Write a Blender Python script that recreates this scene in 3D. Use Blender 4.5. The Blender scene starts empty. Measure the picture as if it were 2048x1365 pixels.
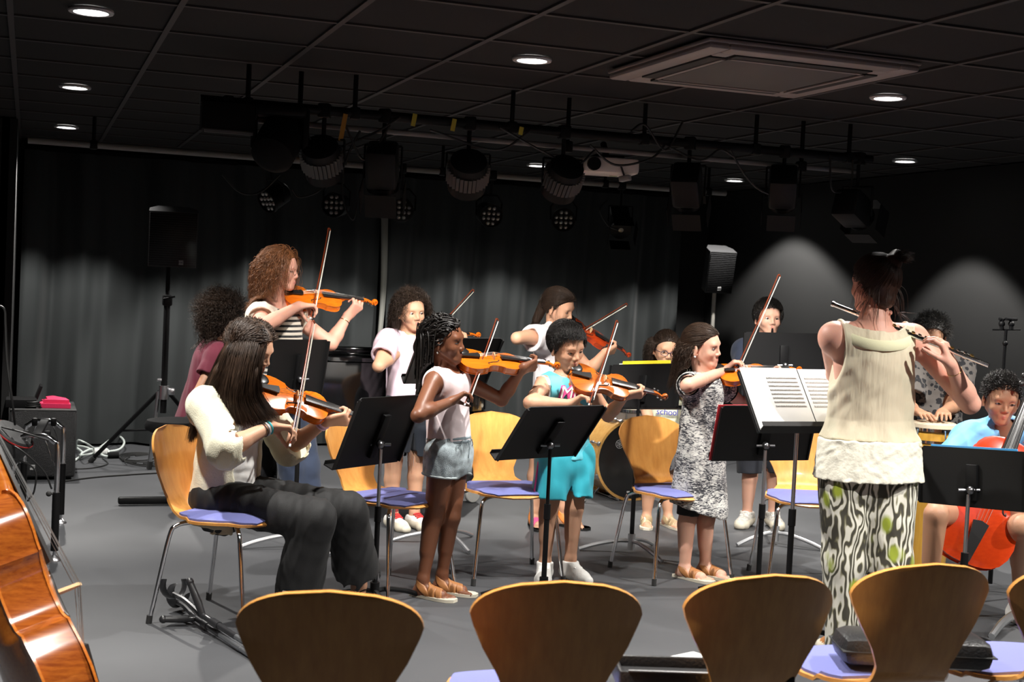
import bpy, bmesh, math, random
import numpy as np
from mathutils import Vector, Matrix
random.seed(7); rng = np.random.default_rng(11)
SC = bpy.context.scene
COL = SC.collection
pi = math.pi
# ------------------------------------------------------------------ camera
W, H, FPX, CAMH, CEIL = 2048, 1365, 2700.0, 1.47, 2.443
YAW, PITCH, ROLL = .3455, -.0415, .0475
def v3(*a): return np.array(a, float)
FW = v3(math.sin(YAW)*math.cos(PITCH), math.cos(YAW)*math.cos(PITCH), math.sin(PITCH))
_r0 = v3(math.cos(YAW), -math.sin(YAW), 0); _u0 = np.cross(_r0, FW)
RT = math.cos(ROLL)*_r0 + math.sin(ROLL)*_u0
UP = -math.sin(ROLL)*_r0 + math.cos(ROLL)*_u0
CAM = v3(0, 0, CAMH)
cd = bpy.data.cameras.new('camera'); cam = bpy.data.objects.new('camera', cd); COL.objects.link(cam)
cd.sensor_width = 36; cd.lens = FPX*36/W; cd.clip_start = .05; cd.clip_end = 60
cd.dof.use_dof = True; cd.dof.focus_distance = 6.6; cd.dof.aperture_fstop = 5.6
cam.matrix_world = Matrix([[RT[0], UP[0], -FW[0], 0], [RT[1], UP[1], -FW[1], 0], [RT[2], UP[2], -FW[2], CAMH], [0, 0, 0, 1]])
SC.camera = cam
# ------------------------------------------------------------------ world, exposure
wd = bpy.data.worlds.new('world'); SC.world = wd; wd.use_nodes = True
wd.node_tree.nodes['Background'].inputs[0].default_value = (.6, .7, .8, 1)
wd.node_tree.nodes['Background'].inputs[1].default_value = .0
vs = SC.view_settings; vs.view_transform = 'Standard'; vs.look = 'None'; vs.gamma = 1; vs.exposure = 0.55
SC.display_settings.display_device = 'sRGB'
SC.cycles.max_bounces = 6; SC.cycles.caustics_reflective = False; SC.cycles.caustics_refractive = False
# power and cone of the ceiling downlights (each lamp itself is built with its fitting)
DL_WATT, DL_CONE, DL_BLEND = 170., math.radians(112), .28
STAGE_WATT = 90.   # glow assumed in the front bar lamps, added to brighten the back row
# ------------------------------------------------------------------ geometry helpers
def ray(px, py): return FW + RT*(px-W/2)/FPX + UP*(H/2-py)/FPX
def D(px, py, t): return CAM + ray(px, py)*t
def G(px, py, z=0.):
    d = ray(px, py); return CAM + d*((z-CAMH)/d[2])
def PY(px, py, y):
    d = ray(px, py); return CAM + d*(y/d[1])
def PX(px, py, x):
    d = ray(px, py); return CAM + d*(x/d[0])
def depth(p): return float((np.asarray(p)-CAM) @ FW)
def nrm(a):
    a = np.asarray(a, float); return a/max(1e-9, np.linalg.norm(a))
def hdir(al):  # horizontal direction: 0 faces the camera side, 90 the right, 180 away, 270 the left
    a = math.radians(al); f = v3(math.sin(YAW), math.cos(YAW), 0); r = v3(math.cos(YAW), -math.sin(YAW), 0)
    return -f*math.cos(a) + r*math.sin(a)
def rotz(al):  # rotation angle so that local +y looks along hdir(al)
    d = hdir(al); return math.atan2(-d[0], d[1])
def rod(v, k, a):  # rotate v about unit k
    v = np.asarray(v, float); k = nrm(k)
    return v*math.cos(a) + np.cross(k, v)*math.sin(a) + k*(k @ v)*(1-math.cos(a))
def smooth_path(pts, k=6):
    P = [np.asarray(p, float) for p in pts]
    if len(P) < 3: return P
    out = []
    for i in range(len(P)-1):
        p0 = P[i-1] if i else 2*P[0]-P[1]; p1 = P[i]; p2 = P[i+1]; p3 = P[i+2] if i+2 < len(P) else 2*P[-1]-P[-2]
        for j in range(k):
            t = j/k
            out.append(.5*(2*p1+(p2-p0)*t+(2*p0-5*p1+4*p2-p3)*t*t+(3*p1-p0-3*p2+p3)*t**3))
    return out+[P[-1]]
# ------------------------------------------------------------------ materials
MATS = {}
def N(nt, t, **kw):
    n = nt.nodes.new(t)
    for k, v in kw.items():
        if k.startswith('i_'): n.inputs[k[2:].replace('_', ' ')].default_value = v
        else: setattr(n, k, v)
    return n
def mat(name, col=(.5, .5, .5), rough=.5, metal=0., spec=.5, emit=None, es=1., bump=0., bscale=60., coat=0., sheen=0., var=0., vscale=8., sss=0., alpha=1., trans=0., stretch=None, detail=4.):
    if name in MATS: return MATS[name]
    m = bpy.data.materials.new(name); m.use_nodes = True; MATS[name] = m
    nt = m.node_tree; b = nt.nodes['Principled BSDF']
    b.inputs['Base Color'].default_value = (*col, 1); b.inputs['Roughness'].default_value = rough
    b.inputs['Metallic'].default_value = metal; b.inputs['Specular IOR Level'].default_value = spec
    b.inputs['Coat Weight'].default_value = coat; b.inputs['Coat Roughness'].default_value = .08
    b.inputs['Sheen Weight'].default_value = sheen
    if trans: b.inputs['Transmission Weight'].default_value = trans
    if alpha < 1: b.inputs['Alpha'].default_value = alpha
    if sss:
        b.inputs['Subsurface Weight'].default_value = sss; b.inputs['Subsurface Radius'].default_value = (.012, .004, .002); b.inputs['Subsurface Scale'].default_value = 1.
    if emit: b.inputs['Emission Color'].default_value = (*emit, 1); b.inputs['Emission Strength'].default_value = es
    if bump or var:
        tc = N(nt, 'ShaderNodeTexCoord'); mp = N(nt, 'ShaderNodeMapping'); nt.links.new(tc.outputs['Object'], mp.inputs[0])
        if stretch: mp.inputs['Scale'].default_value = stretch
    if bump:
        n = N(nt, 'ShaderNodeTexNoise', i_Scale=bscale, i_Detail=detail); nt.links.new(mp.outputs[0], n.inputs['Vector'])
        bp = N(nt, 'ShaderNodeBump', i_Strength=bump, i_Distance=.01); nt.links.new(n.outputs[0], bp.inputs['Height']); nt.links.new(bp.outputs[0], b.inputs['Normal'])
    if var:
        n = N(nt, 'ShaderNodeTexNoise', i_Scale=vscale, i_Detail=5.); nt.links.new(mp.outputs[0], n.inputs['Vector'])
        r = N(nt, 'ShaderNodeValToRGB'); nt.links.new(n.outputs[0], r.inputs[0])
        r.color_ramp.elements[0].position = .3; r.color_ramp.elements[1].position = .7
        r.color_ramp.elements[0].color = (*[c*(1-var) for c in col], 1); r.color_ramp.elements[1].color = (*[min(1, c*(1+var)) for c in col], 1)
        nt.links.new(r.outputs[0], b.inputs['Base Color'])
    return m
def ramp(nt, stops, interp='LINEAR'):
    r = N(nt, 'ShaderNodeValToRGB'); cr = r.color_ramp; cr.interpolation = interp
    while len(cr.elements) < len(stops): cr.elements.new(.5)
    for e, (p, c) in zip(cr.elements, stops): e.position = p; e.color = (*c, 1)
    return r
def wood(name, c0, c1, rough=.35, scale=(30, 30, 1.6), coat=.2):
    m = mat(name, c0, rough, coat=coat); nt = m.node_tree; b = nt.nodes['Principled BSDF']
    tc = N(nt, 'ShaderNodeTexCoord'); mp = N(nt, 'ShaderNodeMapping'); mp.inputs['Scale'].default_value = scale
    n = N(nt, 'ShaderNodeTexNoise', i_Scale=1.5, i_Detail=6., i_Roughness=.6); r = ramp(nt, [(.3, c0), (.7, c1)])
    nt.links.new(tc.outputs['Object'], mp.inputs[0]); nt.links.new(mp.outputs[0], n.inputs['Vector']); nt.links.new(n.outputs[0], r.inputs[0]); nt.links.new(r.outputs[0], b.inputs['Base Color'])
    return m
# ------------------------------------------------------------------ objects
def tag(o, label=None, cat=None, group=None, kind=None):
    if label: o['label'] = label
    if cat: o['category'] = cat
    if group: o['group'] = group
    if kind: o['kind'] = kind
    return o
def empty(name, loc=(0, 0, 0), rz=0., label=None, cat=None, group=None):
    o = bpy.data.objects.new(name, None); o.empty_display_size = .05; COL.objects.link(o); o.location = [float(x) for x in loc]; o.rotation_euler = (0, 0, rz)
    o.rotation_mode = 'XYZ'
    return tag(o, label, cat, group)
def copy_tree(o, parent=None):
    c = o.copy(); COL.objects.link(c)
    if parent: c.parent = parent
    for ch in o.children: copy_tree(ch, c)
    return c
def raw_mesh(name, verts, loops, starts, tot, mi, mats, smooth=True):
    me = bpy.data.meshes.new(name); me.vertices.add(len(verts)); me.vertices.foreach_set('co', np.asarray(verts, np.float32).ravel())
    me.loops.add(len(loops)); me.loops.foreach_set('vertex_index', np.asarray(loops, np.int32))
    me.polygons.add(len(starts)); me.polygons.foreach_set('loop_start', np.asarray(starts, np.int32))
    me.polygons.foreach_set('material_index', np.asarray(mi, np.int32))
    for m in mats: me.materials.append(m)
    me.update(calc_edges=True); me.validate()
    me.polygons.foreach_set('use_smooth', np.full(len(me.polygons), smooth))
    return me
def link(name, me, parent=None, label=None):
    o = bpy.data.objects.new(name, me); COL.objects.link(o)
    if parent: o.parent = parent
    if label: o['label'] = label
    return o
class MB:
    def __init__(s): s.v = []; s.f = []; s.mi = []; s.n = 0
    def add(s, verts, faces, m=0, M=None):
        vv = np.asarray(verts, float).reshape(-1, 3)
        if M is not None: vv = vv @ np.asarray(M)[:3, :3].T + np.asarray(M)[:3, 3]
        s.v.append(vv); b = s.n
        s.f += [[i+b for i in f] for f in faces]; s.mi += [m]*len(faces); s.n += len(vv); return s
    def box(s, c, size, m=0, M=None, bev=0.):
        c = np.asarray(c, float); h = np.asarray(size, float)/2
        if bev <= 0:
            vv = [c+h*v3(x, y, z) for x in (-1, 1) for y in (-1, 1) for z in (-1, 1)]
            return s.add(vv, [(0, 1, 3, 2), (4, 6, 7, 5), (0, 4, 5, 1), (2, 3, 7, 6), (0, 2, 6, 4), (1, 5, 7, 3)], m, M)
        bev = min(bev, h.min()*.95); bm = bmesh.new(); bmesh.ops.create_cube(bm, size=1.)
        for v in bm.verts: v.co = Vector((v.co.x*2*h[0], v.co.y*2*h[1], v.co.z*2*h[2]))
        bmesh.ops.bevel(bm, geom=list(bm.edges), offset=bev, segments=2, affect='EDGES', profile=.5)
        bm.verts.index_update(); vv = [np.array(v.co)+c for v in bm.verts]; ff = [[v.index for v in f.verts] for f in bm.faces]; bm.free()
        return s.add(vv, ff, m, M)
    def tube(s, pts, r, n=10, m=0, cap=True, sm=0, sq=None, M=None, closed=False):
        P = smooth_path(pts, sm) if sm else [np.asarray(p, float) for p in pts]
        k = len(P); T = []
        for i in range(k):
            if closed: T.append(nrm(P[(i+1) % k]-P[i-1]))
            else: T.append(nrm(P[min(k-1, i+1)]-P[max(0, i-1)]))
        up = v3(0, 0, 1) if abs(T[0][2]) < .9 else v3(0, 1, 0)
        nn = nrm(np.cross(np.cross(T[0], up), T[0])) if sq is None else nrm(sq[0]-T[0]*(sq[0] @ T[0]))
        vv = []
        for i in range(k):
            nn = nrm(nn-T[i]*(nn @ T[i])); bb = np.cross(T[i], nn)
            t = i/max(1, k-1); ri = r(t) if callable(r) else r
            for j in range(n):
                a = 2*pi*j/n; vv.append(P[i]+(nn*math.cos(a)*(sq[1] if sq else 1)+bb*math.sin(a))*ri)
        kk = k if closed else k-1
        ff = [(i*n+j, i*n+(j+1) % n, ((i+1) % k)*n+(j+1) % n, ((i+1) % k)*n+j) for i in range(kk) for j in range(n)]
        if cap and not closed: ff += [tuple(range(n-1, -1, -1)), tuple((k-1)*n+j for j in range(n))]
        return s.add(vv, ff, m, M)
    def lathe(s, prof, n=24, m=0, M=None, cap=True):
        vv = [(r*math.cos(2*pi*j/n), r*math.sin(2*pi*j/n), z) for r, z in prof for j in range(n)]; k = len(prof)
        ff = [(i*n+j, i*n+(j+1) % n, (i+1)*n+(j+1) % n, (i+1)*n+j) for i in range(k-1) for j in range(n)]
        if cap: ff += [tuple(range(n-1, -1, -1)), tuple((k-1)*n+j for j in range(n))]
        return s.add(vv, ff, m, M)
    def prism(s, poly, z0, z1, m=0, M=None):
        n = len(poly); vv = [(x, y, z0) for x, y in poly]+[(x, y, z1) for x, y in poly]
        ff = [(i, (i+1) % n, n+(i+1) % n, n+i) for i in range(n)]+[tuple(range(n-1, -1, -1)), tuple(range(n, 2*n))]
        return s.add(vv, ff, m, M)
    def sphere(s, c, r, m=0, n=12, M=None):
        r = np.ones(3)*r; vv = []; k = n//2+1
        for i in range(k+1):
            th = pi*i/k
            for j in range(n): vv.append(np.asarray(c)+r*v3(math.sin(th)*math.cos(2*pi*j/n), math.sin(th)*math.sin(2*pi*j/n), math.cos(th)))
        ff = [(i*n+j, (i+1)*n+j, (i+1)*n+(j+1) % n, i*n+(j+1) % n) for i in range(k) for j in range(n)]
        return s.add(vv, ff, m, M)
    def grid(s, fn, nu, nv, m=0, M=None, wrap=False):
        vv = [fn(i/nu, j/nv) for i in range(nu+1) for j in range(nv+1)]
        ff = [(i*(nv+1)+j, (i+1)*(nv+1)+j, (i+1)*(nv+1)+j+1, i*(nv+1)+j+1) for i in range(nu) for j in range(nv)]
        return s.add(vv, ff, m, M)
    def build(s, name, mats, parent=None, label=None, smooth=True, o=None, angle=40):
        vv = np.concatenate(s.v) if s.v else np.zeros((0, 3))
        if o is not None: vv = vv-np.asarray(o)
        if not isinstance(mats, (list, tuple)): mats = [mats]
        me = bpy.data.meshes.new(name); me.from_pydata(vv.tolist(), [], s.f); 
        for m in mats: me.materials.append(m)
        me.polygons.foreach_set('material_index', np.asarray(s.mi, np.int32))
        bm = bmesh.new(); bm.from_mesh(me); bmesh.ops.remove_doubles(bm, verts=bm.verts, dist=1e-6); bmesh.ops.recalc_face_normals(bm, faces=bm.faces)
        if smooth:
            ca = math.radians(angle)
            for f in bm.faces: f.smooth = True
            for e in bm.edges:
                if len(e.link_faces) == 2: e.smooth = e.calc_face_angle(0) < ca
        bm.to_mesh(me); bm.free(); me.update()
        return link(name, me, parent, label)
def frame(o, x, y, z):
    M = np.eye(4); M[:3, 0] = x; M[:3, 1] = y; M[:3, 2] = z; M[:3, 3] = o; return M
def zframe(o, z, xh=(1, 0, 0)):
    z = nrm(z); x = np.asarray(xh, float)
    if abs(x @ z) > .95: x = v3(0, 1, 0)
    x = nrm(x-z*(x @ z)); return frame(o, x, np.cross(z, x), z)
# ------------------------------------------------------------------ signed distance modelling (limbs, clothes, hair masses)
class SDF:
    def __init__(s, vox=.0035): s.vox = vox; s.p = []
    def cone(s, a, b, ra, rb=None, k=.01, m=0, op='u', sq=None, clip=(), fold=None):
        s.p.append(dict(t=0, a=np.asarray(a, float), b=np.asarray(b, float), ra=ra, rb=ra if rb is None else rb, k=k, m=m, op=op, sq=sq, clip=clip, fold=fold)); return s
    def ell(s, c, r, R=None, k=.01, m=0, op='u', clip=()):
        s.p.append(dict(t=1, c=np.asarray(c, float), r=np.asarray(r, float)*np.ones(3), R=np.eye(3) if R is None else np.asarray(R), k=k, m=m, op=op, clip=clip)); return s
    def box(s, c, h, R=None, rad=.01, k=.01, m=0, op='u', clip=()):
        s.p.append(dict(t=2, c=np.asarray(c, float), h=np.asarray(h, float), R=np.eye(3) if R is None else np.asarray(R), rad=rad, k=k, m=m, op=op, clip=clip)); return s
    @staticmethod
    def bb(q):
        if q['t'] == 0:
            g = max(1., q['sq'][1] if q['sq'] is not None else 1.); e = abs(q['fold'][1])*1.3 if q['fold'] else 0
            return np.minimum(q['a']-q['ra']*g, q['b']-q['rb']*g)-e, np.maximum(q['a']+q['ra']*g, q['b']+q['rb']*g)+e
        if q['t'] == 1: e = np.abs(q['R']) @ q['r']
        else: e = np.abs(q['R']) @ (q['h']+q['rad'])
        return q['c']-e, q['c']+e
    @staticmethod
    def dist(q, X, Y, Z):
        if q['t'] == 0:
            a, ab = q['a'], q['b']-q['a']; L2 = max(1e-12, ab @ ab)
            px, py, pz = X-a[0], Y-a[1], Z-a[2]
            tr = (px*ab[0]+py*ab[1]+pz*ab[2])/L2; t = np.clip(tr, 0, 1)
            px = px-t*ab[0]; py = py-t*ab[1]; pz = pz-t*ab[2]
            if q['sq'] is not None:
                n, g = q['sq']; n = nrm(n-ab*((n @ ab)/L2)); dn = (px*n[0]+py*n[1]+pz*n[2])*(1/g-1); px = px+n[0]*dn; py = py+n[1]*dn; pz = pz+n[2]*dn
            d = np.sqrt(px*px+py*py+pz*pz)-(q['ra']+t*(q['rb']-q['ra']))
            if q['sq'] is not None: d = d*min(1., q['sq'][1]*1.15)
            if q['fold']:
                nf, amp, ph = q['fold'][:3]; u = nrm(np.cross(ab, v3(.31, .93, .11))); w = np.cross(nrm(ab), u)
                an = np.arctan2(px*w[0]+py*w[1]+pz*w[2], px*u[0]+py*u[1]+pz*u[2])
                d = d+amp*(.25+.75*t)*(np.sin(nf*an+ph)+.5*np.sin((nf*1.7//1+1)*an+2*ph+3*t))*.7
        elif q['t'] == 1:
            R = q['R']; px, py, pz = X-q['c'][0], Y-q['c'][1], Z-q['c'][2]; r = q['r']
            u = (px*R[0, 0]+py*R[1, 0]+pz*R[2, 0])/r[0]; v = (px*R[0, 1]+py*R[1, 1]+pz*R[2, 1])/r[1]; w = (px*R[0, 2]+py*R[1, 2]+pz*R[2, 2])/r[2]
            k0 = np.sqrt(u*u+v*v+w*w); k1 = np.sqrt((u/r[0])**2+(v/r[1])**2+(w/r[2])**2)+1e-9
            d = k0*(k0-1)/k1
        else:
            R = q['R']; px, py, pz = X-q['c'][0], Y-q['c'][1], Z-q['c'][2]; h = q['h']
            u = np.abs(px*R[0, 0]+py*R[1, 0]+pz*R[2, 0])-h[0]; v = np.abs(px*R[0, 1]+py*R[1, 1]+pz*R[2, 1])-h[1]; w = np.abs(px*R[0, 2]+py*R[1, 2]+pz*R[2, 2])-h[2]
            d = np.sqrt(np.maximum(u, 0)**2+np.maximum(v, 0)**2+np.maximum(w, 0)**2)+np.minimum(np.maximum(u, np.maximum(v, w)), 0)-q['rad']
        for c, n in q['clip']: d = np.maximum(d, (X-c[0])*n[0]+(Y-c[1])*n[1]+(Z-c[2])*n[2])
        return d
    def mesh(s, wr=None, relax=1):
        vox = s.vox; lo = np.min([s.bb(q)[0] for q in s.p if q['op'] == 'u'], 0)-3*vox-.01; hi = np.max([s.bb(q)[1] for q in s.p if q['op'] == 'u'], 0)+3*vox+.01
        n = np.ceil((hi-lo)/vox).astype(int)+1
        f = np.full(n, 1., np.float32); mm = np.zeros(n, np.uint8)
        ax = [(lo[i]+vox*np.arange(n[i])).astype(np.float32) for i in range(3)]
        for q in s.p:
            b0, b1 = s.bb(q); e = q['k']+2.5*vox
            i0 = np.maximum(0, np.floor((b0-e-lo)/vox).astype(int)); i1 = np.minimum(n, np.ceil((b1+e-lo)/vox).astype(int)+1)
            if (i1 <= i0).any(): continue
            sl = tuple(slice(i0[i], i1[i]) for i in range(3))
            d = s.dist(q, ax[0][sl[0]][:, None, None], ax[1][sl[1]][None, :, None], ax[2][sl[2]][None, None, :]).astype(np.float32)
            g = f[sl]; k = q['k']
            if q['op'] == 'u':
                mm[sl] = np.where(d < g, q['m'], mm[sl])
                h = np.clip(.5+.5*(g-d)/k, 0, 1); f[sl] = g*(1-h)+d*h-k*h*(1-h)
            elif q['op'] == 's':
                h = np.clip(.5-.5*(g+d)/k, 0, 1); f[sl] = g*(1-h)-d*h+k*h*(1-h)
            elif q['op'] == 'p': mm[sl] = np.where(d < 0, q['m'], mm[sl])
        if wr:
            sel = np.abs(f) < 4*vox+wr[0]; I = np.argwhere(sel); P = (I*vox+lo).astype(np.float32)
            f[sel] += wr[0]*wrinkle(P, *wr[1:])
        return nets(f, mm, lo, vox, relax)
def wrinkle(P, sc=18., seed=0, st=(1, 1, .6)):
    sc = sc*2.9
    r = np.random.default_rng(seed); d = np.zeros(len(P)); P = P*np.asarray(st)
    W_ = P.copy()
    for i in range(3):
        a = r.normal(size=3); a /= np.linalg.norm(a); W_ = W_+.35/sc*np.sin(P @ (a*sc*.7)+r.uniform(0, 6))[:, None]*r.normal(size=3)*1.4
    for i in range(5):
        a = r.normal(size=3); a /= np.linalg.norm(a); ph = r.uniform(0, 6)
        d += np.abs(np.sin(W_ @ (a*sc*(.7+.5*i/2))+ph))**1.5*(.9**i)*r.choice([-1, 1])
    return (d/2.2).astype(np.float32)
def nets(f, mm, lo, vox, relax=1):
    s = f < 0; n = np.array(f.shape)
    c = np.zeros(n-1, np.uint8)
    for dx in (0, 1):
        for dy in (0, 1):
            for dz in (0, 1): c += s[dx:n[0]-1+dx, dy:n[1]-1+dy, dz:n[2]-1+dz]
    act = (c > 0) & (c < 8); I = np.argwhere(act); ids = np.full(n-1, -1, np.int32); ids[act] = np.arange(len(I))
    cor = [(x, y, z) for x in (0, 1) for y in (0, 1) for z in (0, 1)]
    val = [f[I[:, 0]+x, I[:, 1]+y, I[:, 2]+z] for x, y, z in cor]
    acc = np.zeros((len(I), 3)); cnt = np.zeros(len(I))
    for i in range(8):
        for ax in range(3):
            if cor[i][ax]: continue
            o = list(cor[i]); o[ax] = 1; j = cor.index(tuple(o)); a, b = val[i], val[j]; ch = (a < 0) != (b < 0)
            t = np.where(ch, a/np.where(a == b, 1, a-b), 0); p = np.tile(np.array(cor[i], float), (len(I), 1)); p[:, ax] += t
            acc += p*ch[:, None]; cnt += ch
    V = (I+acc/cnt[:, None])*vox+lo
    fm = mm[I[:, 0], I[:, 1], I[:, 2]]
    best = np.abs(val[0]); 
    for i in range(1, 8):
        x, y, z = cor[i]; b = np.abs(val[i]); w = b < best; fm = np.where(w, mm[I[:, 0]+x, I[:, 1]+y, I[:, 2]+z], fm); best = np.minimum(b, best)
    Q = []
    for ax in range(3):
        sl0 = [slice(1, n[i]-1) for i in range(3)]; sl0[ax] = slice(0, n[ax]-1); sl1 = list(sl0); sl1[ax] = slice(1, n[ax])
        A, B = s[tuple(sl0)], s[tuple(sl1)]; E = np.argwhere(A != B); flip = A[E[:, 0], E[:, 1], E[:, 2]]
        off = np.array([1, 1, 1]); off[ax] = 0; E = E+off
        u, w = (ax+1) % 3, (ax+2) % 3
        def cell(du, dw):
            K = E.copy(); K[:, u] -= du; K[:, w] -= dw; return ids[K[:, 0], K[:, 1], K[:, 2]]
        q = np.stack([cell(1, 1), cell(0, 1), cell(0, 0), cell(1, 0)], 1); q[~flip] = q[~flip][:, ::-1]; Q.append(q)
    Q = np.concatenate(Q); Q = Q[(Q >= 0).all(1)]
    for _ in range(relax):
        S = np.zeros_like(V); K = np.zeros(len(V))
        for a in range(4):
            i, j = Q[:, a], Q[:, (a+1) % 4]
            for d in range(3): S[:, d] += np.bincount(i, V[j, d], len(V))+np.bincount(j, V[i, d], len(V))
            K += np.bincount(i, minlength=len(V))+np.bincount(j, minlength=len(V))
        V = V*.5+.5*S/np.maximum(K, 1)[:, None]
    return V, Q, fm
def sdf_obj(name, parts, mats, parent=None, label=None, o=(0, 0, 0)):
    if not isinstance(parts, list): parts = [parts]
    Vs, Qs, Ms, b = [], [], [], 0
    for V, Q, fm in parts: Vs.append(V); Qs.append(Q+b); Ms.append(fm[Q[:, 0]]); b += len(V)
    V = np.concatenate(Vs)-np.asarray(o); Q = np.concatenate(Qs)
    if not isinstance(mats, (list, tuple)): mats = [mats]
    me = raw_mesh(name, V, Q.ravel(), np.arange(0, 4*len(Q), 4), None, np.concatenate(Ms), mats)
    return link(name, me, parent, label)
def reach(A, px, py, L, near=True):
    r = ray(px, py); w = CAM-np.asarray(A); a = r @ r; b = 2*(r @ w); c = w @ w-L*L; q = b*b-4*a*c
    t = -b/(2*a) if q <= 0 else (-b-math.sqrt(q) if near else -b+math.sqrt(q))/(2*a)
    return CAM+r*t
BLACK = mat('black_metal', (.006, .006, .0065), .5, spec=.16); BLK2 = mat('black_matte', (.004, .004, .0044), .8, spec=.15)
CHROME = mat('chrome', (.78, .78, .8), .12, 1.); STEEL = mat('brushed_steel', (.5, .5, .52), .34, 1.); ALU = mat('aluminium', (.55, .56, .58), .42, .9)
RUBBER = mat('rubber', (.02, .02, .02), .8); WHITE = mat('white_plastic', (.75, .75, .73), .4); PAPER = mat('paper', (.8, .8, .78), .7)
# ================================================================== room
XL, XR, YB, YF = -.10, 6.2, 11.75, -2.0; YS, XL2 = 9.9, -1.3   # the left wall steps back towards the camera
fm = mat('floor_vinyl', (.056, .058, .063), .55, var=.10, vscale=2.2, bump=.12, bscale=500.)
nt = fm.node_tree; _b = nt.nodes['Principled BSDF']
def struct(name, mb, m, **k): return tag(mb.build(name, m, **k), kind='structure')
struct('floor', MB().box(((XL2+XR)/2, (YB+YF)/2, -.05), (XR-XL2+.4, YB-YF+.4, .1)), fm)
wallm = mat('dark_wall', (.0038, .0039, .004), .8, var=.08, vscale=3., bump=.05, bscale=200.)
struct('wall_back', MB().box(((XL+XR)/2, YB+.05, CEIL/2), (XR-XL+.4, .1, CEIL)), wallm)
struct('wall_left', MB().box((XL-.05, (YB+YS)/2, CEIL/2), (.1, YB-YS, CEIL)).box(((XL+XL2)/2-.05, YS+.05, CEIL/2), (XL-XL2, .1, CEIL)).box((XL2-.05, (YS+YF)/2+.05, CEIL/2), (.1, YS-YF+.1, CEIL)), wallm)
struct('wall_right', MB().box((XR+.05, (YB+YF)/2, CEIL/2), (.1, YB-YF, CEIL)), wallm)
struct('wall_front', MB().box(((XL2+XR)/2, YF-.05, CEIL/2), (XR-XL2+.4, .1, CEIL)), wallm)
struct('ceiling', MB().box(((XL2+XR)/2, (YB+YF)/2, CEIL+.06), (XR-XL2+.4, YB-YF+.4, .1)), mat('ceiling_tile', (.0065, .006, .0058), .9, bump=.3, bscale=300.))
mb = MB(); GX0, GY0 = -.098, 4.591
for i in range(-2, 12):
    x = GX0+.6*i
    if XL2 < x < XR: mb.box((x, (YB+YF)/2, CEIL+.006), (.024, YB-YF, .012))
for j in range(-12, 13):
    y = GY0+.6*j
    if YF < y < YB: mb.box(((XL2+XR)/2, y, CEIL+.007), (XR-XL2, .024, .010))
struct('trim_1', mb, mat('ceiling_bar', (.04, .036, .035), .6))
bb = mat('baseboard_black', (.012, .012, .012), .5)
struct('baseboard_back', MB().box(((XL+XR)/2, YB-.008, .04), (XR-XL, .016, .08)), bb)
struct('baseboard_right', MB().box((XR-.008, (YB+YF)/2, .04), (.016, YB-YF, .08)), bb)
struct('baseboard_left', MB().box((XL+.008, (YB+YS)/2, .04), (.016, YB-YS, .08)), bb)
# ------------------------------------------------------------------ downlights
ring = MB().lathe([(.064, .012), (.084, .010), (.086, .002), (.083, -.004), (.066, -.004)], 32, cap=False)
disc = MB().lathe([(.0005, .002), (.066, .002), (.066, .006), (.0005, .006)], 32)
glow = mat('lamp_diffuser', (1, 1, 1), .5, emit=(1., .985, .95), es=9.); rm = mat('lamp_ring', (.6, .6, .6), .4)
def downlight(x, y, where, on=1., cone=None):
    t = empty('ceiling_downlight', (x, y, CEIL-.004), 0, 'round white recessed ceiling downlight, '+where, 'ceiling light', 'recessed downlights in the dark ceiling')
    global _ring, _disc
    if downlight.first is None:
        a = ring.build('trim_ring', rm, t); b = disc.build('diffuser', glow, t); downlight.first = (a, b)
    else:
        for q in downlight.first:
            c = q.copy(); COL.objects.link(c); c.parent = t
    ld = bpy.data.lights.new('downlight_lamp', 'SPOT'); ld.energy = DL_WATT*on; ld.spot_size = cone or DL_CONE; ld.spot_blend = DL_BLEND; ld.shadow_soft_size = .028; ld.color = (1., .965, .91)
    l = bpy.data.objects.new('lamp', ld); COL.objects.link(l); l.parent = t; l.location = (0, 0, -.022)
downlight.first = None
for x, y, w in [(.195, 5.482, 'largest one at the top left corner'), (.209, 7.862, 'second of the three in a row at the left'), (.222, 10.186, 'smallest of the three at the left, above the curtain pipe'),
             (2.01, 5.5, 'in the middle of the ceiling left of the air conditioner'), (3.809, 5.484, 'just right of the air conditioner'), (5.604, 7.829, 'far right beside the end of the lighting bar'),
             (2.02, 10.22, 'half hidden behind the hanging stage lights'), (3.832, 10.251, 'small one behind the projector'), (5.595, 10.181, 'far one right of the projector'),
             (5.6, 5.484, 'out at the right over the cello player'), (.2, 3.1, 'over the foreground cello'), (2.0, 3.1, 'over the first row of chairs'), (3.8, 3.1, 'behind the flute player'), (5.6, 3.1, 'front right corner')]:
    downlight(x, y, w, 1., math.radians(90) if abs(y-7.829) < .01 else (math.radians(132) if (x, y) == (5.6, 3.1) else math.radians(128) if (x, y) == (3.8, 3.1) else None))
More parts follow.
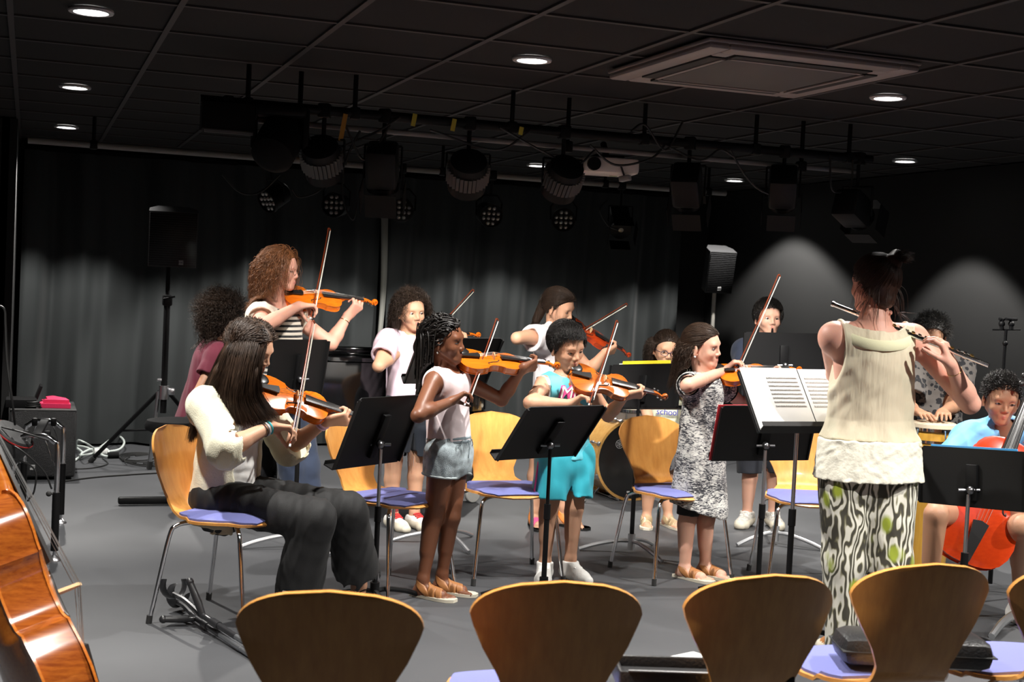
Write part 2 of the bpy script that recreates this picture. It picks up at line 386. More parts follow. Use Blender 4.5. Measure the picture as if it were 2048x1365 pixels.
# ------------------------------------------------------------------ curtains
cm = mat('curtain_cloth', (.0125, .0158, .0165), .75, sheen=.15, bump=.15, bscale=350.)
def curtain(x0, x1, y, seed, label, top=2.36, amp=.062, m=None, kx=1.):
    r = np.random.default_rng(seed); ph = r.uniform(0, 6, 5)
    def S(x, z):
        h = 1-z/top
        q = x*kx+.05*math.sin(3*x+ph[0])+.02*math.sin(2.2*z+ph[1])
        return amp*(.7+.3*h)*(math.sin(q*11.5+ph[2])+.5*math.sin(q*19+ph[3]+.7*math.sin(1.4*z))+.22*math.sin(q*37+ph[4]))
    n = int((x1-x0)*70); mb = MB()
    for o in (0, .012):
        mb.grid(lambda u, v: (x0+(x1-x0)*u, y+o+S(x0+(x1-x0)*u, .02+(top-.02)*v)+.02*(v-.5)*math.sin(9*u), .02+(top-.02)*v), n, 24)
    t = empty('curtain', ((x0+x1)/2, y, 0), 0, label, 'curtain', 'dark curtains along the back wall')
    mb.build('cloth_panel', m or cm, t, o=((x0+x1)/2, y, 0))
    hb = MB().box((0, .006, top+.012), (x1-x0, .03, .03)); hb.build('heading_tape', BLK2, t)
curtain(-.06, 2.86, 11.45, 3, 'long grey green stage curtain hanging behind the speaker stand and piano, left half')
curtain(2.93, 5.75, 11.46, 8, 'long grey stage curtain hanging behind the violin players, right half')
t = empty('curtain_lining', (2.895, 11.40, 0), 0, 'narrow pale grey strip of lining showing between the two curtains', 'curtain')
MB().grid(lambda u, v: (-.035+.07*u*(1-.45*(1-v))+.015*math.sin(5*v), .02*math.sin(3*u), .9+1.46*v), 6, 20).grid(lambda u, v: (-.035+.07*u*(1-.45*(1-v))+.015*math.sin(5*v), .012+.02*math.sin(3*u), .9+1.46*v), 6, 20).build('cloth_panel', mat('lining', (.22, .22, .2), .8), t)
# ------------------------------------------------------------------ air conditioner
t = empty('air_conditioner', (2.872, 5.085, CEIL), 0, 'square grey ceiling cassette air conditioner with four slot vents', 'air conditioner')
acm = mat('cassette_plastic', (.34, .30, .28), .45); acd = mat('cassette_dark', (.02, .02, .02), .7)
mb = MB()
A2, L2 = .475, .36
mb.box((0, 0, -.008), (.96, .96, .016), bev=.006)
for s in (-1, 1):
    mb.box((s*.43, 0, -.027), (.09, .95, .028), bev=.012); mb.box((0, s*.43, -.027), (.77, .09, .028), bev=.012)
    for q in (-1, 1): mb.box((s*.355, q*.355, -.027), (.075, .075, .03), bev=.01)
mb.build('frame', acm, t)
MB().box((0, 0, -.036), (.60, .60, .022), bev=.008).build('grille_panel', mat('cassette_grille', (.10, .095, .09), .6), t)
for s in (-1, 1):
    MB().box((s*.36, 0, -.040), (.055, .62, .010)).build('slot_vent', acd, t); MB().box((0, s*.36, -.040), (.62, .055, .010)).build('slot_vent', acd, t)
    MB().box((s*.322, 0, -.046), (.018, .60, .006), M=None).build('flap', acm, t); MB().box((0, s*.322, -.046), (.60, .018, .006)).build('flap', acm, t)
# ------------------------------------------------------------------ lighting bars and what hangs on them
def pipe(name, a, b, r, m, label, hang, cat='pipe'):
    o = (np.asarray(a)+b)/2; t = empty(name, o, 0, label, cat); MB().tube([a, b], r, 12).build('tube', m, t, o=o)
    for f in hang:
        p = np.asarray(a)+(np.asarray(b)-a)*f; MB().tube([p+v3(0, 0, r*.5), (p[0], p[1], CEIL-.004)], .012, 8).box(p, (.05, .05, .06), bev=.01).build('hanger', BLACK, t, o=o)
    return t
pipe('lighting_bar', v3(.72, 6.4, 2.255), v3(4.36, 6.4, 2.255), .025, BLACK, 'front black lighting bar under the ceiling carrying spotlights and projector', [.06, .2, .42, .62, .8, .96], 'lighting bar')
pipe('power_rail', v3(.85, 6.46, 2.19), v3(4.3, 6.46, 2.19), .014, mat('grey_rail', (.16, .16, .16), .5), 'thin grey conduit running under the front lighting bar', [.1, .5, .9], 'pipe')
pipe('lighting_pipe', v3(-.03, 9.3, 2.255), v3(5.04, 9.3, 2.255), .022, mat('grey_pipe', (.25, .245, .24), .5), 'long grey pipe near the curtains carrying the round spots', [.08, .3, .55, .8, .97], 'pipe')
lens = mat('spot_lens', (.5, .5, .48), .12, metal=.4, coat=.5)
def led_spot(px, py, label, al=0, tilt=14):
    c = PY(px, py, 9.3); t = empty('spotlight', c, rotz(al), label, 'spotlight', 'round multi lens spots hanging near the curtains')
    M = zframe((0, 0, 0), (0, math.cos(math.radians(tilt)), -math.sin(math.radians(tilt))))
    MB().lathe([(.06, -.17), (.078, -.15), (.082, -.02), (.088, -.015), (.088, .012), (.08, .012), (.08, -.004), (.0005, -.004)], 28, M=M).build('housing', BLACK, t)
    ls = MB()
    for x, y in [(-.018, .055), (.018, .055), (-.054, .019), (-.018, .019), (.018, .019), (.054, .019), (-.054, -.018), (-.018, -.018), (.018, -.018), (.054, -.018), (-.018, -.055), (.018, -.055)]: ls.sphere((x, y, .0), (.0145, .0145, .010), n=10, M=M)
    ls.build('lens_cluster', lens, t)
    dz = 2.255-c[2]; yk = MB()
    for s in (-1, 1): yk.tube([(s*.094, -.06, 0), (s*.097, -.06, .1), (s*.05, -.03, .15)], .007, 6)
    yk.tube([(-.05, -.03, .15), (.05, -.03, .15)], .007, 6).tube([(0, -.03, .15), (0, 0, dz)], .011, 8).box((0, 0, dz), (.05, .07, .07), bev=.01); yk.build('yoke', BLACK, t)
for (px, py, w, a, ti) in [(535, 403, 'first from the left', -40, 30), (668, 410, 'second from the left', -8, 4), (803, 420, 'third from the left, right of the lining strip', 4, 8), (982, 432, 'fourth, above the curly haired girl', 18, 12), (1127, 440, 'rightmost, above the girl in white', 0, 4)]:
    led_spot(px, py, 'black round spotlight with twelve small lenses, '+w, a, ti)
def scoop(px, py, y, label, al=180, tilt=50, r=.085, L=.2, lit=0., cone=80):
    c = PY(px, py, y); t = empty('stage_lamp', c, rotz(al), label, 'stage lamp', 'black stage lamps on the front lighting bar')
    z = v3(0, math.cos(math.radians(tilt)), -math.sin(math.radians(tilt))); M = zframe((0, 0, 0), z)
    MB().lathe([(r*.7, -L*.55), (r*.95, -L*.5), (r, -L*.3), (r, L*.4), (r*.93, L*.4), (r*.93, L*.2), (.0005, L*.2)], 28, M=M).build('housing', BLACK, t)
    fb = MB()
    for i in range(30):
        a = 2*pi*i/30; fb.box((r*1.06*math.cos(a), r*1.06*math.sin(a), -L*.1), (.016, .003, L*.42), M=np.asarray(M) @ np.eye(4))
    fb.build('cooling_fin', mat('fin_grey', (.045, .045, .045), .5), t)
    MB().lathe([(.0005, L*.21), (r*.92, L*.21), (r*.92, L*.235), (.0005, L*.24)], 24, M=M).build('lens', mat('dark_lens', (.02, .02, .06), .08, coat=1.), t)
    if lit:  # assumed glow, added so the back row reads bright
        ld = bpy.data.lights.new('stage_lamp_light', 'SPOT'); ld.energy = STAGE_WATT*lit; ld.spot_size = math.radians(cone); ld.spot_blend = .25; ld.shadow_soft_size = .05; ld.color = (1., .95, .88)
        l = bpy.data.objects.new('lamp', ld); COL.objects.link(l); l.parent = t; az = Matrix([list(q) for q in np.asarray(zframe(z*(L*.26), -z))]); l.matrix_local = az
    dz = 2.255-c[2]; yk = MB()
    for s in (-1, 1): yk.tube([(s*(r+.012), 0, -.02), (s*(r+.012), 0, .11)], .006, 6)
    yk.tube([(-(r+.012), 0, .11), (r+.012, 0, .11)], .006, 6).tube([(0, 0, .11), (0, 0, dz)], .011, 8).box((0, 0, dz), (.06, .06, .07), bev=.01).build('yoke', BLACK, t)
scoop(935, 352, 6.4, 'black finned stage lamp in the middle of the front bar', 185, 42, .095, lit=1., cone=84)
scoop(1124, 362, 6.4, 'black finned stage lamp just left of the white projector', 196, 42, .092, lit=1., cone=84)
scoop(645, 325, 6.4, 'black finned stage lamp left of middle, below orange strap', 176, 42, .09, lit=1., cone=84)
def barn(px, py, y, label, al, tilt, zc=2.255, g='black box stage lamps with barn doors', lit=0., cone=64):
    c = PY(px, py, y); t = empty('theatre_lamp', c, rotz(al), label, 'stage lamp', g)
    z = v3(0, math.cos(math.radians(tilt)), -math.sin(math.radians(tilt))); M = zframe((0, 0, 0), z)
    MB().box((0, 0, -.05), (.15, .16, .2), M=M, bev=.02).lathe([(.06, .05), (.078, .05), (.078, .075), (.06, .075)], 20, M=M).build('housing', BLACK, t)
    MB().lathe([(.0005, .058), (.058, .058), (.05, .07), (.0005, .078)], 20, M=M).build('lens', mat('warm_lens', (.25, .22, .15), .06, coat=1.), t)
    for s in (-1, 1):
        MB().box((s*.105, 0, .12), (.004, .15, .12), M=np.asarray(M)).build('barn_door', BLK2, t); MB().box((0, s*.105, .12), (.15, .004, .12), M=np.asarray(M)).build('barn_door', mat('flap_grey', (.004, .004, .004), .6, spec=.2), t)
    if lit:  # assumed glow here too, added for the players at the back
        ld = bpy.data.lights.new('stage_lamp_light', 'SPOT'); ld.energy = STAGE_WATT*lit; ld.spot_size = math.radians(cone); ld.spot_blend = .25; ld.shadow_soft_size = .05; ld.color = (1., .95, .88)
        l = bpy.data.objects.new('lamp', ld); COL.objects.link(l); l.parent = t; l.matrix_local = Matrix([list(q) for q in np.asarray(zframe(z*.085, -z))])
    dz = zc-c[2]; yk = MB()
    for s in (-1, 1): yk.tube([(s*.09, 0, -.02), (s*.09, 0, .14)], .006, 6)
    yk.tube([(-.09, 0, .14), (.09, 0, .14)], .006, 6).tube([(0, 0, .14), (0, 0, dz)], .011, 8).box((0, 0, dz), (.06, .06, .07), bev=.01).build('yoke', BLACK, t)
barn(1240, 450, 9.3, 'black square stage lamp with small warm lens, lowest at the curtain side', 5, 35)
barn(1375, 385, 6.4, 'black stage lamp with barn doors right of the projector', 165, 42, lit=.8)
barn(1565, 388, 6.4, 'black stage lamp with barn doors toward the right end of the bar', 170, 42, lit=.8)
barn(1712, 425, 6.4, 'black stage lamp hanging from the very right end of the bar', 140, 20)
barn(765, 350, 6.4, 'black boxy stage lamp hanging just left of the lining strip', 180, 60)
c = PY(560, 268, 6.4); t = empty('moving_head_lamp', c, rotz(10), 'large black moving lamp at the left end of the front bar', 'stage lamp')
MB().lathe([(.05, -.16), (.09, -.14), (.105, 0), (.1, .12), (.06, .15), (.0005, .15)], 24, M=zframe((0, 0, -.03), (.2, .5, -.5))).build('head', BLK2, t)
MB().box((0, 0, .1), (.24, .16, .05), bev=.02).box((-.12, 0, .02), (.03, .08, .2), bev=.01).box((.12, 0, .02), (.03, .08, .2), bev=.01).tube([(0, 0, .12), (0, 0, 2.255-c[2])], .02, 8).build('yoke', BLACK, t)
c = PY(455, 235, 6.4); t = empty('dimmer_box', c, 0, 'flat black dimmer box on the left end of the front bar', 'box')
MB().box((0, 0, 0), (.24, .12, .13), bev=.008).build('casing', BLK2, t); MB().box((0, 0, 2.255-c[2]), (.05, .06, .06), bev=.01).tube([(0, 0, .06), (0, 0, 2.255-c[2])], .012).build('clamp', BLACK, t); MB().box((0, -.062, -.075), (.22, .01, .012)).build('front_edge', mat('grey_edge', (.1, .1, .1), .4), t)
# projector
c = v3(2.87, 6.62, 2.12); t = empty('projector', c, rotz(10), 'white ceiling projector hanging under the lighting bar', 'projector')
MB().box((0, 0, 0), (.30, .24, .085), bev=.02).build('casing', mat('projector_white', (.7, .66, .62), .4), t)
MB().tube([(.1, .12, 0), (.1, .145, 0)], .035, 16).build('lens', BLACK, t); MB().tube([(0, 0, .04), (0, -.1, 2.2-c[2]+.05)], .018, 8).box((0, 0, .05), (.16, .12, .02), bev=.005).build('ceiling_mount', BLACK, t)
MB().box((-.05, -.05, -.0435), (.04, .015, .002)).build('badge', mat('green_badge', (.2, .35, .05), .5), t)
c = PY(1250, 357, 6.5); t = empty('small_sensor', c, rotz(-30), 'small grey sensor box hanging below the projector', 'box'); MB().box((0, 0, 0), (.06, .04, .03), M=zframe((0, 0, 0), (.2, 0, 1)), bev=.006).build('casing', mat('grey_edge2', (.3, .3, .3), .4), t); MB().tube([(0, 0, 0), (0, .06, 2.12-c[2])], .005, 6).build('stem', BLACK, t)
# cables slung on the bar
cab = mat('cable_black', (.012, .012, .012), .5)
def cable(name, pts, r, m, label, cat='cable', group=None, sm=8, kind=None):
    o = np.asarray(pts[0], float); mb = MB().tube(pts, r, 7, sm=sm); return tag(mb.build(name, m, o=(0, 0, 0)), label, cat, group, kind)
P = lambda px, py, y=6.4: PY(px, py, y)
for i, pts in enumerate([[(520, 215), (500, 250), (470, 240), (440, 225)], [(600, 225), (640, 300), (740, 270), (800, 235)], [(690, 250), (730, 320), (780, 250)], [(860, 260), (990, 300), (1060, 262)], [(1000, 255), (1080, 300), (1150, 330), (1190, 300)],
                         [(1180, 290), (1230, 330), (1300, 318), (1330, 290)], [(1262, 262), (1290, 250), (1330, 300), (1365, 245)], [(1330, 290), (1400, 320), (1440, 300), (1470, 315)], [(1460, 300), (1490, 350), (1520, 380), (1560, 395)], [(1660, 310), (1665, 380), (1700, 375), (1706, 320)],
                         [(560, 480-130), (520, 385), (480, 385), (445, 350)], [(655, 340), (640, 380), (600, 395), (585, 380)], [(690, 300), (685, 390), (705, 440), (716, 400)], [(1215, 400), (1200, 420), (1215, 450), (1235, 460)], [(720, 262), (700, 300), (690, 330)]]):
    y = 6.4 if i not in (12, 13, 10, 11) else 9.2
    cable('cable', [PY(a, b, y-.03) for a, b in pts], .006, cab, 'black cable slung along the lighting bar', 'cable', 'cables slung on the lighting bars')
strap = mat('orange_strap', (.45, .22, .03), .6); yel = mat('yellow_tape', (.5, .4, .04), .6)
for (px, py, h, m, w) in [(686, 255, .13, strap, 'long orange strap hanging on the front bar'), (828, 240, .06, yel, 'yellow tape loop left of middle on the bar'), (907, 250, .06, yel, 'yellow tape tag above the middle stage lamp'), (1042, 262, .04, yel, 'yellow tape tag above the projector side')]:
    c = PY(px, py, 6.365); t = MB().box((0, 0, 0), (.022, .004, h), M=zframe((0, 0, 0), (.15, 0, 1))).build('tape_tag', m, o=(0, 0, 0)); t.location = c; tag(t, w, 'tape')
# ================================================================== chairs
ply = wood('beech_ply', (.80, .38, .10), (.66, .28, .065), .3, (26, 26, 1.8), .25)
padm = mat('blue_fabric', (.16, .175, .43), .85, bump=.3, bscale=700.)
def interp(x, xs, ys): return float(np.interp(x, xs, ys))
PROF = smooth_path([(.235, .420), (.215, .436), (.15, .450), (.05, .449), (-.06, .444), (-.135, .447), (-.185, .468), (-.215, .520), (-.236, .590), (-.256, .665), (-.274, .74), (-.288, .800)], 8)
PROF = np.array([list(p) for p in PROF]); _s = np.r_[0, np.cumsum(np.linalg.norm(np.diff(PROF, axis=0), axis=1))]; STOT = _s[-1]
def chair_w(s):
    base = interp(s, [0, .05, .14, .24, .33, .385, .43, .48, .54, .60, .66, .70, .74, STOT], [.14, .19, .215, .218, .19, .140, .112, .110, .135, .172, .20, .205, .203, .15])
    if s < .07: base *= math.sqrt(max(0, 1-((.07-s)/.07)**2))*.55+.45 if s > .001 else .3
    e = STOT-s
    if e < .11: base = .205*math.sqrt(max(.0004, 1-((.11-e)/.11)**2))
    return base
def chair_pt(s, u, off):
    y = interp(s, _s, PROF[:, 0]); z = interp(s, _s, PROF[:, 1]); e = .004
    ty = interp(s+e, _s, PROF[:, 0])-interp(s-e, _s, PROF[:, 0]); tz = interp(s+e, _s, PROF[:, 1])-interp(s-e, _s, PROF[:, 1]); l = math.hypot(ty, tz)
    ny, nz = tz/l, -ty/l   # towards the sitter
    x = chair_w(s)*u; b = max(0, min(1, (s-.40)/.25)); cup = .045*b*(x/.2)**2+(.012*(x/.2)**2)*(1-b)*(-1 if s < .3 else 0)
    return (x, y+ny*(off+cup), z+nz*(off+cup))
def sheet(s0, s1, o0, o1, k=1., ns=46, nu=18, inset=0.):
    mb = MB(); us = [math.sin(pi/2*(2*j/nu-1)) for j in range(nu+1)]
    def pt(i, j, o):
        s = s0+(s1-s0)*(i/ns); return chair_pt(s, us[j]*k, o)
    vv = []; 
    for o in (o0, o1): vv += [pt(i, j, o) for i in range(ns+1) for j in range(nu+1)]
    K = (ns+1)*(nu+1); id = lambda l, i, j: l*K+i*(nu+1)+j; ff = []
    for i in range(ns):
        for j in range(nu):
            ff.append((id(0, i, j), id(0, i+1, j), id(0, i+1, j+1), id(0, i, j+1))); ff.append((id(1, i, j), id(1, i, j+1), id(1, i+1, j+1), id(1, i+1, j)))
        for j in (0, nu): ff.append((id(0, i, j), id(1, i, j), id(1, i+1, j), id(0, i+1, j)))
    for j in range(nu):
        for i in (0, ns): ff.append((id(0, i, j), id(0, i, j+1), id(1, i, j+1), id(1, i, j)))
    return mb.add(vv, ff)
CHAIR = None
def chair(loc, al, label, group):
    global CHAIR
    if CHAIR is None:
        t = empty('stacking_chair', (0, 0, 0)); CHAIR = t
        sheet(0, STOT, -.0055, .0055, ns=60).build('plywood_shell', ply, t)
        sheet(.016, .36, .0056, .014, .955, ns=36).build('seat_pad', padm, t)
        MB().box((0, .03, .428), (.20, .16, .014), bev=.004).build('under_seat_plate', STEEL, t)
        for sx in (-1, 1):
            for sy in (-1, 1):
                top = (sx*.04, .03+sy*.06, .418); P_ = [top, (sx*.13, .03+sy*.11, .416), (sx*.175, .03+sy*.145, .405), (sx*.195, .03+sy*.165, .36), (sx*.225, .03+sy*.205, .10), (sx*.236, .03+sy*.22, .004)]
                lg = MB().tube(P_, .0095, 10, sm=5).build('leg', CHROME, t)
                MB().tube([(sx*.2345, .03+sy*.218, .034), (sx*.2365, .03+sy*.221, 0)], .0125, 10).build('foot_cap', RUBBER, lg)
        c = t
    else: c = copy_tree(CHAIR)
    c.location = (loc[0], loc[1], 0); c.rotation_euler = (0, 0, rotz(al)); tag(c, label, 'chair', group); return c
def chair_at(px, py, al, label, g='wooden chairs on the stage', z=.45): return chair(G(px, py, z), al, label, g)
chair_at(446, 1024, 72, 'beech plywood chair under the seated long haired girl')
chair_at(775, 990, 52, 'empty beech chair with blue seat behind the leftmost front music stand')
chair_at(1012, 972, 20, 'empty beech chair with blue seat between girl in pink tank and boy in cyan')
chair_at(1343, 976, 26, 'empty beech chair with blue seat in front of the bass drum')
chair_at(1612, 990, 2, 'beech chair behind the stand with the red edged folder')
def front_chair(px, py, al, label):
    p = G(px, py, .80); return chair(p+hdir(al)*.285, al, label, 'row of wooden chairs seen from behind in the foreground')
FC = [front_chair(660, 1182, 184, 'leftmost chair back in the foreground row, brown beech'), front_chair(1128, 1163, 189, 'second foreground chair back from the left, brown beech'),
      front_chair(1548, 1150, 198, 'third foreground chair, with an open black case on its seat'), front_chair(1872, 1128, 195, 'fourth foreground chair, with a closed black case on its seat')]
front_chair(2180, 1126, 198, 'chair cut off by the right edge, only its blue seat showing')
chair(G(2010, 1040, .45)+v3(.03, .12, 0), 5, 'chair under the boy with the red cello', 'wooden chairs on the stage')
# ================================================================== music stands
deskm = mat('stand_black', (.006, .006, .0065), .5, spec=.3, bump=.05, bscale=300.)
def stand(TL, TR, BL, t0, label, w=.5, far=True, front=False, silver=False, extra=None, base_tw=0., ext=0., post_r=.011, post='black'):
    a = D(*TL, t0); b = reach(a, TR[0], TR[1], w, near=not far); e = nrm(b-a); r = ray(*BL); tt = ((a-CAM) @ e)/(r @ e); c = CAM+r*tt
    u = a-c; h = np.linalg.norm(u); u = u/h; n = np.cross(e, u)            # n towards the camera side
    if n @ (CAM-a) < 0: n = -n
    fr = n if front else -n
    cen = a+e*w/2-u*h/2; base = cen-fr*.035; base = v3(base[0], base[1], 0)
    t = empty('music_stand', base, 0, label, 'music stand', 'black orchestra music stands')
    M = frame(cen, e, u, np.cross(e, u)); M2 = frame(cen, e, u, fr)
    q = .02; poly = [(-w/2, -h/2), (w/2, -h/2), (w/2, h/2-q), (w/2-q, h/2), (-w/2+q, h/2), (-w/2, h/2-q)]
    MB().prism(poly, -.0025, .0025, M=M2).box((-w/2+.004, 0, -.008), (.008, h*.96, .014), M=M2).box((w/2-.004, 0, -.008), (.008, h*.96, .014), M=M2).build('desk', deskm, t, o=base)
    MB().box((0, -h/2, .024), (w, .005, .05), M=M2).box((0, -h/2+.01, .048), (w, .022, .004), M=M2).build('lip', deskm, t, o=base)
    MB().box((0, -.02, -.012), (.05, h*.62, .02), M=M2, bev=.004).tube([M2[:3, :3] @ v3(0, -.05, -.02)+cen, M2[:3, :3] @ v3(0, -.05, -.05)+cen], .018, 12).build('bracket', BLACK, t, o=base)
    pt = M2[:3, :3] @ v3(0, -.05, -.035)+cen; fb = v3(pt[0], pt[1], .05); mid = fb+(pt-fb)*.52
    kb = MB().tube([pt-RT*.045, pt+RT*.045], .007, 8).sphere(pt-FW*.02, .017, n=10)  .build('clutch_knob', mat('dark_steel', (.2, .2, .21), .35, 1.), t, o=base)
    MB().tube([mid, pt], .0085, 12).build('post', STEEL if post == 'chrome' else BLACK, t, o=base)
    MB().tube([fb, mid+v3(0, 0, .04)], .0125, 12).tube([mid-v3(0, 0, .02), mid+v3(0, 0, .05)], .016, 12).build('lower_post', BLACK, t, o=base)
    lm = ALU if silver else BLACK
    MB().tube([fb-v3(0, 0, .03), fb+v3(0, 0, .06)], .021, 14).build('hub', lm if silver else BLACK, t, o=base)
    for i in range(3):
        d = hdir(base_tw+120*i); MB().tube([fb+v3(0, 0, .02), fb+d*.08+v3(0, 0, .018), fb+d*.2-v3(0, 0, .008), fb+d*.29-v3(0, 0, .038)], .0115, 8, sm=5).build('base_leg', lm, t, o=base)
    return dict(t=t, M=M2, w=w, h=h, base=base, c=cen, e=e, u=u, n=fr)
S = {}
S['w'] = stand((545, 679), (657, 680), (527, 800), 7.0, 'black music stand in front of the woman in the striped top', .5, True, silver=True, base_tw=-70)
S['l'] = stand((718, 797), (846, 790), (664, 940), 5.78, 'black music stand in front of the seated long haired girl', .5, True, base_tw=20, post='chrome')
S['m'] = stand((1055, 815), (1213, 811), (990, 921), 6.05, 'black music stand in front of the boy in the cyan shirt', .5, True, base_tw=30)
S['c'] = stand((838, 676), (1008, 677), (806, 766), 7.3, 'black music stand in front of the curly haired girl in the pink shirt', .5, True, silver=True, base_tw=30)
S['g'] = stand((1222, 730), (1366, 727), (1212, 815), 7.75, 'black music stand with yellow folder in front of the girl with glasses', .5, False, silver=True, base_tw=-90)
S['z'] = stand((1442, 812), (1636, 812), (1423, 922), 6.45, 'black music stand with a red edged folder beside the girl in the patterned dress', .5, True, base_tw=10, post='chrome')
S['d'] = stand((1487, 664), (1648, 668), (1484, 760), 8.0, 'black music stand hiding the dark haired boy at the back', .5, True, silver=True, base_tw=-60)
S['f'] = stand((1475, 739), (1668, 742), (1518, 866), 5.7, 'music stand with white sheet music in front of the flute player', .46, True, front=True, base_tw=0, post='chrome')
S['r'] = stand((1840, 891), (2062, 905), (1838, 1004), 5.85, 'black music stand in front of the boy with the red cello', .5, False, base_tw=15, post='chrome')
for k, s in S.items(): print('stand', k, 'h %.2f ztop %.2f' % (s['h'], (s['c']+s['u']*s['h']/2)[2]), 'dz', round(float(s['e'][2]), 3), 'base', s['base'].round(2))
def on_desk(k, x0, x1, y0, y1, z0, z1, name, m, label, cat, group=None):
    s = S[k]; mb = MB().box(((x0+x1)/2, (y0+y1)/2, (z0+z1)/2), (x1-x0, y1-y0, z1-z0), M=s['M'], bev=.001); return tag(mb.build(name, m), label, cat, group)
# sheet music with staves
def staves(M, x0, x1, ys, name, parent=None, z=.0062):
    mb = MB()
    for y in ys:
        for k in range(5): mb.box(((x0+x1)/2, y-k*.0018, z), (x1-x0, .00032, .0003), M=M)
        r = random.Random(int(abs(y)*1e4))
        x = x0+.012
        while x < x1-.004:
            yy = y-r.uniform(-.001, .008); mb.sphere((x, yy, z), (.0013, .0011, .0004), n=6, M=M); mb.box((x+.0012, yy+.003, z), (.0004, .006, .0003), M=M); x += r.uniform(.005, .011)
        mb.box((x0+.003, y-.0036, z), (.0022, .009, .0003), M=M)
    return mb.build(name, mat('ink', (.26, .26, .26), .7), parent)
s = S['f']; hh = s['h']/2
p = on_desk('f', -.222, .045, -hh+.006, hh+.006, .003, .0055, 'sheet_music', PAPER, 'white page of printed music on the flute player’s stand, left page', 'sheet music'); staves(s['M'], -.115, .03, [hh-.045-.021*i for i in range(8)], 'printed_notes', p)
p = on_desk('f', .05, .222, -hh+.006, hh+.002, .003, .0052, 'sheet_music', PAPER, 'white page of printed music half hidden behind the flute player', 'sheet music'); staves(s['M'], .065, .2, [hh-.045-.021*i for i in range(8)], 'printed_notes', p)
s = S['z']; on_desk('z', -s['w']/2-.012, -s['w']/2+.2, -s['h']/2, s['h']/2+.002, .003, .008, 'folder', mat('red_folder', (.55, .02, .03), .5), 'red folder whose edge shows beside the black stand', 'folder')
s = S['g']; on_desk('g', -.17, .16, -s['h']/2+.02, s['h']/2+.02, .003, .010, 'folder', mat('yellow_folder', (.95, .68, .03), .5), 'bright yellow folder standing on the stand before the girl with glasses', 'folder')
on_desk('g', -.2, .0, -s['h']/2+.02, s['h']/2+.008, .0105, .012, 'sheet_music', PAPER, 'white sheet standing in front of the yellow folder', 'sheet music')
s = S['r']; on_desk('r', -.2, .19, -s['h']/2+.004, s['h']/2+.008, .003, .009, 'folder', mat('blue_folder', (.05, .3, .62), .5), 'blue folder whose top edge shows over the cello boy’s stand', 'folder')
s = S['c']; on_desk('c', -.25, -.13, -s['h']/2, s['h']/2+.006, -.009, -.004, 'card_sheet', mat('grey_card', (.17, .17, .165), .7), 'grey card clipped to the back of the stand behind the girl with braids', 'card')  # light on the left part of the desk, put into a grey colour
on_desk('c', -.24, -.08, -s['h']/2+.02, s['h']/2+.014, .003, .008, 'folder', mat('lime_folder', (.6, .75, .2), .5), 'pale green folder edge above the grey card', 'folder')
s = S['l']; on_desk('l', -.2, .2, -s['h']/2+.004, s['h']/2-.02, .003, .006, 'sheet_music', PAPER, 'white sheet music facing the seated girl, mostly hidden', 'sheet music')
s = S['m']; on_desk('m', -.2, .2, -s['h']/2+.004, s['h']/2-.02, .003, .006, 'sheet_music', PAPER, 'white sheet music facing the boy in cyan, mostly hidden', 'sheet music')
# ================================================================== violins and cellos
EB = mat('ebony', (.014, .013, .013), .35); STR = mat('string_metal', (.6, .6, .6), .3, 1.); HAIRB = mat('bow_hair', (.85, .8, .7), .5); MAPLE = mat('bridge_maple', (.75, .5, .26), .5)
def varnish(name, c0, c1, rough=.22):
    m = wood(name, c0, c1, rough, (4, 60, 60), .6); return m
VAR = dict(orange=varnish('varnish_orange', (.74, .18, .010), (.58, .11, .006)), amber=varnish('varnish_amber', (.56, .15, .018), (.34, .065, .008)), red=varnish('varnish_red', (.48, .055, .010), (.32, .03, .007)),
           cello_red=varnish('varnish_cello_red', (.62, .050, .006), (.54, .038, .005), .25), brown=varnish('varnish_brown', (.26, .055, .012), (.14, .022, .006), .18), gold=varnish('varnish_gold', (.62, .20, .03), (.48, .12, .015)))
OX = [0, .0012, .005, .012, .025, .05, .08, .11, .132, .146, .151, .156, .162, .175, .19, .205, .222, .238, .247, .252, .257, .264, .28, .30, .32, .336, .347, .353, .356]
OW = [.012, .030, .050, .068, .085, .099, .104, .100, .091, .0855, .085, .074, .066, .059, .056, .055, .057, .064, .071, .077, .0765, .0775, .0825, .084, .079, .067, .049, .030, .016]
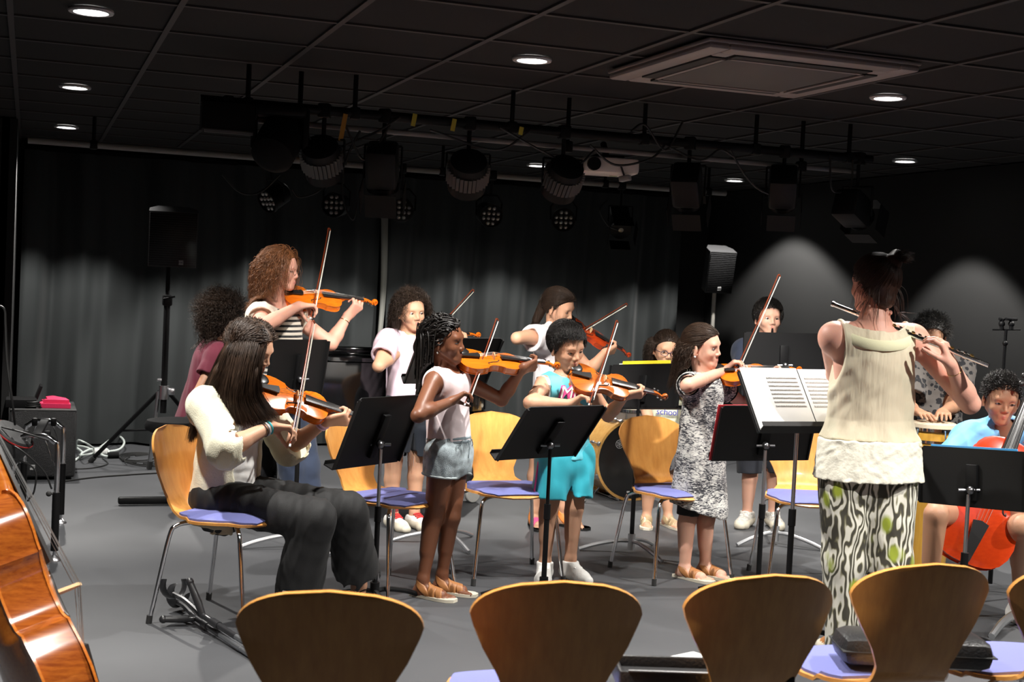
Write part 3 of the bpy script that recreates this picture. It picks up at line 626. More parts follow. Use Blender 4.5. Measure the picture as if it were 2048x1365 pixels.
def inst(M, sc, var, label, name='violin', cat='violin', group=None, rib=.031, arch=.014, bh=.033, endpin=0., ribm=None, neckz=0.):
    """x: tail to scroll, y: bass side, z: away from the top plate"""
    M = np.asarray(M); O = M[:3, 3].copy(); MM = M.copy(); MM[:3, :3] = M[:3, :3]*sc
    t = empty(name, O, 0, label, cat, group); bd = lambda mb, n, m, lab=None, p=None: mb.build(n, m, p or t, lab, o=O)
    us = [math.sin(pi/2*(2*j/12-1)) for j in range(13)]
    xs = sorted(set(OX+[.035, .065, .095, .122, .183, .197, .213, .23, .29, .31])); ws = np.interp(xs, OX, OW); nx = len(xs)
    mb = MB()
    def plate(z0, sg, th):
        vv = []
        for o in (0, 1):
            for i, x in enumerate(xs):
                e = max(0, math.sin(pi*min(1, max(0, (x-.004)/.348))))**.6
                for u in us: vv.append((x, ws[i]*u, z0+sg*(o*th+(arch*e*max(0, 1-(abs(u)/.93)**2.2)**1.1 if o else 0))))
        K = nx*13; id = lambda l, i, j: l*K+i*13+j; ff = []
        for i in range(nx-1):
            for j in range(12):
                ff += [(id(0, i, j), id(0, i+1, j), id(0, i+1, j+1), id(0, i, j+1)), (id(1, i, j), id(1, i, j+1), id(1, i+1, j+1), id(1, i+1, j))]
            for j in (0, 12): ff.append((id(0, i, j), id(1, i, j), id(1, i+1, j), id(0, i+1, j)))
        for j in range(12):
            for i in (0, nx-1): ff.append((id(0, i, j), id(0, i, j+1), id(1, i, j+1), id(1, i, j)))
        mb.add(vv, ff, 0, MM)
    plate(0, 1, .0035); plate(-rib, -1, .0035)
    cx, kx = .178, .975
    loop = [(cx+(x-cx)*kx, w*.955) for x, w in zip(xs, ws)]+[(cx+(x-cx)*kx, -w*.955) for x, w in list(zip(xs, ws))[::-1]]
    mb.prism(loop, -rib, 0, 1, MM)
    bd(mb, 'body', [var, ribm or var])
    for s in (-1, 1):
        fp = [(.226, s*.022, .0), (.219, s*.020, 0), (.218, s*.028, 0), (.205, s*.033, 0), (.185, s*.036, 0), (.168, s*.041, 0), (.158, s*.045, 0), (.155, s*.053, 0), (.163, s*.051, 0)]
        def zz(x, y):
            w = float(np.interp(x, xs, ws)); return .0036+arch*max(0, math.sin(pi*(x-.004)/.348))**.6*max(0, 1-(abs(y)/w/.93)**2.2)**1.1
        bd(MB().tube([(x, y, zz(x, y)) for x, y, _ in fp], lambda q: .0016+.0011*math.sin(pi*q), 6, sm=3, M=MM), 'sound_hole', EB)
    fz = lambda x: .0165+.018*(.5-x)/.26*0+(.0145+ (x-.24)*(-.01))+neckz*0
    fb = MB(); vv = []
    for x, w, z in [(.238, .021, .029), (.37, .0165, .0225), (.498, .012, .016)]:
        vv += [(x, -w, z-.005), (x, -w, z), (x, -w*.5, z+.0022), (x, w*.5, z+.0022), (x, w, z), (x, w, z-.005)]
    ff = [(i*6+j, i*6+(j+1) % 6, (i+1)*6+(j+1) % 6, (i+1)*6+j) for i in range(2) for j in range(6)]+[(5, 4, 3, 2, 1, 0), (12, 13, 14, 15, 16, 17)]
    bd(fb.add(vv, ff, 0, MM), 'fingerboard', EB)
    nk = MB().tube([(.345, 0, .004), (.37, 0, .010), (.49, 0, .007), (.505, 0, .006)], lambda q: .0125-.002*q, 10, sm=3, M=MM)
    nk.tube([(.35, 0, -.028), (.362, 0, -.01), (.38, 0, .004)], .010, 8, sm=3, M=MM)
    pb = [(.495, 0, .008), (.52, 0, .004), (.545, 0, -.006), (.562, 0, -.016), (.575, 0, -.014)]
    nk.tube(pb, lambda q: .0125-.0035*q, 8, sm=4, sq=(v3(0, 1, 0), .95), M=MM)
    sp = [(.573+.017*(1-a/13)*math.cos(a*.9-1.2), 0, -.004+.017*(1-a/13)*math.sin(a*.9-1.2)) for a in range(12)]
    nk.tube(sp, lambda q: .0085-.003*q, 8, sm=2, sq=(v3(0, 1, 0), 1.35), M=MM)
    nk.tube([(.572, -.017, -.003), (.572, .017, -.003)], lambda q: .0045, 10, M=MM)
    bd(nk, 'neck', var)
    for x, s in ((.51, 1), (.522, -1), (.535, 1), (.548, -1)):
        z = float(np.interp(x, [.495, .52, .545, .562], [.008, .004, -.006, -.016]))+.002
        bd(MB().tube([(x, -s*.012, z), (x, s*.024, z)], .0028, 8, M=MM).sphere((x, s*.031, z), (.0085, .008, .0035), n=10, M=MM), 'peg', EB)
    bd(MB().prism([(-.022, 0), (-.02, .004), (-.008, .006), (-.004, 0), (.004, 0), (.008, .006), (.02, .004), (.022, 0), (.019, bh*.75), (.0, bh), (-.019, bh*.75)][::1], -.0022, .0022, M=MM @ frame((.195, 0, .016), (0, 1, 0), (0, 0, 1), (1, 0, 0))), 'bridge', MAPLE)
    bz = .016+bh*.86
    bd(MB().prism([(.004, -.008), (.004, .008), (.112, .021), (.117, 0), (.112, -.021)], .0, .007, M=MM @ frame((0, 0, .018), nrm((1, 0, .06)), (0, 1, 0), nrm((-.06, 0, 1)))).tube([(.006, 0, .02), (-.003, 0, .006), (-.003, 0, -.006)], .0025, 6, M=MM), 'tailpiece', EB)
    if not endpin:
        bd(MB().sphere((.035, .048, .019), (.036, .034, .008), n=14, M=MM).box((-.001, .04, -.012), (.006, .02, .046), M=MM, bev=.002), 'chin_rest', EB)
    for i in range(4):
        y = (i-1.5)
        bd(MB().tube([(.112, y*.0085, .0275), (.195, y*.0105, bz+.003-.0012*abs(y)*1.6), (.498, y*.0052, .0185), (.52, y*.003, .006)], .0007 if sc < 1.2 else .0006, 5, M=MM), 'string', STR)
    if endpin: bd(MB().tube([(0, 0, -rib/2), (-.012, 0, -rib/2)], .009, 10, M=MM).tube([(0, 0, -rib/2), (-endpin/sc, 0, -rib/2)], .0028, 8, M=MM), 'endpin', STEEL)
    return t
def inst_px(tail, scroll, n, L, var, label, **k):
    """tail, scroll: world points on the instrument axis; n: rough top normal"""
    a, b = np.asarray(tail, float), np.asarray(scroll, float); x = nrm(b-a); z = nrm(np.asarray(n)-x*(np.asarray(n) @ x)); sc = np.linalg.norm(b-a)/.58
    return inst(frame(a, x, np.cross(z, x), z), sc, var, label, **k), frame(a, x, np.cross(z, x), z), sc
def bow(frog, tip, hair_dir, label, stick=None):
    a, b = np.asarray(frog, float), np.asarray(tip, float); L = np.linalg.norm(b-a); x = (b-a)/L; h = nrm(np.asarray(hair_dir)-x*(np.asarray(hair_dir) @ x))
    t = empty('violin_bow', a, 0, label, 'bow', 'violin bows'); k = L/.72; st = stick or mat('pernambuco', (.17, .030, .009), .3, coat=.4)
    q = lambda s, o: a+x*s*L+h*o*k
    MB().tube([q(-.02, 0), q(.02, 0), q(.3, .004), q(.6, .006), q(.9, .003), q(.985, 0)], lambda s: (.0046-.0014*s)*k, 8, sm=4).tube([q(.985, 0), q(1, .008), q(.993, .022)], .0045*k, 6).build('stick', st, t, o=a)
    M = frame(q(.055, .012), x, h, np.cross(x, h)); MB().box((0, 0, 0), (.045*k, .02*k, .010*k), M=M, bev=.003).build('frog', EB, t, o=a)
    MB().tube([q(-.03, 0), q(-.012, 0)], .0048*k, 8).build('screw', WHITE, t, o=a)
    hb = MB(); sd = np.cross(x, h)
    hb.add([q(.06, .023)+sd*.0045*k, q(.06, .023)-sd*.0045*k, q(.06, .0245)-sd*.0045*k, q(.06, .0245)+sd*.0045*k, q(.988, .021)+sd*.003*k, q(.988, .021)-sd*.003*k, q(.988, .0225)-sd*.003*k, q(.988, .0225)+sd*.003*k], [(0, 1, 5, 4), (1, 2, 6, 5), (2, 3, 7, 6), (3, 0, 4, 7), (3, 2, 1, 0), (4, 5, 6, 7)])
    hb.build('bow_hair', HAIRB, t, o=a); return t
# foreground cello, seen from its side
_x = nrm(-RT*.40+UP*.90+FW*.12); _z = nrm(RT*.70+UP*.38+FW*.60); _z = nrm(_z-_x*(_z @ _x)); _y = np.cross(_z, _x); sc = 2.12
o = D(98, 1178, 3.9)-_x*.2*sc+_y*(.055*sc)*(1 if _y @ FW > 0 else -1)
inst(frame(o, _x, _y, _z), sc, VAR['gold'], 'dark brown glossy cello at the lower left corner, seen from its side', 'cello', 'cello', None, rib=.060, arch=.017, bh=.043, endpin=.25, ribm=varnish('varnish_rib', (.42, .115, .016), (.20, .040, .008), .16))
# ================================================================== piano
bx, by = 1.42, 7.98; lac = mat('piano_lacquer', (.008, .008, .009), .06, coat=1.)
t = empty('grand_piano', (2.1, 8.75, 0), 0, 'black glossy grand piano behind the striped woman and the curly haired girl', 'piano'); O = (2.1, 8.75, 0)
outl = [(bx, by), (bx+.55, by), (bx+.75, by+.05), (bx+.95, by+.2), (bx+1.12, by+.34), (bx+1.32, by+.46), (bx+1.5, by+.62), (bx+1.58, by+.85), (bx+1.55, by+1.1), (bx+1.42, by+1.3), (bx+1.2, by+1.42), (bx, by+1.46)]
outl = [tuple(p) for p in smooth_path([v3(x, y, 0)[:2] for x, y in outl], 4)]
MB().prism(outl, .62, .955).build('case', lac, t, o=O)
big = [((x-2.1)*1.012+2.1, (y-8.75)*1.012+8.75) for x, y in outl if x > bx+.3]
MB().prism([(bx+.3, by-.01)]+big+[(bx+.3, by+1.48)], .962, .985).build('lid', lac, t, o=O)
MB().box((bx-.06, by+.73, .66), (.26, 1.46, .09), bev=.01).box((bx-.06, by+.035, .73), (.26, .07, .14), bev=.015).box((bx-.06, by+1.425, .73), (.26, .07, .14), bev=.015).build('keyboard_shelf', lac, t, o=O)
MB().box((bx-.1, by+.73, .718), (.15, 1.24, .022)).build('keys', mat('ivory', (.8, .78, .72), .3), t, o=O)
MB().box((bx+.36, by+.73, 1.02), (.03, .95, .055), bev=.005).box((bx+.62, by+.45, 1.01), (.5, .34, .04), bev=.005).build('music_desk', lac, t, o=O)
for x, y in ((bx+.1, by+.13), (bx+.1, by+1.33), (2.86, 8.62)):
    lg = MB().box((x, y, .36), (.13, .13, .52), bev=.02).build('leg', lac, t, o=O)
    ws_ = MB().lathe([(.012, -.014), (.052, -.014), (.057, -.008), (.057, .008), (.052, .014), (.012, .014)], 20, M=zframe((x-.02, y-.09, .057), (.35, -1, 0))); ws_.build('caster', mat('caster_grey', (.5, .5, .48), .4), lg, o=O)
    MB().box((x, y-.03, .10), (.10, .12, .03), bev=.008).build('caster_fork', STEEL, lg, o=O)
MB().tube([(bx+.2, by+.7, .62), (bx+.2, by+.7, .14)], .02, 8).tube([(bx+.2, by+.82, .62), (bx+.2, by+.82, .14)], .02, 8).box((bx+.18, by+.76, .13), (.14, .3, .1), bev=.01).build('pedal_lyre', lac, t, o=O)
c = G(352, 838, .54); O = (c[0], c[1], 0); t = empty('piano_stool', O, 0, 'round black padded stool under the person in maroon', 'stool')
MB().lathe([(.001, .455), (.15, .455), (.185, .475), (.19, .50), (.175, .53), (.12, .54), (.001, .545)], 32, M=frame(O, (1, 0, 0), (0, 1, 0), (0, 0, 1))).build('seat', BLK2, t, o=O)
MB().tube([(O[0], O[1], .04), (O[0], O[1], .46)], .025, 12).build('column', BLACK, t, o=O)
for i in range(4):
    d = hdir(-70+90*i); p = v3(O[0], O[1], 0); MB().box((0, 0, 0), (.05, .34, .045), M=frame(p+d*.16+v3(0, 0, .03), np.cross(d, v3(0, 0, 1)), d, (0, 0, 1)), bev=.012).build('foot', BLACK, t, o=O)
# ================================================================== drums
c = G(1268, 1010, 0)+hdir(180)*.18; c = v3(c[0], c[1], .285); a = nrm(hdir(22)); R0 = .283; Dp = .40
t = empty('bass_drum', (c[0], c[1], 0), 0, 'bass drum with golden wood shell and black front head behind the empty chair', 'drum'); O = (c[0], c[1], 0)
M = zframe(c, a, (0, 0, 1))   # z out of the front head
gold = wood('maple_shell', (.85, .50, .16), (.75, .38, .10), .25, (20, 20, 20), .5)
MB().lathe([(R0-.012, -Dp), (R0-.012, -.02), (R0-.02, -.02), (R0-.02, -Dp)], 48, M=M, cap=False).build('shell', gold, t, o=O)
for z0 in (-.045, -Dp-.01): MB().lathe([(R0-.014, z0), (R0+.006, z0), (R0+.008, z0+.045), (R0-.010, z0+.047)], 48, M=M, cap=False).build('hoop', gold, t, o=O)
hd = MB().lathe([(.0005, -.006), (R0-.013, -.006), (R0-.013, -.012), (.0005, -.012)], 48, M=M).build('front_head', mat('drum_head_black', (.012, .012, .012), .3, coat=.3), t, o=O)
MB().lathe([(.0005, -Dp), (R0-.013, -Dp), (R0-.013, -Dp+.006), (.0005, -Dp+.006)], 48, M=M).build('back_head', WHITE, t, o=O)
for i in range(8):
    an = 2*pi*(i+.5)/8; p = M[:3, :3] @ v3(math.cos(an)*(R0+.014), math.sin(an)*(R0+.014), 0)+c
    MB().tube([p, p-a*Dp*.9], .004, 6).box((0, 0, 0), (.014, .03, .03), M=zframe(p-a*.01, a, p-c), bev=.004).box((0, 0, 0), (.02, .02, .05), M=zframe(p-a*.1, a, p-c), bev=.004).build('lug', STEEL, t, o=O)
for s in (-1, 1):
    d = np.cross(a, v3(0, 0, 1))*s; p = c+d*R0*.98-a*.08; MB().tube([p, p+d*.06-v3(0, 0, .1)+a*.05, v3(*(p+d*.12+a*.14)[:2], .01)], .008, 8).sphere(v3(*(p+d*.12+a*.14)[:2], .012), .013).build('spur', STEEL, t, o=O)
def text_mesh(txt, size, M, m, name, parent, o=(0, 0, 0), label=None, ext=.0006, align='CENTER', shear=0., bold=0.):
    cu = bpy.data.curves.new('t', 'FONT'); cu.body = txt; cu.size = size; cu.extrude = ext; cu.align_x = align; cu.align_y = 'CENTER'; cu.shear = shear; cu.offset = bold
    ob = bpy.data.objects.new('t', cu); COL.objects.link(ob); dg = bpy.context.evaluated_depsgraph_get(); me = bpy.data.meshes.new_from_object(ob.evaluated_get(dg)); bpy.data.objects.remove(ob); bpy.data.curves.remove(cu)
    Mo = Matrix([list(r) for r in np.asarray(M)]); me.transform(Mo); me.transform(Matrix.Translation([-float(x) for x in o])); me.materials.clear(); me.materials.append(m); me.name = name
    return link(name, me, parent, label)
lgm = mat('logo_white', (.75, .75, .75), .5)
right = nrm(np.cross(v3(0, 0, 1), a)); TM = frame(c+a*-.0045, right, (0, 0, 1), a)
text_mesh('YAMAHA', .062, TM @ frame((.055, .105, 0), (1, 0, 0), (0, 1, 0), (0, 0, 1)), lgm, 'lettering', hd, O, bold=.0016)
lg = MB(); q = TM @ frame((-.115, .112, .0006), (1, 0, 0), (0, 1, 0), (0, 0, 1))
lg.tube([(.029*math.cos(2*pi*i/32), .029*math.sin(2*pi*i/32), 0) for i in range(32)], .0017, 5, closed=True, M=q)
for k in range(3):
    an = pi/2+k*2*pi/3
    for sgn in (1, -1):
        lg.tube([(.024*math.cos(an)*sgn, .024*math.sin(an)*sgn, 0), (0, 0, 0)], .0015, 5, M=q)
        e = v3(math.cos(an), math.sin(an), 0)*.017*sgn; n2 = v3(-math.sin(an), math.cos(an), 0)*.008; lg.tube([e-n2, e*.75, e+n2], .0013, 5, M=q)
lg.build('round_emblem', lgm, hd, o=O)
MB().prism([(-.012, .006), (.012, .006), (.009, -.006), (0, -.010), (-.009, -.006)], 0, .001, M=TM @ frame((-.03, -.225, 0), (1, 0, 0), (0, 1, 0), (0, 0, 1))).build('small_badge', lgm, hd, o=O)
def drum(name, c, r, h, label, skin, shell, tilt=(0, 0, 1), stand_z=None, cat='drum'):
    t = empty(name, (c[0], c[1], 0), 0, label, cat); O = (c[0], c[1], 0); M = zframe(c, tilt)
    MB().lathe([(r*.97, -h), (r*.97, -.01), (r*.93, -.01), (r*.93, -h)], 36, M=M, cap=False).build('shell', shell, t, o=O)
    MB().lathe([(.0005, .001), (r*.95, .001), (r*.98, -.004), (r*.98, -.01), (.0005, -.008)], 36, M=M).build('head', skin, t, o=O)
    for z in (0., -h): MB().lathe([(r*.985, z-.016), (r*1.03, z-.016), (r*1.03, z+.006), (r*.985, z+.006)], 36, M=M, cap=False).build('rim', CHROME, t, o=O)
    for i in range(6):
        an = 2*pi*i/6; MB().tube([M[:3, :3] @ v3(math.cos(an)*r*1.03, math.sin(an)*r*1.03, -.01)+c, M[:3, :3] @ v3(math.cos(an)*r*1.03, math.sin(an)*r*1.03, -h+.01)+c], .004, 6).build('lug', CHROME, t, o=O)
    b = v3(c[0], c[1], 0)
    MB().tube([c-nrm(tilt)*h, b+v3(0, 0, .25)], .012, 8).build('stand_post', CHROME, t, o=O)
    for i in range(3):
        d = hdir(30+120*i); MB().tube([b+v3(0, 0, .28), b+d*.22+v3(0, 0, .01)], .009, 8).build('stand_leg', CHROME, t, o=O)
    return t
sk = mat('drum_skin', (.62, .52, .38), .5)
c = D(1258, 818, 9.62); drum('snare_drum', c, .15, .12, 'small white topped snare drum just above the empty chair back', sk, mat('snare_shell', (.7, .62, .55), .3, .6))
c = D(1196, 832, 9.95); drum('floor_drum', c, .17, .28, 'dark floor drum behind the boy in cyan, beside the bass drum', sk, BLACK)
# conga played by the person in the flowered shirt
c = D(1868, 848, 7.6); r = .135; O = (c[0], c[1], 0); t = empty('conga_drum', O, 0, 'conga drum with pale head and yellow wood shell behind the flute player', 'drum'); M = frame(c, (1, 0, 0), (0, 1, 0), (0, 0, 1))
MB().lathe([(.105, -c[2]+.01), (.125, -c[2]+.2), (.15, -c[2]+.42), (.148, -.1), (.132, -.03), (.12, -.03)], 36, M=M).build('shell', wood('conga_wood', (.72, .40, .06), (.6, .3, .04), .3, (30, 30, 2), .4), t, o=O)
MB().lathe([(.0005, .012), (.11, .010), (.13, .002), (.136, -.02), (.13, -.022), (.0005, -.01)], 36, M=M).build('head', sk, t, o=O)
MB().lathe([(.137, -.036), (.143, -.036), (.143, -.018), (.137, -.018)], 36, M=M, cap=False).lathe([(.15, -.10), (.154, -.10), (.154, -.085), (.15, -.085)], 36, M=M, cap=False).build('rim', CHROME, t, o=O)
for i in range(6):
    an = 2*pi*(i+.3)/6; p = v3(math.cos(an), math.sin(an), 0); MB().tube([c+p*.145-v3(0, 0, .025), c+p*.155-v3(0, 0, .12)], .005, 6).sphere(c+p*.156-v3(0, 0, .125), .011, n=8).build('lug', CHROME, t, o=O)
# ================================================================== loudspeakers
grl = mat('speaker_grille', (.03, .03, .032), .35, metal=.3); ntg = grl.node_tree; bg = ntg.nodes['Principled BSDF']
tc = N(ntg, 'ShaderNodeTexCoord'); mp = N(ntg, 'ShaderNodeMapping'); mp.inputs['Scale'].default_value = (160, 160, 105); w1 = N(ntg, 'ShaderNodeTexWave', i_Scale=.12, i_Distortion=1.2, i_Detail=2.); w1.bands_direction = 'Y'; w1.inputs['Detail Scale'].default_value = 3.; bg.inputs['Specular IOR Level'].default_value = .2; bg.inputs['Metallic'].default_value = 0.
rr = ramp(ntg, [(.45, (.0005, .0005, .0005)), (.75, (.022, .022, .023))]); ntg.links.new(tc.outputs['Object'], mp.inputs[0]); ntg.links.new(mp.outputs[0], w1.inputs['Vector']); ntg.links.new(w1.outputs[0], rr.inputs[0]); ntg.links.new(rr.outputs[0], bg.inputs['Base Color'])
spk = mat('speaker_black', (.022, .022, .023), .5, bump=.2, bscale=400.)
def speaker(c, w, h, d, al, tilt, label, floor=False, badge=(0, -.38), grilles=True):
    a = hdir(al)*math.cos(math.radians(tilt))-v3(0, 0, 1)*math.sin(math.radians(tilt)); rt = nrm(np.cross(v3(0, 0, 1), a)); up = np.cross(a, rt); M = frame(c, rt, up, a)
    Mi = np.eye(4); t = empty('loudspeaker', c, 0, label, 'loudspeaker'); ob = []
    Ml = M.copy(); Ml[:3, 3] = 0
    poly = [(-w/2, 0), (-w/2+.0, -d*.55), (-w*.33, -d), (w*.33, -d), (w/2, -d*.55), (w/2, 0)]
    MB().prism([(x, z) for x, z in poly], -h/2, h/2, M=Ml @ frame((0, 0, 0), (1, 0, 0), (0, 0, 1), (0, -1, 0))).build('cabinet', spk, t, smooth=False)
    g = MB().box((0, 0, .006), (w*.965, h*.97, .012), M=np.eye(4), bev=.004).build('grille', grl, t); g.matrix_local = Matrix([list(r) for r in Ml])
    b = MB().box((badge[0]*w, badge[1]*h, .0135), (.032, .032, .003), M=Ml).build('badge', mat('badge_grey', (.45, .45, .45), .4), t)
    text_mesh('HK', .024, Ml @ frame((badge[0]*w, badge[1]*h, .016), (1, 0, 0), (0, 1, 0), (0, 0, 1)), BLACK, 'lettering', b)
    return t, M
c = PY(1442, 546, 10.55); speaker(c, .24, .375, .24, 8, 16, 'small black loudspeaker on a pole in front of the grey right wall')
O = (c[0]+.02, c[1]+.14, 0); t = empty('speaker_stand', O, 0, 'pole stand under the small loudspeaker at the right wall', 'speaker stand'); b = v3(*O)
MB().tube([b+v3(0, 0, c[2]-.17), b+v3(0, 0, .75)], .0175, 12).build('pole', mat('pole_grey', (.55, .53, .48), .35, .5), t, o=O); MB().tube([b+v3(0, 0, .8), b+v3(0, 0, .2)], .022, 12).box(b+v3(0, 0, .8), (.07, .07, .07), bev=.01).build('lower_pole', BLACK, t, o=O)
for i in range(3): d = hdir(10+120*i); MB().tube([b+v3(0, 0, .62), b+d*.45+v3(0, 0, .012)], .013, 8).build('leg', BLACK, t, o=O)
c = PY(346, 480, 9.9); speaker(c, .34, .40, .30, 14, 10, 'dark loudspeaker high on the tripod stand at the left of the curtain', badge=(.18, -.40))
b = G(335, 905, 0); b = v3(b[0], b[1]+.1, 0); O = tuple(b); t = empty('speaker_stand', O, 0, 'black tripod speaker stand left of the person in maroon', 'speaker stand')
b = v3(c[0]-.01, c[1]+.15, 0); O = tuple(b); t.location = O
MB().tube([v3(b[0], b[1], c[2]-.16), v3(b[0], b[1], 1.2)], .016, 12).build('pole', BLACK, t, o=O)
MB().tube([b+v3(0, 0, 1.25), b+v3(0, 0, .42)], .0225, 12).box(b+v3(0, 0, 1.24), (.07, .06, .08), bev=.012).tube([b+v3(-.03, -.03, 1.25), b+v3(.05, -.04, 1.27)], .007).build('lower_pole', BLACK, t, o=O)
MB().tube([b+v3(0, 0, .62), b+v3(0, 0, .52)], .038, 14).tube([b+v3(-.05, 0, .66), b+v3(.02, 0, .66)], .012).box(b+v3(.05, -.02, .58), (.05, .05, .05), bev=.01).build('leg_collar', STEEL, t, o=O)
fa = G(298, 940, 0)+v3(0, 0, .012)
for e, m in ((fa, STEEL), (b+hdir(250)*.62+v3(0, 0, .012), BLACK), (b+hdir(140)*.6+v3(0, 0, .012), BLACK)):
    lg = MB().tube([b+v3(0, 0, .57)+nrm(e-b)*.04, e], .0155, 10).build('leg', m, t, o=O); MB().tube([e+nrm(b+v3(0, 0, .57)-e)*.05, e-v3(0, 0, .005)], .02, 10).build('rubber_foot', RUBBER, lg, o=O)
    MB().tube([b+v3(0, 0, .3), (b+v3(0, 0, .57))*.45+e*.55], .008, 6).build('brace', BLACK, t, o=O)
# subwoofer and what lies on it
c = v3(.125, 9.60, .25); t = empty('subwoofer', (c[0], 9.9, 0), 0, 'large black subwoofer box on the floor at the left, by the curtain', 'loudspeaker'); O = (c[0], 9.9, 0)
MB().box((c[0], 9.9, .25), (.43, .6, .46), bev=.012).build('cabinet', spk, t, o=O)
MB().box((c[0], 9.596, .25), (.41, .012, .44), bev=.004).build('grille', mat('sub_grille', (.014, .014, .015), .4, bump=.6, bscale=250.), t, o=O)
MB().box((c[0], 9.6, .479), (.42, .02, .008)).build('front_edge', mat('edge_grey', (.13, .13, .13), .35), t, o=O)
for sx in (-1, 1):
    for sy in (-1, 1): MB().tube([(c[0]+sx*.17, 9.9+sy*.24, .025), (c[0]+sx*.17, 9.9+sy*.24, 0)], .02, 10).build('rubber_foot', RUBBER, t, o=O)
bq = MB().box((c[0]-.06, 9.589, .09), (.032, .003, .034)).build('badge', mat('badge_grey', (.45, .45, .45), .4), t, o=O); text_mesh('HK', .024, frame((c[0]-.06, 9.586, .09), (1, 0, 0), (0, 0, 1), (0, -1, 0)), BLACK, 'lettering', bq, O)
ck = mat('pink_cloth', (.62, .02, .09), .85, bump=.3, bscale=250.); cl = MB(); z0 = .482
cl.prism([(.10, 9.70), (.30, 9.68), (.292, 9.85), (.20, 10.06), (.11, 9.98), (.13, 9.86), (.06, 9.84)], z0, z0+.03).prism([(.12, 9.72), (.29, 9.70), (.27, 9.86), (.19, 10.02), (.14, 9.95), (.15, 9.8)], z0+.03, z0+.055).build('folded_cloth', ck)
tag(bpy.data.objects['folded_cloth'], 'folded bright pink cloth lying on the subwoofer', 'cloth')
for n, p, s, lab in (('black_case', (-.02, 9.8, z0+.028), (.2, .26, .055), 'flat black case lying on the left part of the subwoofer'), ('flat_tablet', (.085, 9.93, z0+.07), (.02, .2, .14), 'thin black tablet leaning up between case and pink cloth')):
    o_ = MB().box((0, 0, 0), s, bev=.006, M=zframe((0, 0, 0), (.35 if n == 'flat_tablet' else 0, 0, 1), (1, 0, 0))).build(n, BLK2); o_.location = p; tag(o_, lab, 'case' if n == 'black_case' else 'tablet')
cable('cable_coil', [(.03+.05*math.cos(a_*.7)*(1-.01*a_)+.03, 9.66+.03*math.sin(a_*.7), z0+.006+.0015*a_) for a_ in range(30)], .005, cab, 'small black cable coil on the subwoofer in front of the pink cloth')
# chrome stand at left
t = empty('percussion_stand', (.06, 7.4, 0), 0, 'chrome and black two frame drum stand at the far left', 'drum stand'); O = (.06, 7.4, 0)
fr = []
for (pl, pr_, ty, f) in (((18, 1100), (108, 1122), 868, 'near'), ((38, 1030), (121, 1047), 838, 'far')):
    b2 = G(*pr_); b1 = v3(b2[0]-.205, b2[1]+.06, 0); zt = CAMH-(ty-(523))/2700*depth(b2); fr.append((b1, b2, zt))
    e = nrm(b2-b1); pts = [b1+v3(0, 0, .22), b1+v3(0, 0, zt-.07), b1+e*.02+v3(0, 0, zt-.025), b1+e*.065+v3(0, 0, zt), b2-e*.065+v3(0, 0, zt), b2-e*.02+v3(0, 0, zt-.025), b2+v3(0, 0, zt-.07), b2+v3(0, 0, .22)]
    MB().tube(pts, .0135, 10, sm=4).build('frame', CHROME, t, o=O)
    for b_ in (b1, b2):
        lg = MB().tube([b_+v3(0, 0, .34), b_+v3(0, 0, .05)], .0185, 12).build('leg', BLACK, t, o=O); MB().tube([b_+v3(0, 0, .06), b_+v3(0, 0, .03)], .008, 8).lathe([(.006, .03), (.02, .018), (.033, .006), (.034, 0), (.0005, 0)], 18, M=frame(b_, (1, 0, 0), (0, 1, 0), (0, 0, 1))).build('foot', STEEL, lg, o=O)
        MB().sphere(b_+v3(-.035, -.01, .335), .014, n=8).tube([b_+v3(-.035, -.01, .335), b_+v3(0, 0, .335)], .006).build('knob', RUBBER, lg, o=O)
    m_ = (b1+b2)/2+v3(0, 0, zt)
    for b_, s in ((b1, -1), (b2, 1)): MB().tube([m_+e*s*.045-v3(0, 0, .02), b_+v3(0, 0, zt-.19)], .004, 6).build('brace', CHROME, t, o=O)
m0 = (fr[0][0]+fr[0][1])/2+v3(0, 0, fr[0][2]); m1 = (fr[1][0]+fr[1][1])/2+v3(0, 0, fr[1][2])
MB().box((0, 0, 0), (.045, .02, np.linalg.norm(m1-m0)), M=zframe((m0+m1)/2, m1-m0, (1, 0, 0)), bev=.004).build('centre_bar', BLACK, t, o=O)
for f_ in (.07, .93):
    p_ = m0+(m1-m0)*f_; MB().box(p_+v3(-.05, 0, 0), (.03, .04, .045), bev=.008).build('clamp', BLACK, t, o=O); MB().box(p_+v3(.05, 0, 0), (.03, .04, .045), bev=.008).build('clamp', BLACK, t, o=O)
c = v3(-.045, 7.05, .62); t = empty('black_bongo', c, 0, 'black rounded drum with a red rim line at the left edge', 'drum')
Mz = zframe((0, 0, 0), nrm(v3(.45, -.25, .72))); MB().lathe([(.0005, -.2), (.09, -.2), (.105, -.1), (.105, 0), (.095, .012), (.0005, .02)], 28, M=Mz).build('shell', spk, t); MB().lathe([(.1055, -.004), (.108, -.004), (.108, .002), (.1055, .002)], 28, M=Mz, cap=False).build('red_rim', mat('red_line', (.4, .02, .02), .5), t)
for i, pts in enumerate([[(-.10, 7.0, .66), (.0, 6.95, .64), (.12, 6.96, .60)], [(-.10, 7.0, .6), (0, 6.93, .55), (.1, 6.95, .45), (.14, 6.97, .36)], [(-.1, 7.02, .52), (.05, 6.94, .47), (.06, 6.95, .36), (.03, 6.97, .3)]]):
    cable('cable', pts, .0045, cab, 'thin black cable looped over the chrome drum stand', 'cable', 'cables on the drum stand')
cable('microphone_cable', [D(-12, 610, 6.5), D(8, 618, 6.5), D(11, 650, 6.5), D(14, 720, 6.5), D(24, 800, 6.5), D(30, 850, 6.6)], .006, cab, 'black microphone cable hanging down at the far left edge')
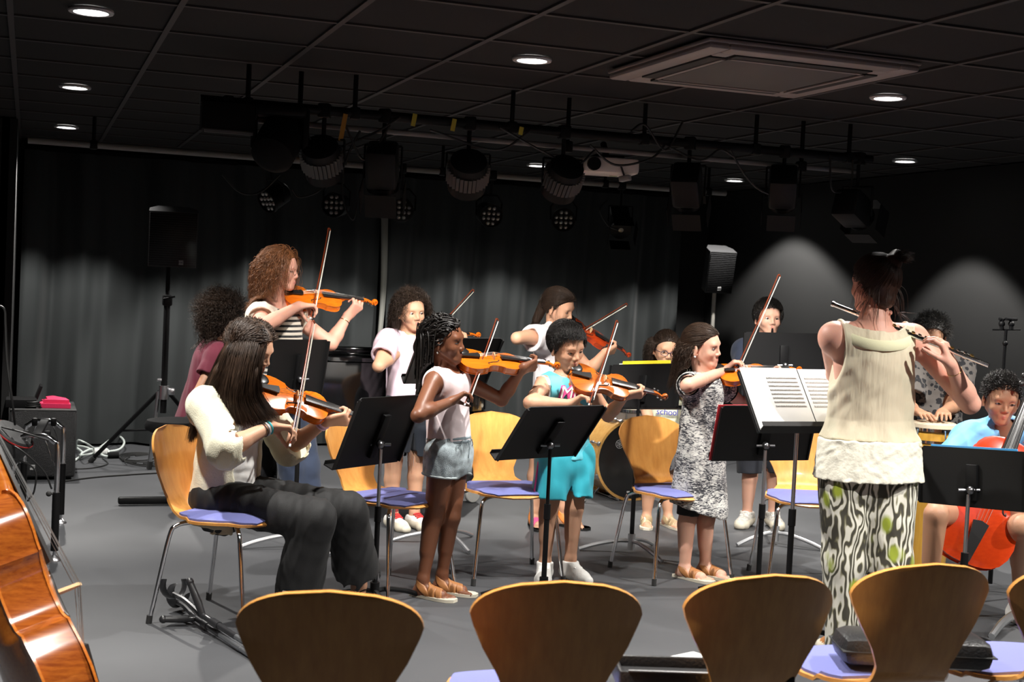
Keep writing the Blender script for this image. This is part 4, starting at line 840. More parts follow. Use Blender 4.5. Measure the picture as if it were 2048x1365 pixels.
# cables on the floor
whc = mat('cable_white', (.62, .68, .65), .5)
def floor_cable(pts, r, m, label, group=None, h=None): return cable('cable', [G(x, y)+v3(0, 0, r+(h[i] if h else 0)) for i, (x, y) in enumerate(pts)], r, m, label, 'cable', group)
floor_cable([(148, 925), (165, 912), (150, 900), (172, 905), (190, 912), (215, 918), (212, 908), (180, 912), (160, 922), (200, 912), (236, 910), (248, 900), (238, 890), (222, 893), (200, 905)], .0085, whc, 'thick white extension cable tangled beside the subwoofer', h=[0, .01, .02, .03, .02, .01, .03, .04, .03, .02, .03, .05, .06, .05, .03])
floor_cable([(152, 905), (154, 915), (166, 930), (188, 915), (194, 908)], .007, whc, 'white cable arching up beside the subwoofer', h=[.02, .12, .16, .06, .02])
c = G(200, 915); o_ = MB().box((0, 0, 0), (.11, .06, .04), M=zframe((0, 0, 0), (0, 0, 1), (1, .25, 0)), bev=.012).build('power_socket', WHITE); o_.location = c+v3(0, 0, .045); tag(o_, 'white power socket block in the tangle of white cable', 'socket')
c = G(226, 918); o_ = MB().tube([(-.04, 0, 0), (.04, .01, 0)], .024, 12).build('cable_plug', BLK2); o_.location = c+v3(0, 0, .026); tag(o_, 'black round plug at the end of the white cable', 'plug')
for k in range(5):
    cx_, cy_ = 275+k*9, 915+k*3; floor_cable([(cx_+(38+6*k)*math.cos(a_), cy_+(8+k)*math.sin(a_)) for a_ in np.linspace(k, k+6, 12)], .005, cab, 'black cable coiled loosely on the floor between subwoofer and tripod', 'loose black cables on the floor', h=[.004*k]*12)
floor_cable([(122, 966), (180, 958), (240, 953), (330, 948), (400, 950)], .006, cab, 'long thin black cable running along the floor from the subwoofer')
floor_cable([(150, 940), (185, 938), (215, 930), (205, 918)], .005, cab, 'thin cable looping on the floor beside the subwoofer')
# clip stand at right
c = D(2012, 660, 7.0); b = v3(c[0], c[1], 0); O = tuple(b); t = empty('clip_stand', O, 0, 'thin black stand with two phone clips on top at the right edge', 'stand')
MB().tube([b+v3(0, 0, .9), c], .008, 8).build('pole', BLACK, t, o=O); MB().tube([b+v3(0, 0, .03), b+v3(0, 0, .95)], .012, 8).sphere(b+v3(0, 0, c[2]-.07), .015, n=8).build('lower_pole', BLACK, t, o=O)
MB().tube([c-RT*.07, c+RT*.075], .004, 6).build('cross_bar', BLACK, t, o=O)
for s, w_ in ((-.022, .022), (.028, .05)): MB().tube([c+RT*s, c+RT*s+UP*.055], .011, 8).sphere(c+RT*s+UP*.03, .017, n=8).box(c+RT*s+UP*.055, (w_*1.4, .02, .016), bev=.005).build('clip', BLACK, t, o=O)
for i in range(3): d = hdir(60+120*i); MB().tube([b+v3(0, 0, .3), b+d*.3+v3(0, 0, .01)], .008, 6).build('leg', BLACK, t, o=O)
c = G(1983, 1278); b = c; d = hdir(140); t = empty('stand_foot', c, 0, 'grey tapered foot of a low stand on the floor behind the fourth chair back', 'stand'); MB().tube([b+v3(0, 0, .01), b+d*.12+v3(0, 0, .05), b+d*.3+v3(0, 0, .07)], lambda q: .016+.004*q, 8, sm=3).build('leg', ALU, t, o=c)
# ================================================================== crutches
gr = mat('crutch_grip', (.02, .02, .022), .35, coat=.2); grt = mat('crutch_tube', (.30, .31, .33), .3, .8)
def crutch(h, d, up, label, gdir, zc):
    t = empty('crutch', h, 0, label, 'crutch', 'pair of elbow crutches on the floor'); O = h; d = nrm(d); up = nrm(up)
    MB().tube([h+d*.02, h+d*.30], .0125, 12).tube([h+d*.12, h+d*.17], .017, 12).build('upper_tube', gr, t, o=O)
    MB().tube([h+d*.14, h+d*.50], .0115, 12).tube([h+d*.48, h+d*.85], .0095, 12).build('lower_tube', grt, t, o=O)
    MB().tube([h+d*.84, h+d*.88], .016, 12).build('rubber_tip', RUBBER, t, o=O)
    g = nrm(gdir); MB().tube([h+d*.04, h+d*.03+g*.05, h+g*.13], lambda q: .0135+.003*math.sin(pi*q), 12).sphere(h+g*.13, .017, n=10).build('hand_grip', gr, t, o=O)
    s = h-d*.20; side = np.cross(d, up); MB().tube([h+d*.02, h-d*.1+up*.015, s+up*.01], .011, 8, sm=3).build('forearm_shaft', gr, t, o=O)
    mb = MB()
    mb.tube([s+side*.055*math.cos(a_)*1.0+up*(.05+.055*math.sin(a_)) for a_ in np.linspace(-pi*.5-2.0, -pi*.5+2.0, 14)], .005, 8, sq=(d, 5.0)); mb.build('arm_cuff', gr, t, o=O); return t
h1 = G(395, 1225, .075); e1 = G(520, 1305, .02); crutch(h1, e1-h1, (0, .25, 1), 'dark elbow crutch lying on top beside the seated girl’s chair', RT*-.2+UP*.9-FW*.1, 0)
h2 = G(385, 1232, .03); e2 = G(500, 1312, .012); crutch(h2, e2-h2, (.3, .6, .6), 'grey elbow crutch lying underneath with its handle toward the left', nrm(G(322, 1240, .03)-h2), 0)
# ================================================================== cases and paper on the foreground chairs
lea = mat('black_leatherette', (.02, .02, .021), .35, bump=.25, bscale=120.)
def seat_top(k): return v3(FC[k].location.x, FC[k].location.y, .466)
al = 203; p = seat_top(2); t = empty('open_case', p, rotz(al), 'open black flute case lying on the seat of the third foreground chair', 'instrument case')
cs = MB().box((0, 0, .008), (.44, .15, .012), bev=.004)
for s in (-1, 1): cs.box((s*.216, 0, .03), (.012, .15, .05), bev=.004).box((0, s*.072, .03), (.44, .012, .05), bev=.004)
cs.build('tray', lea, t); MB().box((0, 0, .02), (.41, .125, .02), bev=.006).build('lining', mat('velvet', (.008, .008, .009), .9), t)
MB().tube([(-.2, -.079, .057), (.2, -.079, .057)], .003, 6).build('metal_edge', mat('dim_edge', (.12, .12, .12), .4), t); t.location = G(1402, 1374, .47); t.rotation_euler = (0, 0, rotz(183))
p = seat_top(3)-hdir(al)*.035+RT*.085; t = empty('closed_case', p, rotz(180), 'closed black instrument case on the seat of the fourth foreground chair', 'instrument case')
MB().box((0, 0, .043), (.42, .17, .085), bev=.035).build('case_shell', lea, t); MB().box((0, .0, .045), (.422, .172, .004), bev=.001).build('seam', RUBBER, t); MB().tube([(-.05, .085, .06), (-.04, .105, .065), (.04, .105, .065), (.05, .085, .06)], .006, 6).build('handle', lea, t)
o_ = MB().box((0, 0, 0), (.10, .14, .002)).build('paper_sheet', PAPER); o_.location = G(1400, 1322, .472); o_.rotation_euler = (0, 0, rotz(al)+.3); tag(o_, 'white sheet of paper beside the open case on the third chair', 'paper')
# ================================================================== people: builders
def skin(name, c, rough=.5):
    return mat(name, c, rough, sss=.12, bump=.06, bscale=220., spec=.35)
def cloth(name, c, **k):
    k.setdefault('rough', .85); k.setdefault('bump', .12); k.setdefault('bscale', 420.); k.setdefault('sheen', .1)
    return mat(name, c, **k)
def hairm(name, c, rough=.48): return mat(name, c, rough, spec=.4, var=.35, vscale=30.)
EYEW = mat('eye_white', (.75, .72, .70), .2, coat=.6); PUP = mat('pupil', (.005, .005, .005), .1, coat=1.)
LASH = mat('lash_dark', (.012, .009, .008), .6)
class Fig:
    def __init__(s, t0, Ht, al, label, px, py, hs=None, sk=None, lip=None, hair=None, iris=(.06, .03, .015)):
        s.t0, s.H, s.al = t0, Ht, al; s.f = hdir(al); s.z = v3(0, 0, 1); s.r = np.cross(s.f, s.z); s.hs = hs or (.93 if Ht < 1.5 else 1.0)
        g = G(px, py) if py else None
        s.sk = sk; s.lip = lip; s.hm = hair; s.iris = iris; s.b = SDF(.0034); s.J = {}; s.label = label
    def P(s, px, py, dt=0.): return D(px, py, s.t0+dt)
    def start(s, base):
        s.o = v3(base[0], base[1], 0); s.t = empty('person', s.o, 0, s.label, 'person')
    def torso(s, neck, pelvis, w=1., sh_up=(0, 0), hipw=1., shw=1., dep=1.):
        J, H, b = s.J, s.H, s.b; J['neck'], J['pelvis'] = neck, pelvis; u = nrm(neck-pelvis); r = nrm(s.r-u*(s.r @ u)); f = np.cross(u, r); s.u, s.rt, s.fw = u, r, f; L = np.linalg.norm(neck-pelvis)
        J['shR'] = neck-u*(.030*H-sh_up[0])+r*.098*H*shw; J['shL'] = neck-u*(.030*H-sh_up[1])-r*.098*H*shw
        J['hipR'] = pelvis-u*.015*H+r*.050*H*hipw; J['hipL'] = pelvis-u*.015*H-r*.050*H*hipw
        J['chest'] = pelvis+u*L*.66; J['waist'] = pelvis+u*L*.32
        b.cone(pelvis, J['waist'], .086*H*w*hipw, .070*H*w, .03, sq=(f, .74*dep)).cone(J['waist'], J['chest']+u*.02, .070*H*w, .088*H*w, .03, sq=(f, .72*dep))
        b.cone(J['shR']-r*.012*H-u*.01, J['shL']+r*.012*H-u*.01, .040*H*w, None, .035).cone(neck-u*.05*H, neck+u*.01*H, .050*H*w, .034*H*w, .03)
        return s
    def head(s, c, al, pitch=0., roll=0., lid=.35, gaze=None, smile=0., eyes=True, mouth_open=0.):
        b, q = s.b, s.hs; f = hdir(al); f = f*math.cos(math.radians(pitch))-s.z*math.sin(math.radians(pitch)); r = nrm(np.cross(f, s.z)); r = rod(r, f, math.radians(roll)); u = np.cross(r, f)
        s.hf, s.hr, s.hu, s.hc = f, r, u, c; R = np.stack([r, f, u], 1); s.hR = R; X = lambda x, y, z: c+(r*x+f*y+u*z)*q
        s.X = X; E = lambda p, rr, **k: b.ell(X(*p), np.array(rr)*q, R, **k)
        E((0, -.012, .040), (.0745, .097, .085), k=.02); E((0, .030, .012), (.060, .058, .078), k=.02)
        b.cone(X(0, .030, -.005), X(0, .058, -.066), .055*q, .030*q, .02)
        for sx in (-1, 1): b.cone(X(sx*.050, .008, -.030), X(sx*.018, .066, -.076), .019*q, .014*q, .025); E((sx*.036, .058, -.018), (.024, .022, .022), k=.02)
        E((0, .072, -.080), (.016, .014, .013), k=.015)
        b.cone(X(-.034, .073, .034), X(.034, .073, .034), .0125*q, None, .016)
        for sx in (-1, 1): E((sx*.031, .094, .013), (.017, .016, .0125), k=.012, op='s')
        b.cone(X(0, .080, .022), X(0, .099, -.014), .0070*q, .0095*q, .010)
        for sx in (-1, 1): E((sx*.0105, .091, -.020), (.0085, .010, .0075), k=.006)
        E((0, .080, -.046), (.026, .012, .020), k=.014)
        for sx in (-1, 1):
            b.cone(X(0, .0925, -.0445), X(sx*.020, .083, -.047+smile*.004), .0046*q, .003*q, .004, m=1); b.cone(X(0, .0915, -.053), X(sx*.018, .082, -.0495+smile*.004), .0055*q, .003*q, .004, m=1)
        if mouth_open: E((0, .094, -.0495), (.010, .008, .004*mouth_open), k=.003, op='s')
        for sx in (-1, 1):   # eyelids
            ec = X(sx*.031, .0705, .0125); er = .0132*q; n1 = nrm(-u*1.0+f*.35); n2 = nrm(u*1.0+f*.25)
            lo = .45-1.0*lid
            b.ell(ec, (er*1.22, er, er*.95), R, k=.002, clip=[(ec+u*er*lo*.8, n1)]); b.ell(ec, (er*1.2, er, er*.92), R, k=.002, clip=[(ec-u*er*.42, n2)])
        for sx in (-1, 1):   # ears
            eR = np.stack([nrm(r*1.0+f*.35*sx*-1*-1), nrm(f-r*.35*sx*-1*-1), u], 1); ec = X(sx*.078, -.006, -.002)
            ax = nrm(r*sx*.86-f*.45); ey = nrm(np.cross(u, ax)); eR = np.stack([ax, ey, u], 1)
            b.ell(ec, np.array((.0075, .018, .030))*q, eR, k=.006); b.ell(ec+ax*.008*q+ey*.0*q+u*.004*q, np.array((.006, .010, .018))*q, eR, k=.005, op='s'); b.ell(ec-u*.025*q+f*.004*q, .008*q, k=.006)
        nb = s.J['neck']; b.cone(X(0, -.020, -.035), nb-s.u*.012*s.H, .045*q, .036*s.H if s.H < 1.5 else .034*s.H, .02)
        if s.hm: b.ell(X(0, -.020, .043), np.array((.080, .100, .092))*q, R, op='p', m=2, clip=[(X(0, .055, .062), nrm(f*1.0-u*.95)), (X(0, .01, -.02), nrm(f*.9-u*.35))])
        if eyes:
            g = f if gaze is None else nrm(r*gaze[0]+f+u*gaze[1])
            for sx in (-1, 1):
                ec = X(sx*.031, .0705, .0125); er = .0122*q; M = zframe(ec, g); mb = MB(); vv = []; n = 16; th = [0, 8, 13, 20, 27, 33, 50, 75, 100, 140, 180]
                for a in th:
                    for j in range(n): vv.append(M[:3, :3] @ v3(math.sin(math.radians(a))*math.cos(2*pi*j/n), math.sin(math.radians(a))*math.sin(2*pi*j/n), math.cos(math.radians(a)))*er+ec)
                for i in range(len(th)-1): mb.add([], []) ; mb.f += [[i*n+j, (i+1)*n+j, (i+1)*n+(j+1) % n, i*n+(j+1) % n] for j in range(n)]; mb.mi += [2 if th[i+1] <= 13 else (1 if th[i+1] <= 33 else 0)]*n
                mb.v = [np.array(vv)]; mb.n = len(vv); mb.build('eye', [EYEW, mat('iris_%d' % int(1000*sum(s.iris)), s.iris, .2, coat=.8), PUP], s.t, o=s.o)
            eb = MB()
            for sx in (-1, 1):
                eb.tube([X(sx*.012, .0865, .033), X(sx*.028, .086, .0385), X(sx*.040, .079, .037), X(sx*.049, .068, .031)], lambda w: .0026*q*(1.1-.7*w), 6, sm=4, sq=(u, 1.3))
                k = (.45-lid)*.8*.0122; eb.tube([X(sx*.017, .0795, .0105+k*.4), X(sx*.024, .0845, .0125+k), X(sx*.031, .0850, .0125+k), X(sx*.039, .0805, .0120+k*.8), X(sx*.0465, .0735, .009+k*.3)], .0013*q, 5, sm=3)
            eb.build('eyebrows', LASH if s.hm is None else mat('brow_'+s.hm.name, tuple(np.array(s.hm.node_tree.nodes['Principled BSDF'].inputs['Base Color'].default_value[:3])*.7), .7), s.t, o=s.o)
        return s
    def arm(s, side, el, wr, rs=1., hand=None):
        H, b, J = s.H, s.b, s.J; sh = J['sh'+side]; J['el'+side], J['wr'+side] = el, wr
        b.cone(sh, el, .030*H*rs, .0235*H*rs, .02); b.cone(el, el+(wr-el)*.35, .024*H*rs, .0245*H*rs, .012); b.cone(el+(wr-el)*.3, wr, .0245*H*rs, .0155*H*rs, .012)
        if s.prn: print(s.label[:22], side, 'upper %.2f fore %.2f of H' % (np.linalg.norm(el-sh)/H, np.linalg.norm(wr-el)/H))
        return s
    prn = False; ce = .016
    def leg(s, side, kn, an, rs=1.):
        H, b, J = s.H, s.b, s.J; hp = J['hip'+side]; J['kn'+side], J['an'+side] = kn, an
        b.cone(hp, kn, .053*H*rs, .033*H*rs, .02).cone(kn, an, .031*H*rs, .0200*H*rs, .015); c = kn+(an-kn)*.3; bk = nrm(np.cross(np.cross(an-kn, s.f), an-kn)); b.cone(kn+(an-kn)*.12-bk*.010*H, kn+(an-kn)*.55-bk*.006*H, .029*H*rs, .022*H*rs, .02)
        return s
    def foot(s, side, d, toes=True, L=.15):
        H, b = s.H, s.b; n0 = len(b.p); a = s.J['an'+side]; d = nrm(v3(d[0], d[1], 0)); w = np.cross(d, s.z); Lf = L*H; heel = v3(a[0], a[1], .018*H)-d*.018*H; ball = v3(a[0], a[1], .014*H)+d*Lf*.52
        b.cone(a, heel+d*.01*H, .0205*H, .018*H, .02).cone(heel, ball, .0185*H, .0155*H, .02, sq=(w, 1.25)).cone(v3(a[0], a[1], .03*H), ball+v3(0, 0, .006*H), .021*H, .013*H, .025)
        s.J['fp'+side] = b.p[n0:]
        if toes:
            inn = -w if side == 'R' else w   # big toe side
            for i in range(5):
                p = ball+inn*(.019-.0105*i)*H+v3(0, 0, -.002*H); q = p+d*(.036-.004*i-.0009*i*i)*H-v3(0, 0, .003*H); b.cone(p, q, (.0085-.0009*i)*H if i else .0105*H, (.0075-.0007*i)*H if i else .0095*H, .004)
        s.J['ft'+side] = (heel, ball, d, w, Lf); return s
    def hand(s, side, d, n, curl=.5, size=None, spread=.12, thumb=(.5, .7, .5), curls=None, tcurl=.4):
        """d: wrist to knuckles, n: out of the palm"""
        b, H = s.b, s.H; W_ = s.J['wr'+side]; h = size or .105*H; d = nrm(d); n = nrm(np.asarray(n)-d*(np.asarray(n) @ d)); l = np.cross(d, n) if side == 'R' else np.cross(n, d)   # thumb side
        fr = .047*h; K = []
        for i, (o, L) in enumerate(zip((.19, .065, -.06, -.175), (.43, .47, .44, .35))):
            kn = W_+d*h*(.50-.02*abs(i-1))+l*o*h*1.1+n*(-.01*h); K.append(kn); b.cone(W_+d*.05*h+l*o*.55*h, kn, .075*h, .062*h, .02)
            c = (curls[i] if curls else curl); p = kn; di = nrm(d+l*spread*o*3); ax = nrm(np.cross(di, n))
            for j, (fl, aa) in enumerate(((.46, 75), (.30, 85), (.24, 55))):
                di = rod(di, ax, math.radians(c*aa)); e = p+di*L*h*fl*1.02; b.cone(p, e, fr*(1.12-.12*j), fr*(1.02-.14*j), .005); p = e
        tb = W_+d*.12*h+l*.15*h+n*.04*h; td = nrm(l*thumb[0]+d*thumb[1]+n*thumb[2]); t1 = tb+td*.24*h; td2 = nrm(td+d*.25+n*tcurl-l*.3*tcurl); t2 = t1+td2*.20*h; td3 = nrm(td2+d*.2+n*tcurl*.6-l*.4*tcurl); t3 = t2+td3*.15*h
        b.cone(tb, t1, .075*h, .058*h, .02).cone(t1, t2, .058*h, .050*h, .006).cone(t2, t3, .050*h, .040*h, .005)
        s.J['hd'+side] = W_+d*h*.5; return s
    def finish(s, vox=None):
        if vox: s.b.vox = vox
        V, Q, fm = s.b.mesh(relax=1); mats = [s.sk, s.lip or s.sk, s.hm or s.sk]
        return sdf_obj('body', (V, Q, fm), mats, s.t, o=s.o)
    # ---------------------------------------------------------------- hair
    def strands(s, n, L, style='long', seed=0, steps=16, r=.0022, curl=0., freq=220., part=0., vol=.012, tie=None, tail=None, name='hair', cols=None, hl=0., front=1., rnd=.25, coll=True, zmax=9., mass=True, grav=1., nofront=False, noarm=False, fw_=.066, fz=.058, drift=None, hug=0., zmin=-9., ymin=-9., ymax=9.):
        g = np.random.default_rng(seed); q = s.hs; R = s.hR; c0 = s.X(0, -.012, .040); rad = np.array((.0765, .099, .087))*q
        P_ = g.normal(size=(n*8, 3)); P_ /= np.linalg.norm(P_, axis=1)[:, None]; p = P_*rad/q+np.array((0, -.012, .040))
        zm = np.interp(p[:, 1], [-.11, -.03, .012, .045, .075, .09], [-.050, -.035, .0, .060+hl, .083+hl, .095+hl]); ok = (p[:, 2] > zm) & (p[:, 2] < zmax) & (p[:, 2] > zmin) & (p[:, 1] > ymin) & (p[:, 1] < ymax); P_ = P_[ok][:n]; p = p[ok][:n]; n = len(p)
        wl = lambda x: x @ R.T   # head-local to world directions
        nor = P_/rad; nor /= np.linalg.norm(nor, axis=1)[:, None]
        rn = g.normal(size=(n, 3))*rnd
        if style == 'long': v = np.stack([np.sign(p[:, 0]-part+g.normal(size=n)*.004)*(.9+0*p[:, 0]), -.55*np.ones(n)-.6*(p[:, 1] > .03), -.1*np.ones(n)], 1)+nor*.25
        elif style == 'back': v = np.stack([np.sign(p[:, 0]-part)*.25, -np.ones(n), .15*np.ones(n)], 1)+nor*.2
        elif style == 'short': v = np.stack([.45*np.ones(n)+.5*np.sign(p[:, 0])*np.abs(p[:, 0])/.07, .7*front*(p[:, 1] > -.02)-.25*(p[:, 1] <= -.02), -.9*(p[:, 2] < .07)], 1)+nor*.30
        elif style == 'puff': v = nor*1.
        elif style == 'tied':
            T = np.array(tie); v = T-p; v /= np.linalg.norm(v, axis=1)[:, None]
        v = v+rn; v /= np.linalg.norm(v, axis=1)[:, None]
        X = c0+wl(P_*rad); v = wl(v); Ln = L*(.75+.5*g.random(n)) if np.isscalar(L) else L[0]+(L[1]-L[0])*g.random(n); ds = (Ln/steps)[:, None]
        lay = 1+(.35+.65*g.random(n))*vol/.09; path = [X.copy()]; dn = v3(0, 0, -1)
        caps = []
        if coll:
            J = s.J
            for a, b_, ra, rb in [(J['shR'], J['shL'], .05*s.H, .05*s.H), (J['chest'], J['pelvis'], .095*s.H, .095*s.H), (J['neck'], J['chest'], .055*s.H, .09*s.H)]: caps.append((a, b_, ra+s.ce, rb+s.ce))
            for sd in 'RL':
                if 'el'+sd in J: caps.append((J['sh'+sd], J['el'+sd], .034*s.H+s.ce, .030*s.H+s.ce))
        Tw = s.X(*tie) if tie is not None else None; tl = nrm(R @ np.array(tail)) if tail is not None else None; done = np.zeros(n, bool)
        for k in range(steps):
            if style == 'tied':
                d2 = Tw-X; dl = np.linalg.norm(d2, axis=1); done |= dl < .022; v = np.where(done[:, None], v*.6+tl*.35+dn*.35+wl(rn)*.12, d2/np.maximum(dl, 1e-6)[:, None]); v /= np.linalg.norm(v, axis=1)[:, None]
            elif style in ('long', 'back'): v = v+(dn if drift is None else dn+drift)*ds*38*grav*(np.clip((k*ds-.05)/.10, .12, 1) if hug else 1)+wl(rn)*.03; v /= np.linalg.norm(v, axis=1)[:, None]
            elif style == 'puff': v = v+dn*ds*5*grav; v /= np.linalg.norm(v, axis=1)[:, None]
            else: v = v+dn*ds*6; v /= np.linalg.norm(v, axis=1)[:, None]
            X = X+v*ds
            for cc, rr in ((c0, rad*1.0), (s.X(0, .040, -.025), np.array((.064, .078, .10))*q)):
                y = ((X-cc) @ R)/(rr*lay[:, None] if cc is c0 else rr); l = np.linalg.norm(y, axis=1); y = y/np.maximum(l, 1e-6)[:, None]; X = np.where((l < 1)[:, None], cc+(y*(rr*lay[:, None] if cc is c0 else rr)) @ R.T, X)
            if style == 'short' or (style in ('long', 'back') and k*np.mean(Ln)/steps < hug):
                y = ((X-c0) @ R)/rad; l = np.linalg.norm(y, axis=1); mx = lay*(1.035 if style == 'short' else 1.05); y = y*(np.minimum(l, mx)/np.maximum(l, 1e-6))[:, None]; X = c0+(y*rad) @ R.T
            for a, b_, ra, rb in caps:
                ab = b_-a; t = np.clip(((X-a) @ ab)/(ab @ ab), 0, 1); cc = a+t[:, None]*ab; dd = X-cc; l = np.linalg.norm(dd, axis=1); rr = (ra+t*(rb-ra))*(.96+.06*lay); X = np.where((l < rr)[:, None], cc+dd/np.maximum(l, 1e-6)[:, None]*rr[:, None], X)
            if style in ('long', 'back'):
                dv = X-path[-1]; v = dv/np.maximum(1e-6, np.linalg.norm(dv, axis=1))[:, None]; X = path[-1]+v*ds
            path.append(X.copy())
        S = np.stack(path, 1)   # n, steps+1, 3
        Lq = (S-s.hc) @ R/q; bad = ((Lq[:, :, 1] > .045) & (np.abs(Lq[:, :, 0]) < fw_) & (Lq[:, :, 2] < fz) & (Lq[:, :, 2] > -.13)).any(1)
        if style in ('long', 'back'):
            dd = np.diff(S, axis=1); dd /= np.maximum(1e-9, np.linalg.norm(dd, axis=2))[:, :, None]; bad |= ((dd[:, 1:]*dd[:, :-1]).sum(2) < -.1).any(1) | (Lq[:, :, 1] > .118).any(1) | (Lq[:, :, 2] > .170).any(1)
        if noarm:
            for sd in 'RL':
                a_, b_ = s.J['sh'+sd], s.J['el'+sd]; t_ = ((S-a_) @ (b_-a_))/((b_-a_) @ (b_-a_)); cc = a_+np.clip(t_, 0, 1)[:, :, None]*(b_-a_); bad |= ((t_ > .22) & (np.linalg.norm(S-cc, axis=2) < .135)).any(1)
        if nofront: bad |= ((((S-s.J['neck']) @ s.fw) > .01) & (S[:, :, 2] < s.J['neck'][2]+.02)).any(1)
        S = S[~bad]; Ln = Ln[~bad]; v = v[~bad]; n = len(S)
        if curl:
            tt = np.linspace(0, 1, steps+1); sl = tt[None, :]*Ln[:, None]; ph = g.random(n)[:, None]*6.28; fq = freq*(.8+.4*g.random(n))[:, None]
            T = np.gradient(S, axis=1); T /= np.maximum(1e-9, np.linalg.norm(T, axis=2))[:, :, None]; A = np.cross(T, v3(.3, .2, .93)); A /= np.maximum(1e-6, np.linalg.norm(A, axis=2))[:, :, None]; B = np.cross(T, A)
            am = curl*np.minimum(1, sl/.03); S = S+A*(am*np.cos(sl*fq+ph))[:, :, None]+B*(am*np.sin(sl*fq+ph))[:, :, None]
        return S
    def guided(s, guides, n, seed=0, jit=.006, k=22, trim=.25):
        g = np.random.default_rng(seed); C = np.array([smooth_path([s.P(*q) for q in gd], 8) for gd in guides]); m = len(C)
        a = g.random(n)*(m-1); i = np.minimum(a.astype(int), m-2); w = (a-i)[:, None, None]; S = C[i]*(1-w)+C[i+1]*w
        t = np.linspace(0, 1, S.shape[1]); o = g.normal(size=(n, 3))*jit; ph = g.random((n, 1))*6.28; S = S+o[:, None, :]*(.35+.9*t)[None, :, None]+(jit*.35*np.sin(t[None, :]*7+ph))[:, :, None]*RT
        e = 1-trim*g.random(n)**2; out = np.empty((n, k, 3)); tt = np.linspace(0, 1, k)
        for d in range(3):
            for j in range(n): out[j, :, d] = np.interp(tt*e[j], t, S[j, :, d])
        return out
    def hair_mesh(s, Ss, name='hair', m=None, r=.0022, taper=.75, sides=3, mass=None, label=None):
        Vs, Qs, b = [], [], 0
        for S in Ss:
            n, k, _ = S.shape; T = np.gradient(S, axis=1); T /= np.maximum(1e-9, np.linalg.norm(T, axis=2))[:, :, None]; A = np.cross(T, v3(.31, .22, .925)); A /= np.maximum(1e-6, np.linalg.norm(A, axis=2))[:, :, None]; B = np.cross(T, A)
            rr = r*(1-taper*np.linspace(0, 1, k)**2)[None, :, None, None]; an = 2*pi*np.arange(sides)/sides
            V = S[:, :, None, :]+rr*(A[:, :, None, :]*np.cos(an)[None, None, :, None]+B[:, :, None, :]*np.sin(an)[None, None, :, None])
            I = np.arange(n*k*sides).reshape(n, k, sides); J1 = np.roll(I, -1, 2)
            Qs.append(np.stack([I[:, :-1], J1[:, :-1], J1[:, 1:], I[:, 1:]], -1).reshape(-1, 4)+b); Vs.append(V.reshape(-1, 3)); b += n*k*sides
        if mass is not None:
            V, Q, fm = mass.mesh(); Vs.append(V); Qs.append(Q+b)
        V = np.concatenate(Vs)-s.o; Q = np.concatenate(Qs)
        me = raw_mesh(name, V, Q.ravel(), np.arange(0, 4*len(Q), 4), None, np.zeros(len(Q), int), [m or s.hm]); return link(name, me, s.t, label)
    def cap(s, off=.008, extra=(), front=.0, low=-.03):
        off = off*.5
        """soft hair mass hugging the skull"""
        b = SDF(.0045); q = s.hs; X = s.X; f, u = s.hf, s.hu
        b.ell(X(0, -.014, .041), np.array((.0765+off, .099+off, .087+off))*q, s.hR, k=.01, clip=[(X(0, .055+front, .066), nrm(f*1.0-u*.9)), (X(0, .012, low), nrm(f*.85-u*.5))])
        for a, c, ra, rb in extra: b.cone(X(*a), X(*c), ra*q, rb*q, .02)
        return b
    # ---------------------------------------------------------------- clothes
    def cl(s, name, b, mats, wr=(.003, 20., 0), label=None): return sdf_obj(name, b.mesh(wr=wr), mats, s.t, label, o=s.o)
    def top(s, name, m, sleeve=.5, e=.012, hem=.0, w=1.05, hemw=1.05, neck=.052, wr=(.0035, 18., 1), sw=1.0, vee=0., vox=.0048, cut=(), dep=1., fold=None, straps=False, hemcav=True, mi=(0, 0), label=None, armcut=.05, lowneck=.0, extra=()):
        """shirt; hem: drop below the pelvis in units of H"""
        J, H = s.J, s.H; u, r, f = s.u, s.rt, s.fw; b = SDF(vox); hp = J['pelvis']-u*hem*H; q = .74*dep
        b.cone(J['chest']+u*.03*H, J['waist'], .090*H*w+e, .080*H*w+e, .02, sq=(f, q), m=mi[0])
        b.cone(J['waist'], hp-u*.03, .080*H*w+e, .088*H*hemw+e, .02, sq=(f, .78*dep), clip=[(hp, -u)], fold=fold, m=mi[0])
        wsh = .006*H if not straps else -.022*H
        b.cone(J['shR']+r*wsh-u*.012*H, J['shL']-r*wsh-u*.012*H, .043*H+e*.8, None, .03, m=mi[1])
        b.cone(J['neck']-u*.045*H, J['neck']+u*.004*H, .060*H+e*.4, .044*H+e*.3, .02, m=mi[1])
        if sleeve:
            for sd in 'RL':
                if 'el'+sd not in J: continue
                sh, el = J['sh'+sd], J['el'+sd]; wrp = J['wr'+sd]
                if sleeve <= 1: en = sh+(el-sh)*sleeve; dr = nrm(el-sh)
                else: en = el+(wrp-el)*(sleeve-1); dr = nrm(wrp-el)
                r1 = (.036*H+e)*sw; r2 = (.036*H+e*.9)*sw if sleeve < .8 else (.031*H+e)*sw*1.08
                if sleeve <= 1: b.cone(sh, en+dr*.02, r1, r2, .025, clip=[(en, dr)], m=mi[1]); b.cone(en-dr*.03, en+dr*.05, (r2*.9+.027*H)*.5, (r2*.96+.030*H)*.5, .004, op='s', clip=[(en-dr*.03, -dr)])
                else: b.cone(sh, el, r1, r2, .025, m=mi[1]); b.cone(el, en+dr*.02, r2, r2*1.02, .025, clip=[(en, dr)], m=mi[1]); b.cone(en-dr*.03, en+dr*.05, r2*.86, r2*.95, .004, op='s', clip=[(en-dr*.03, -dr)])
        else:
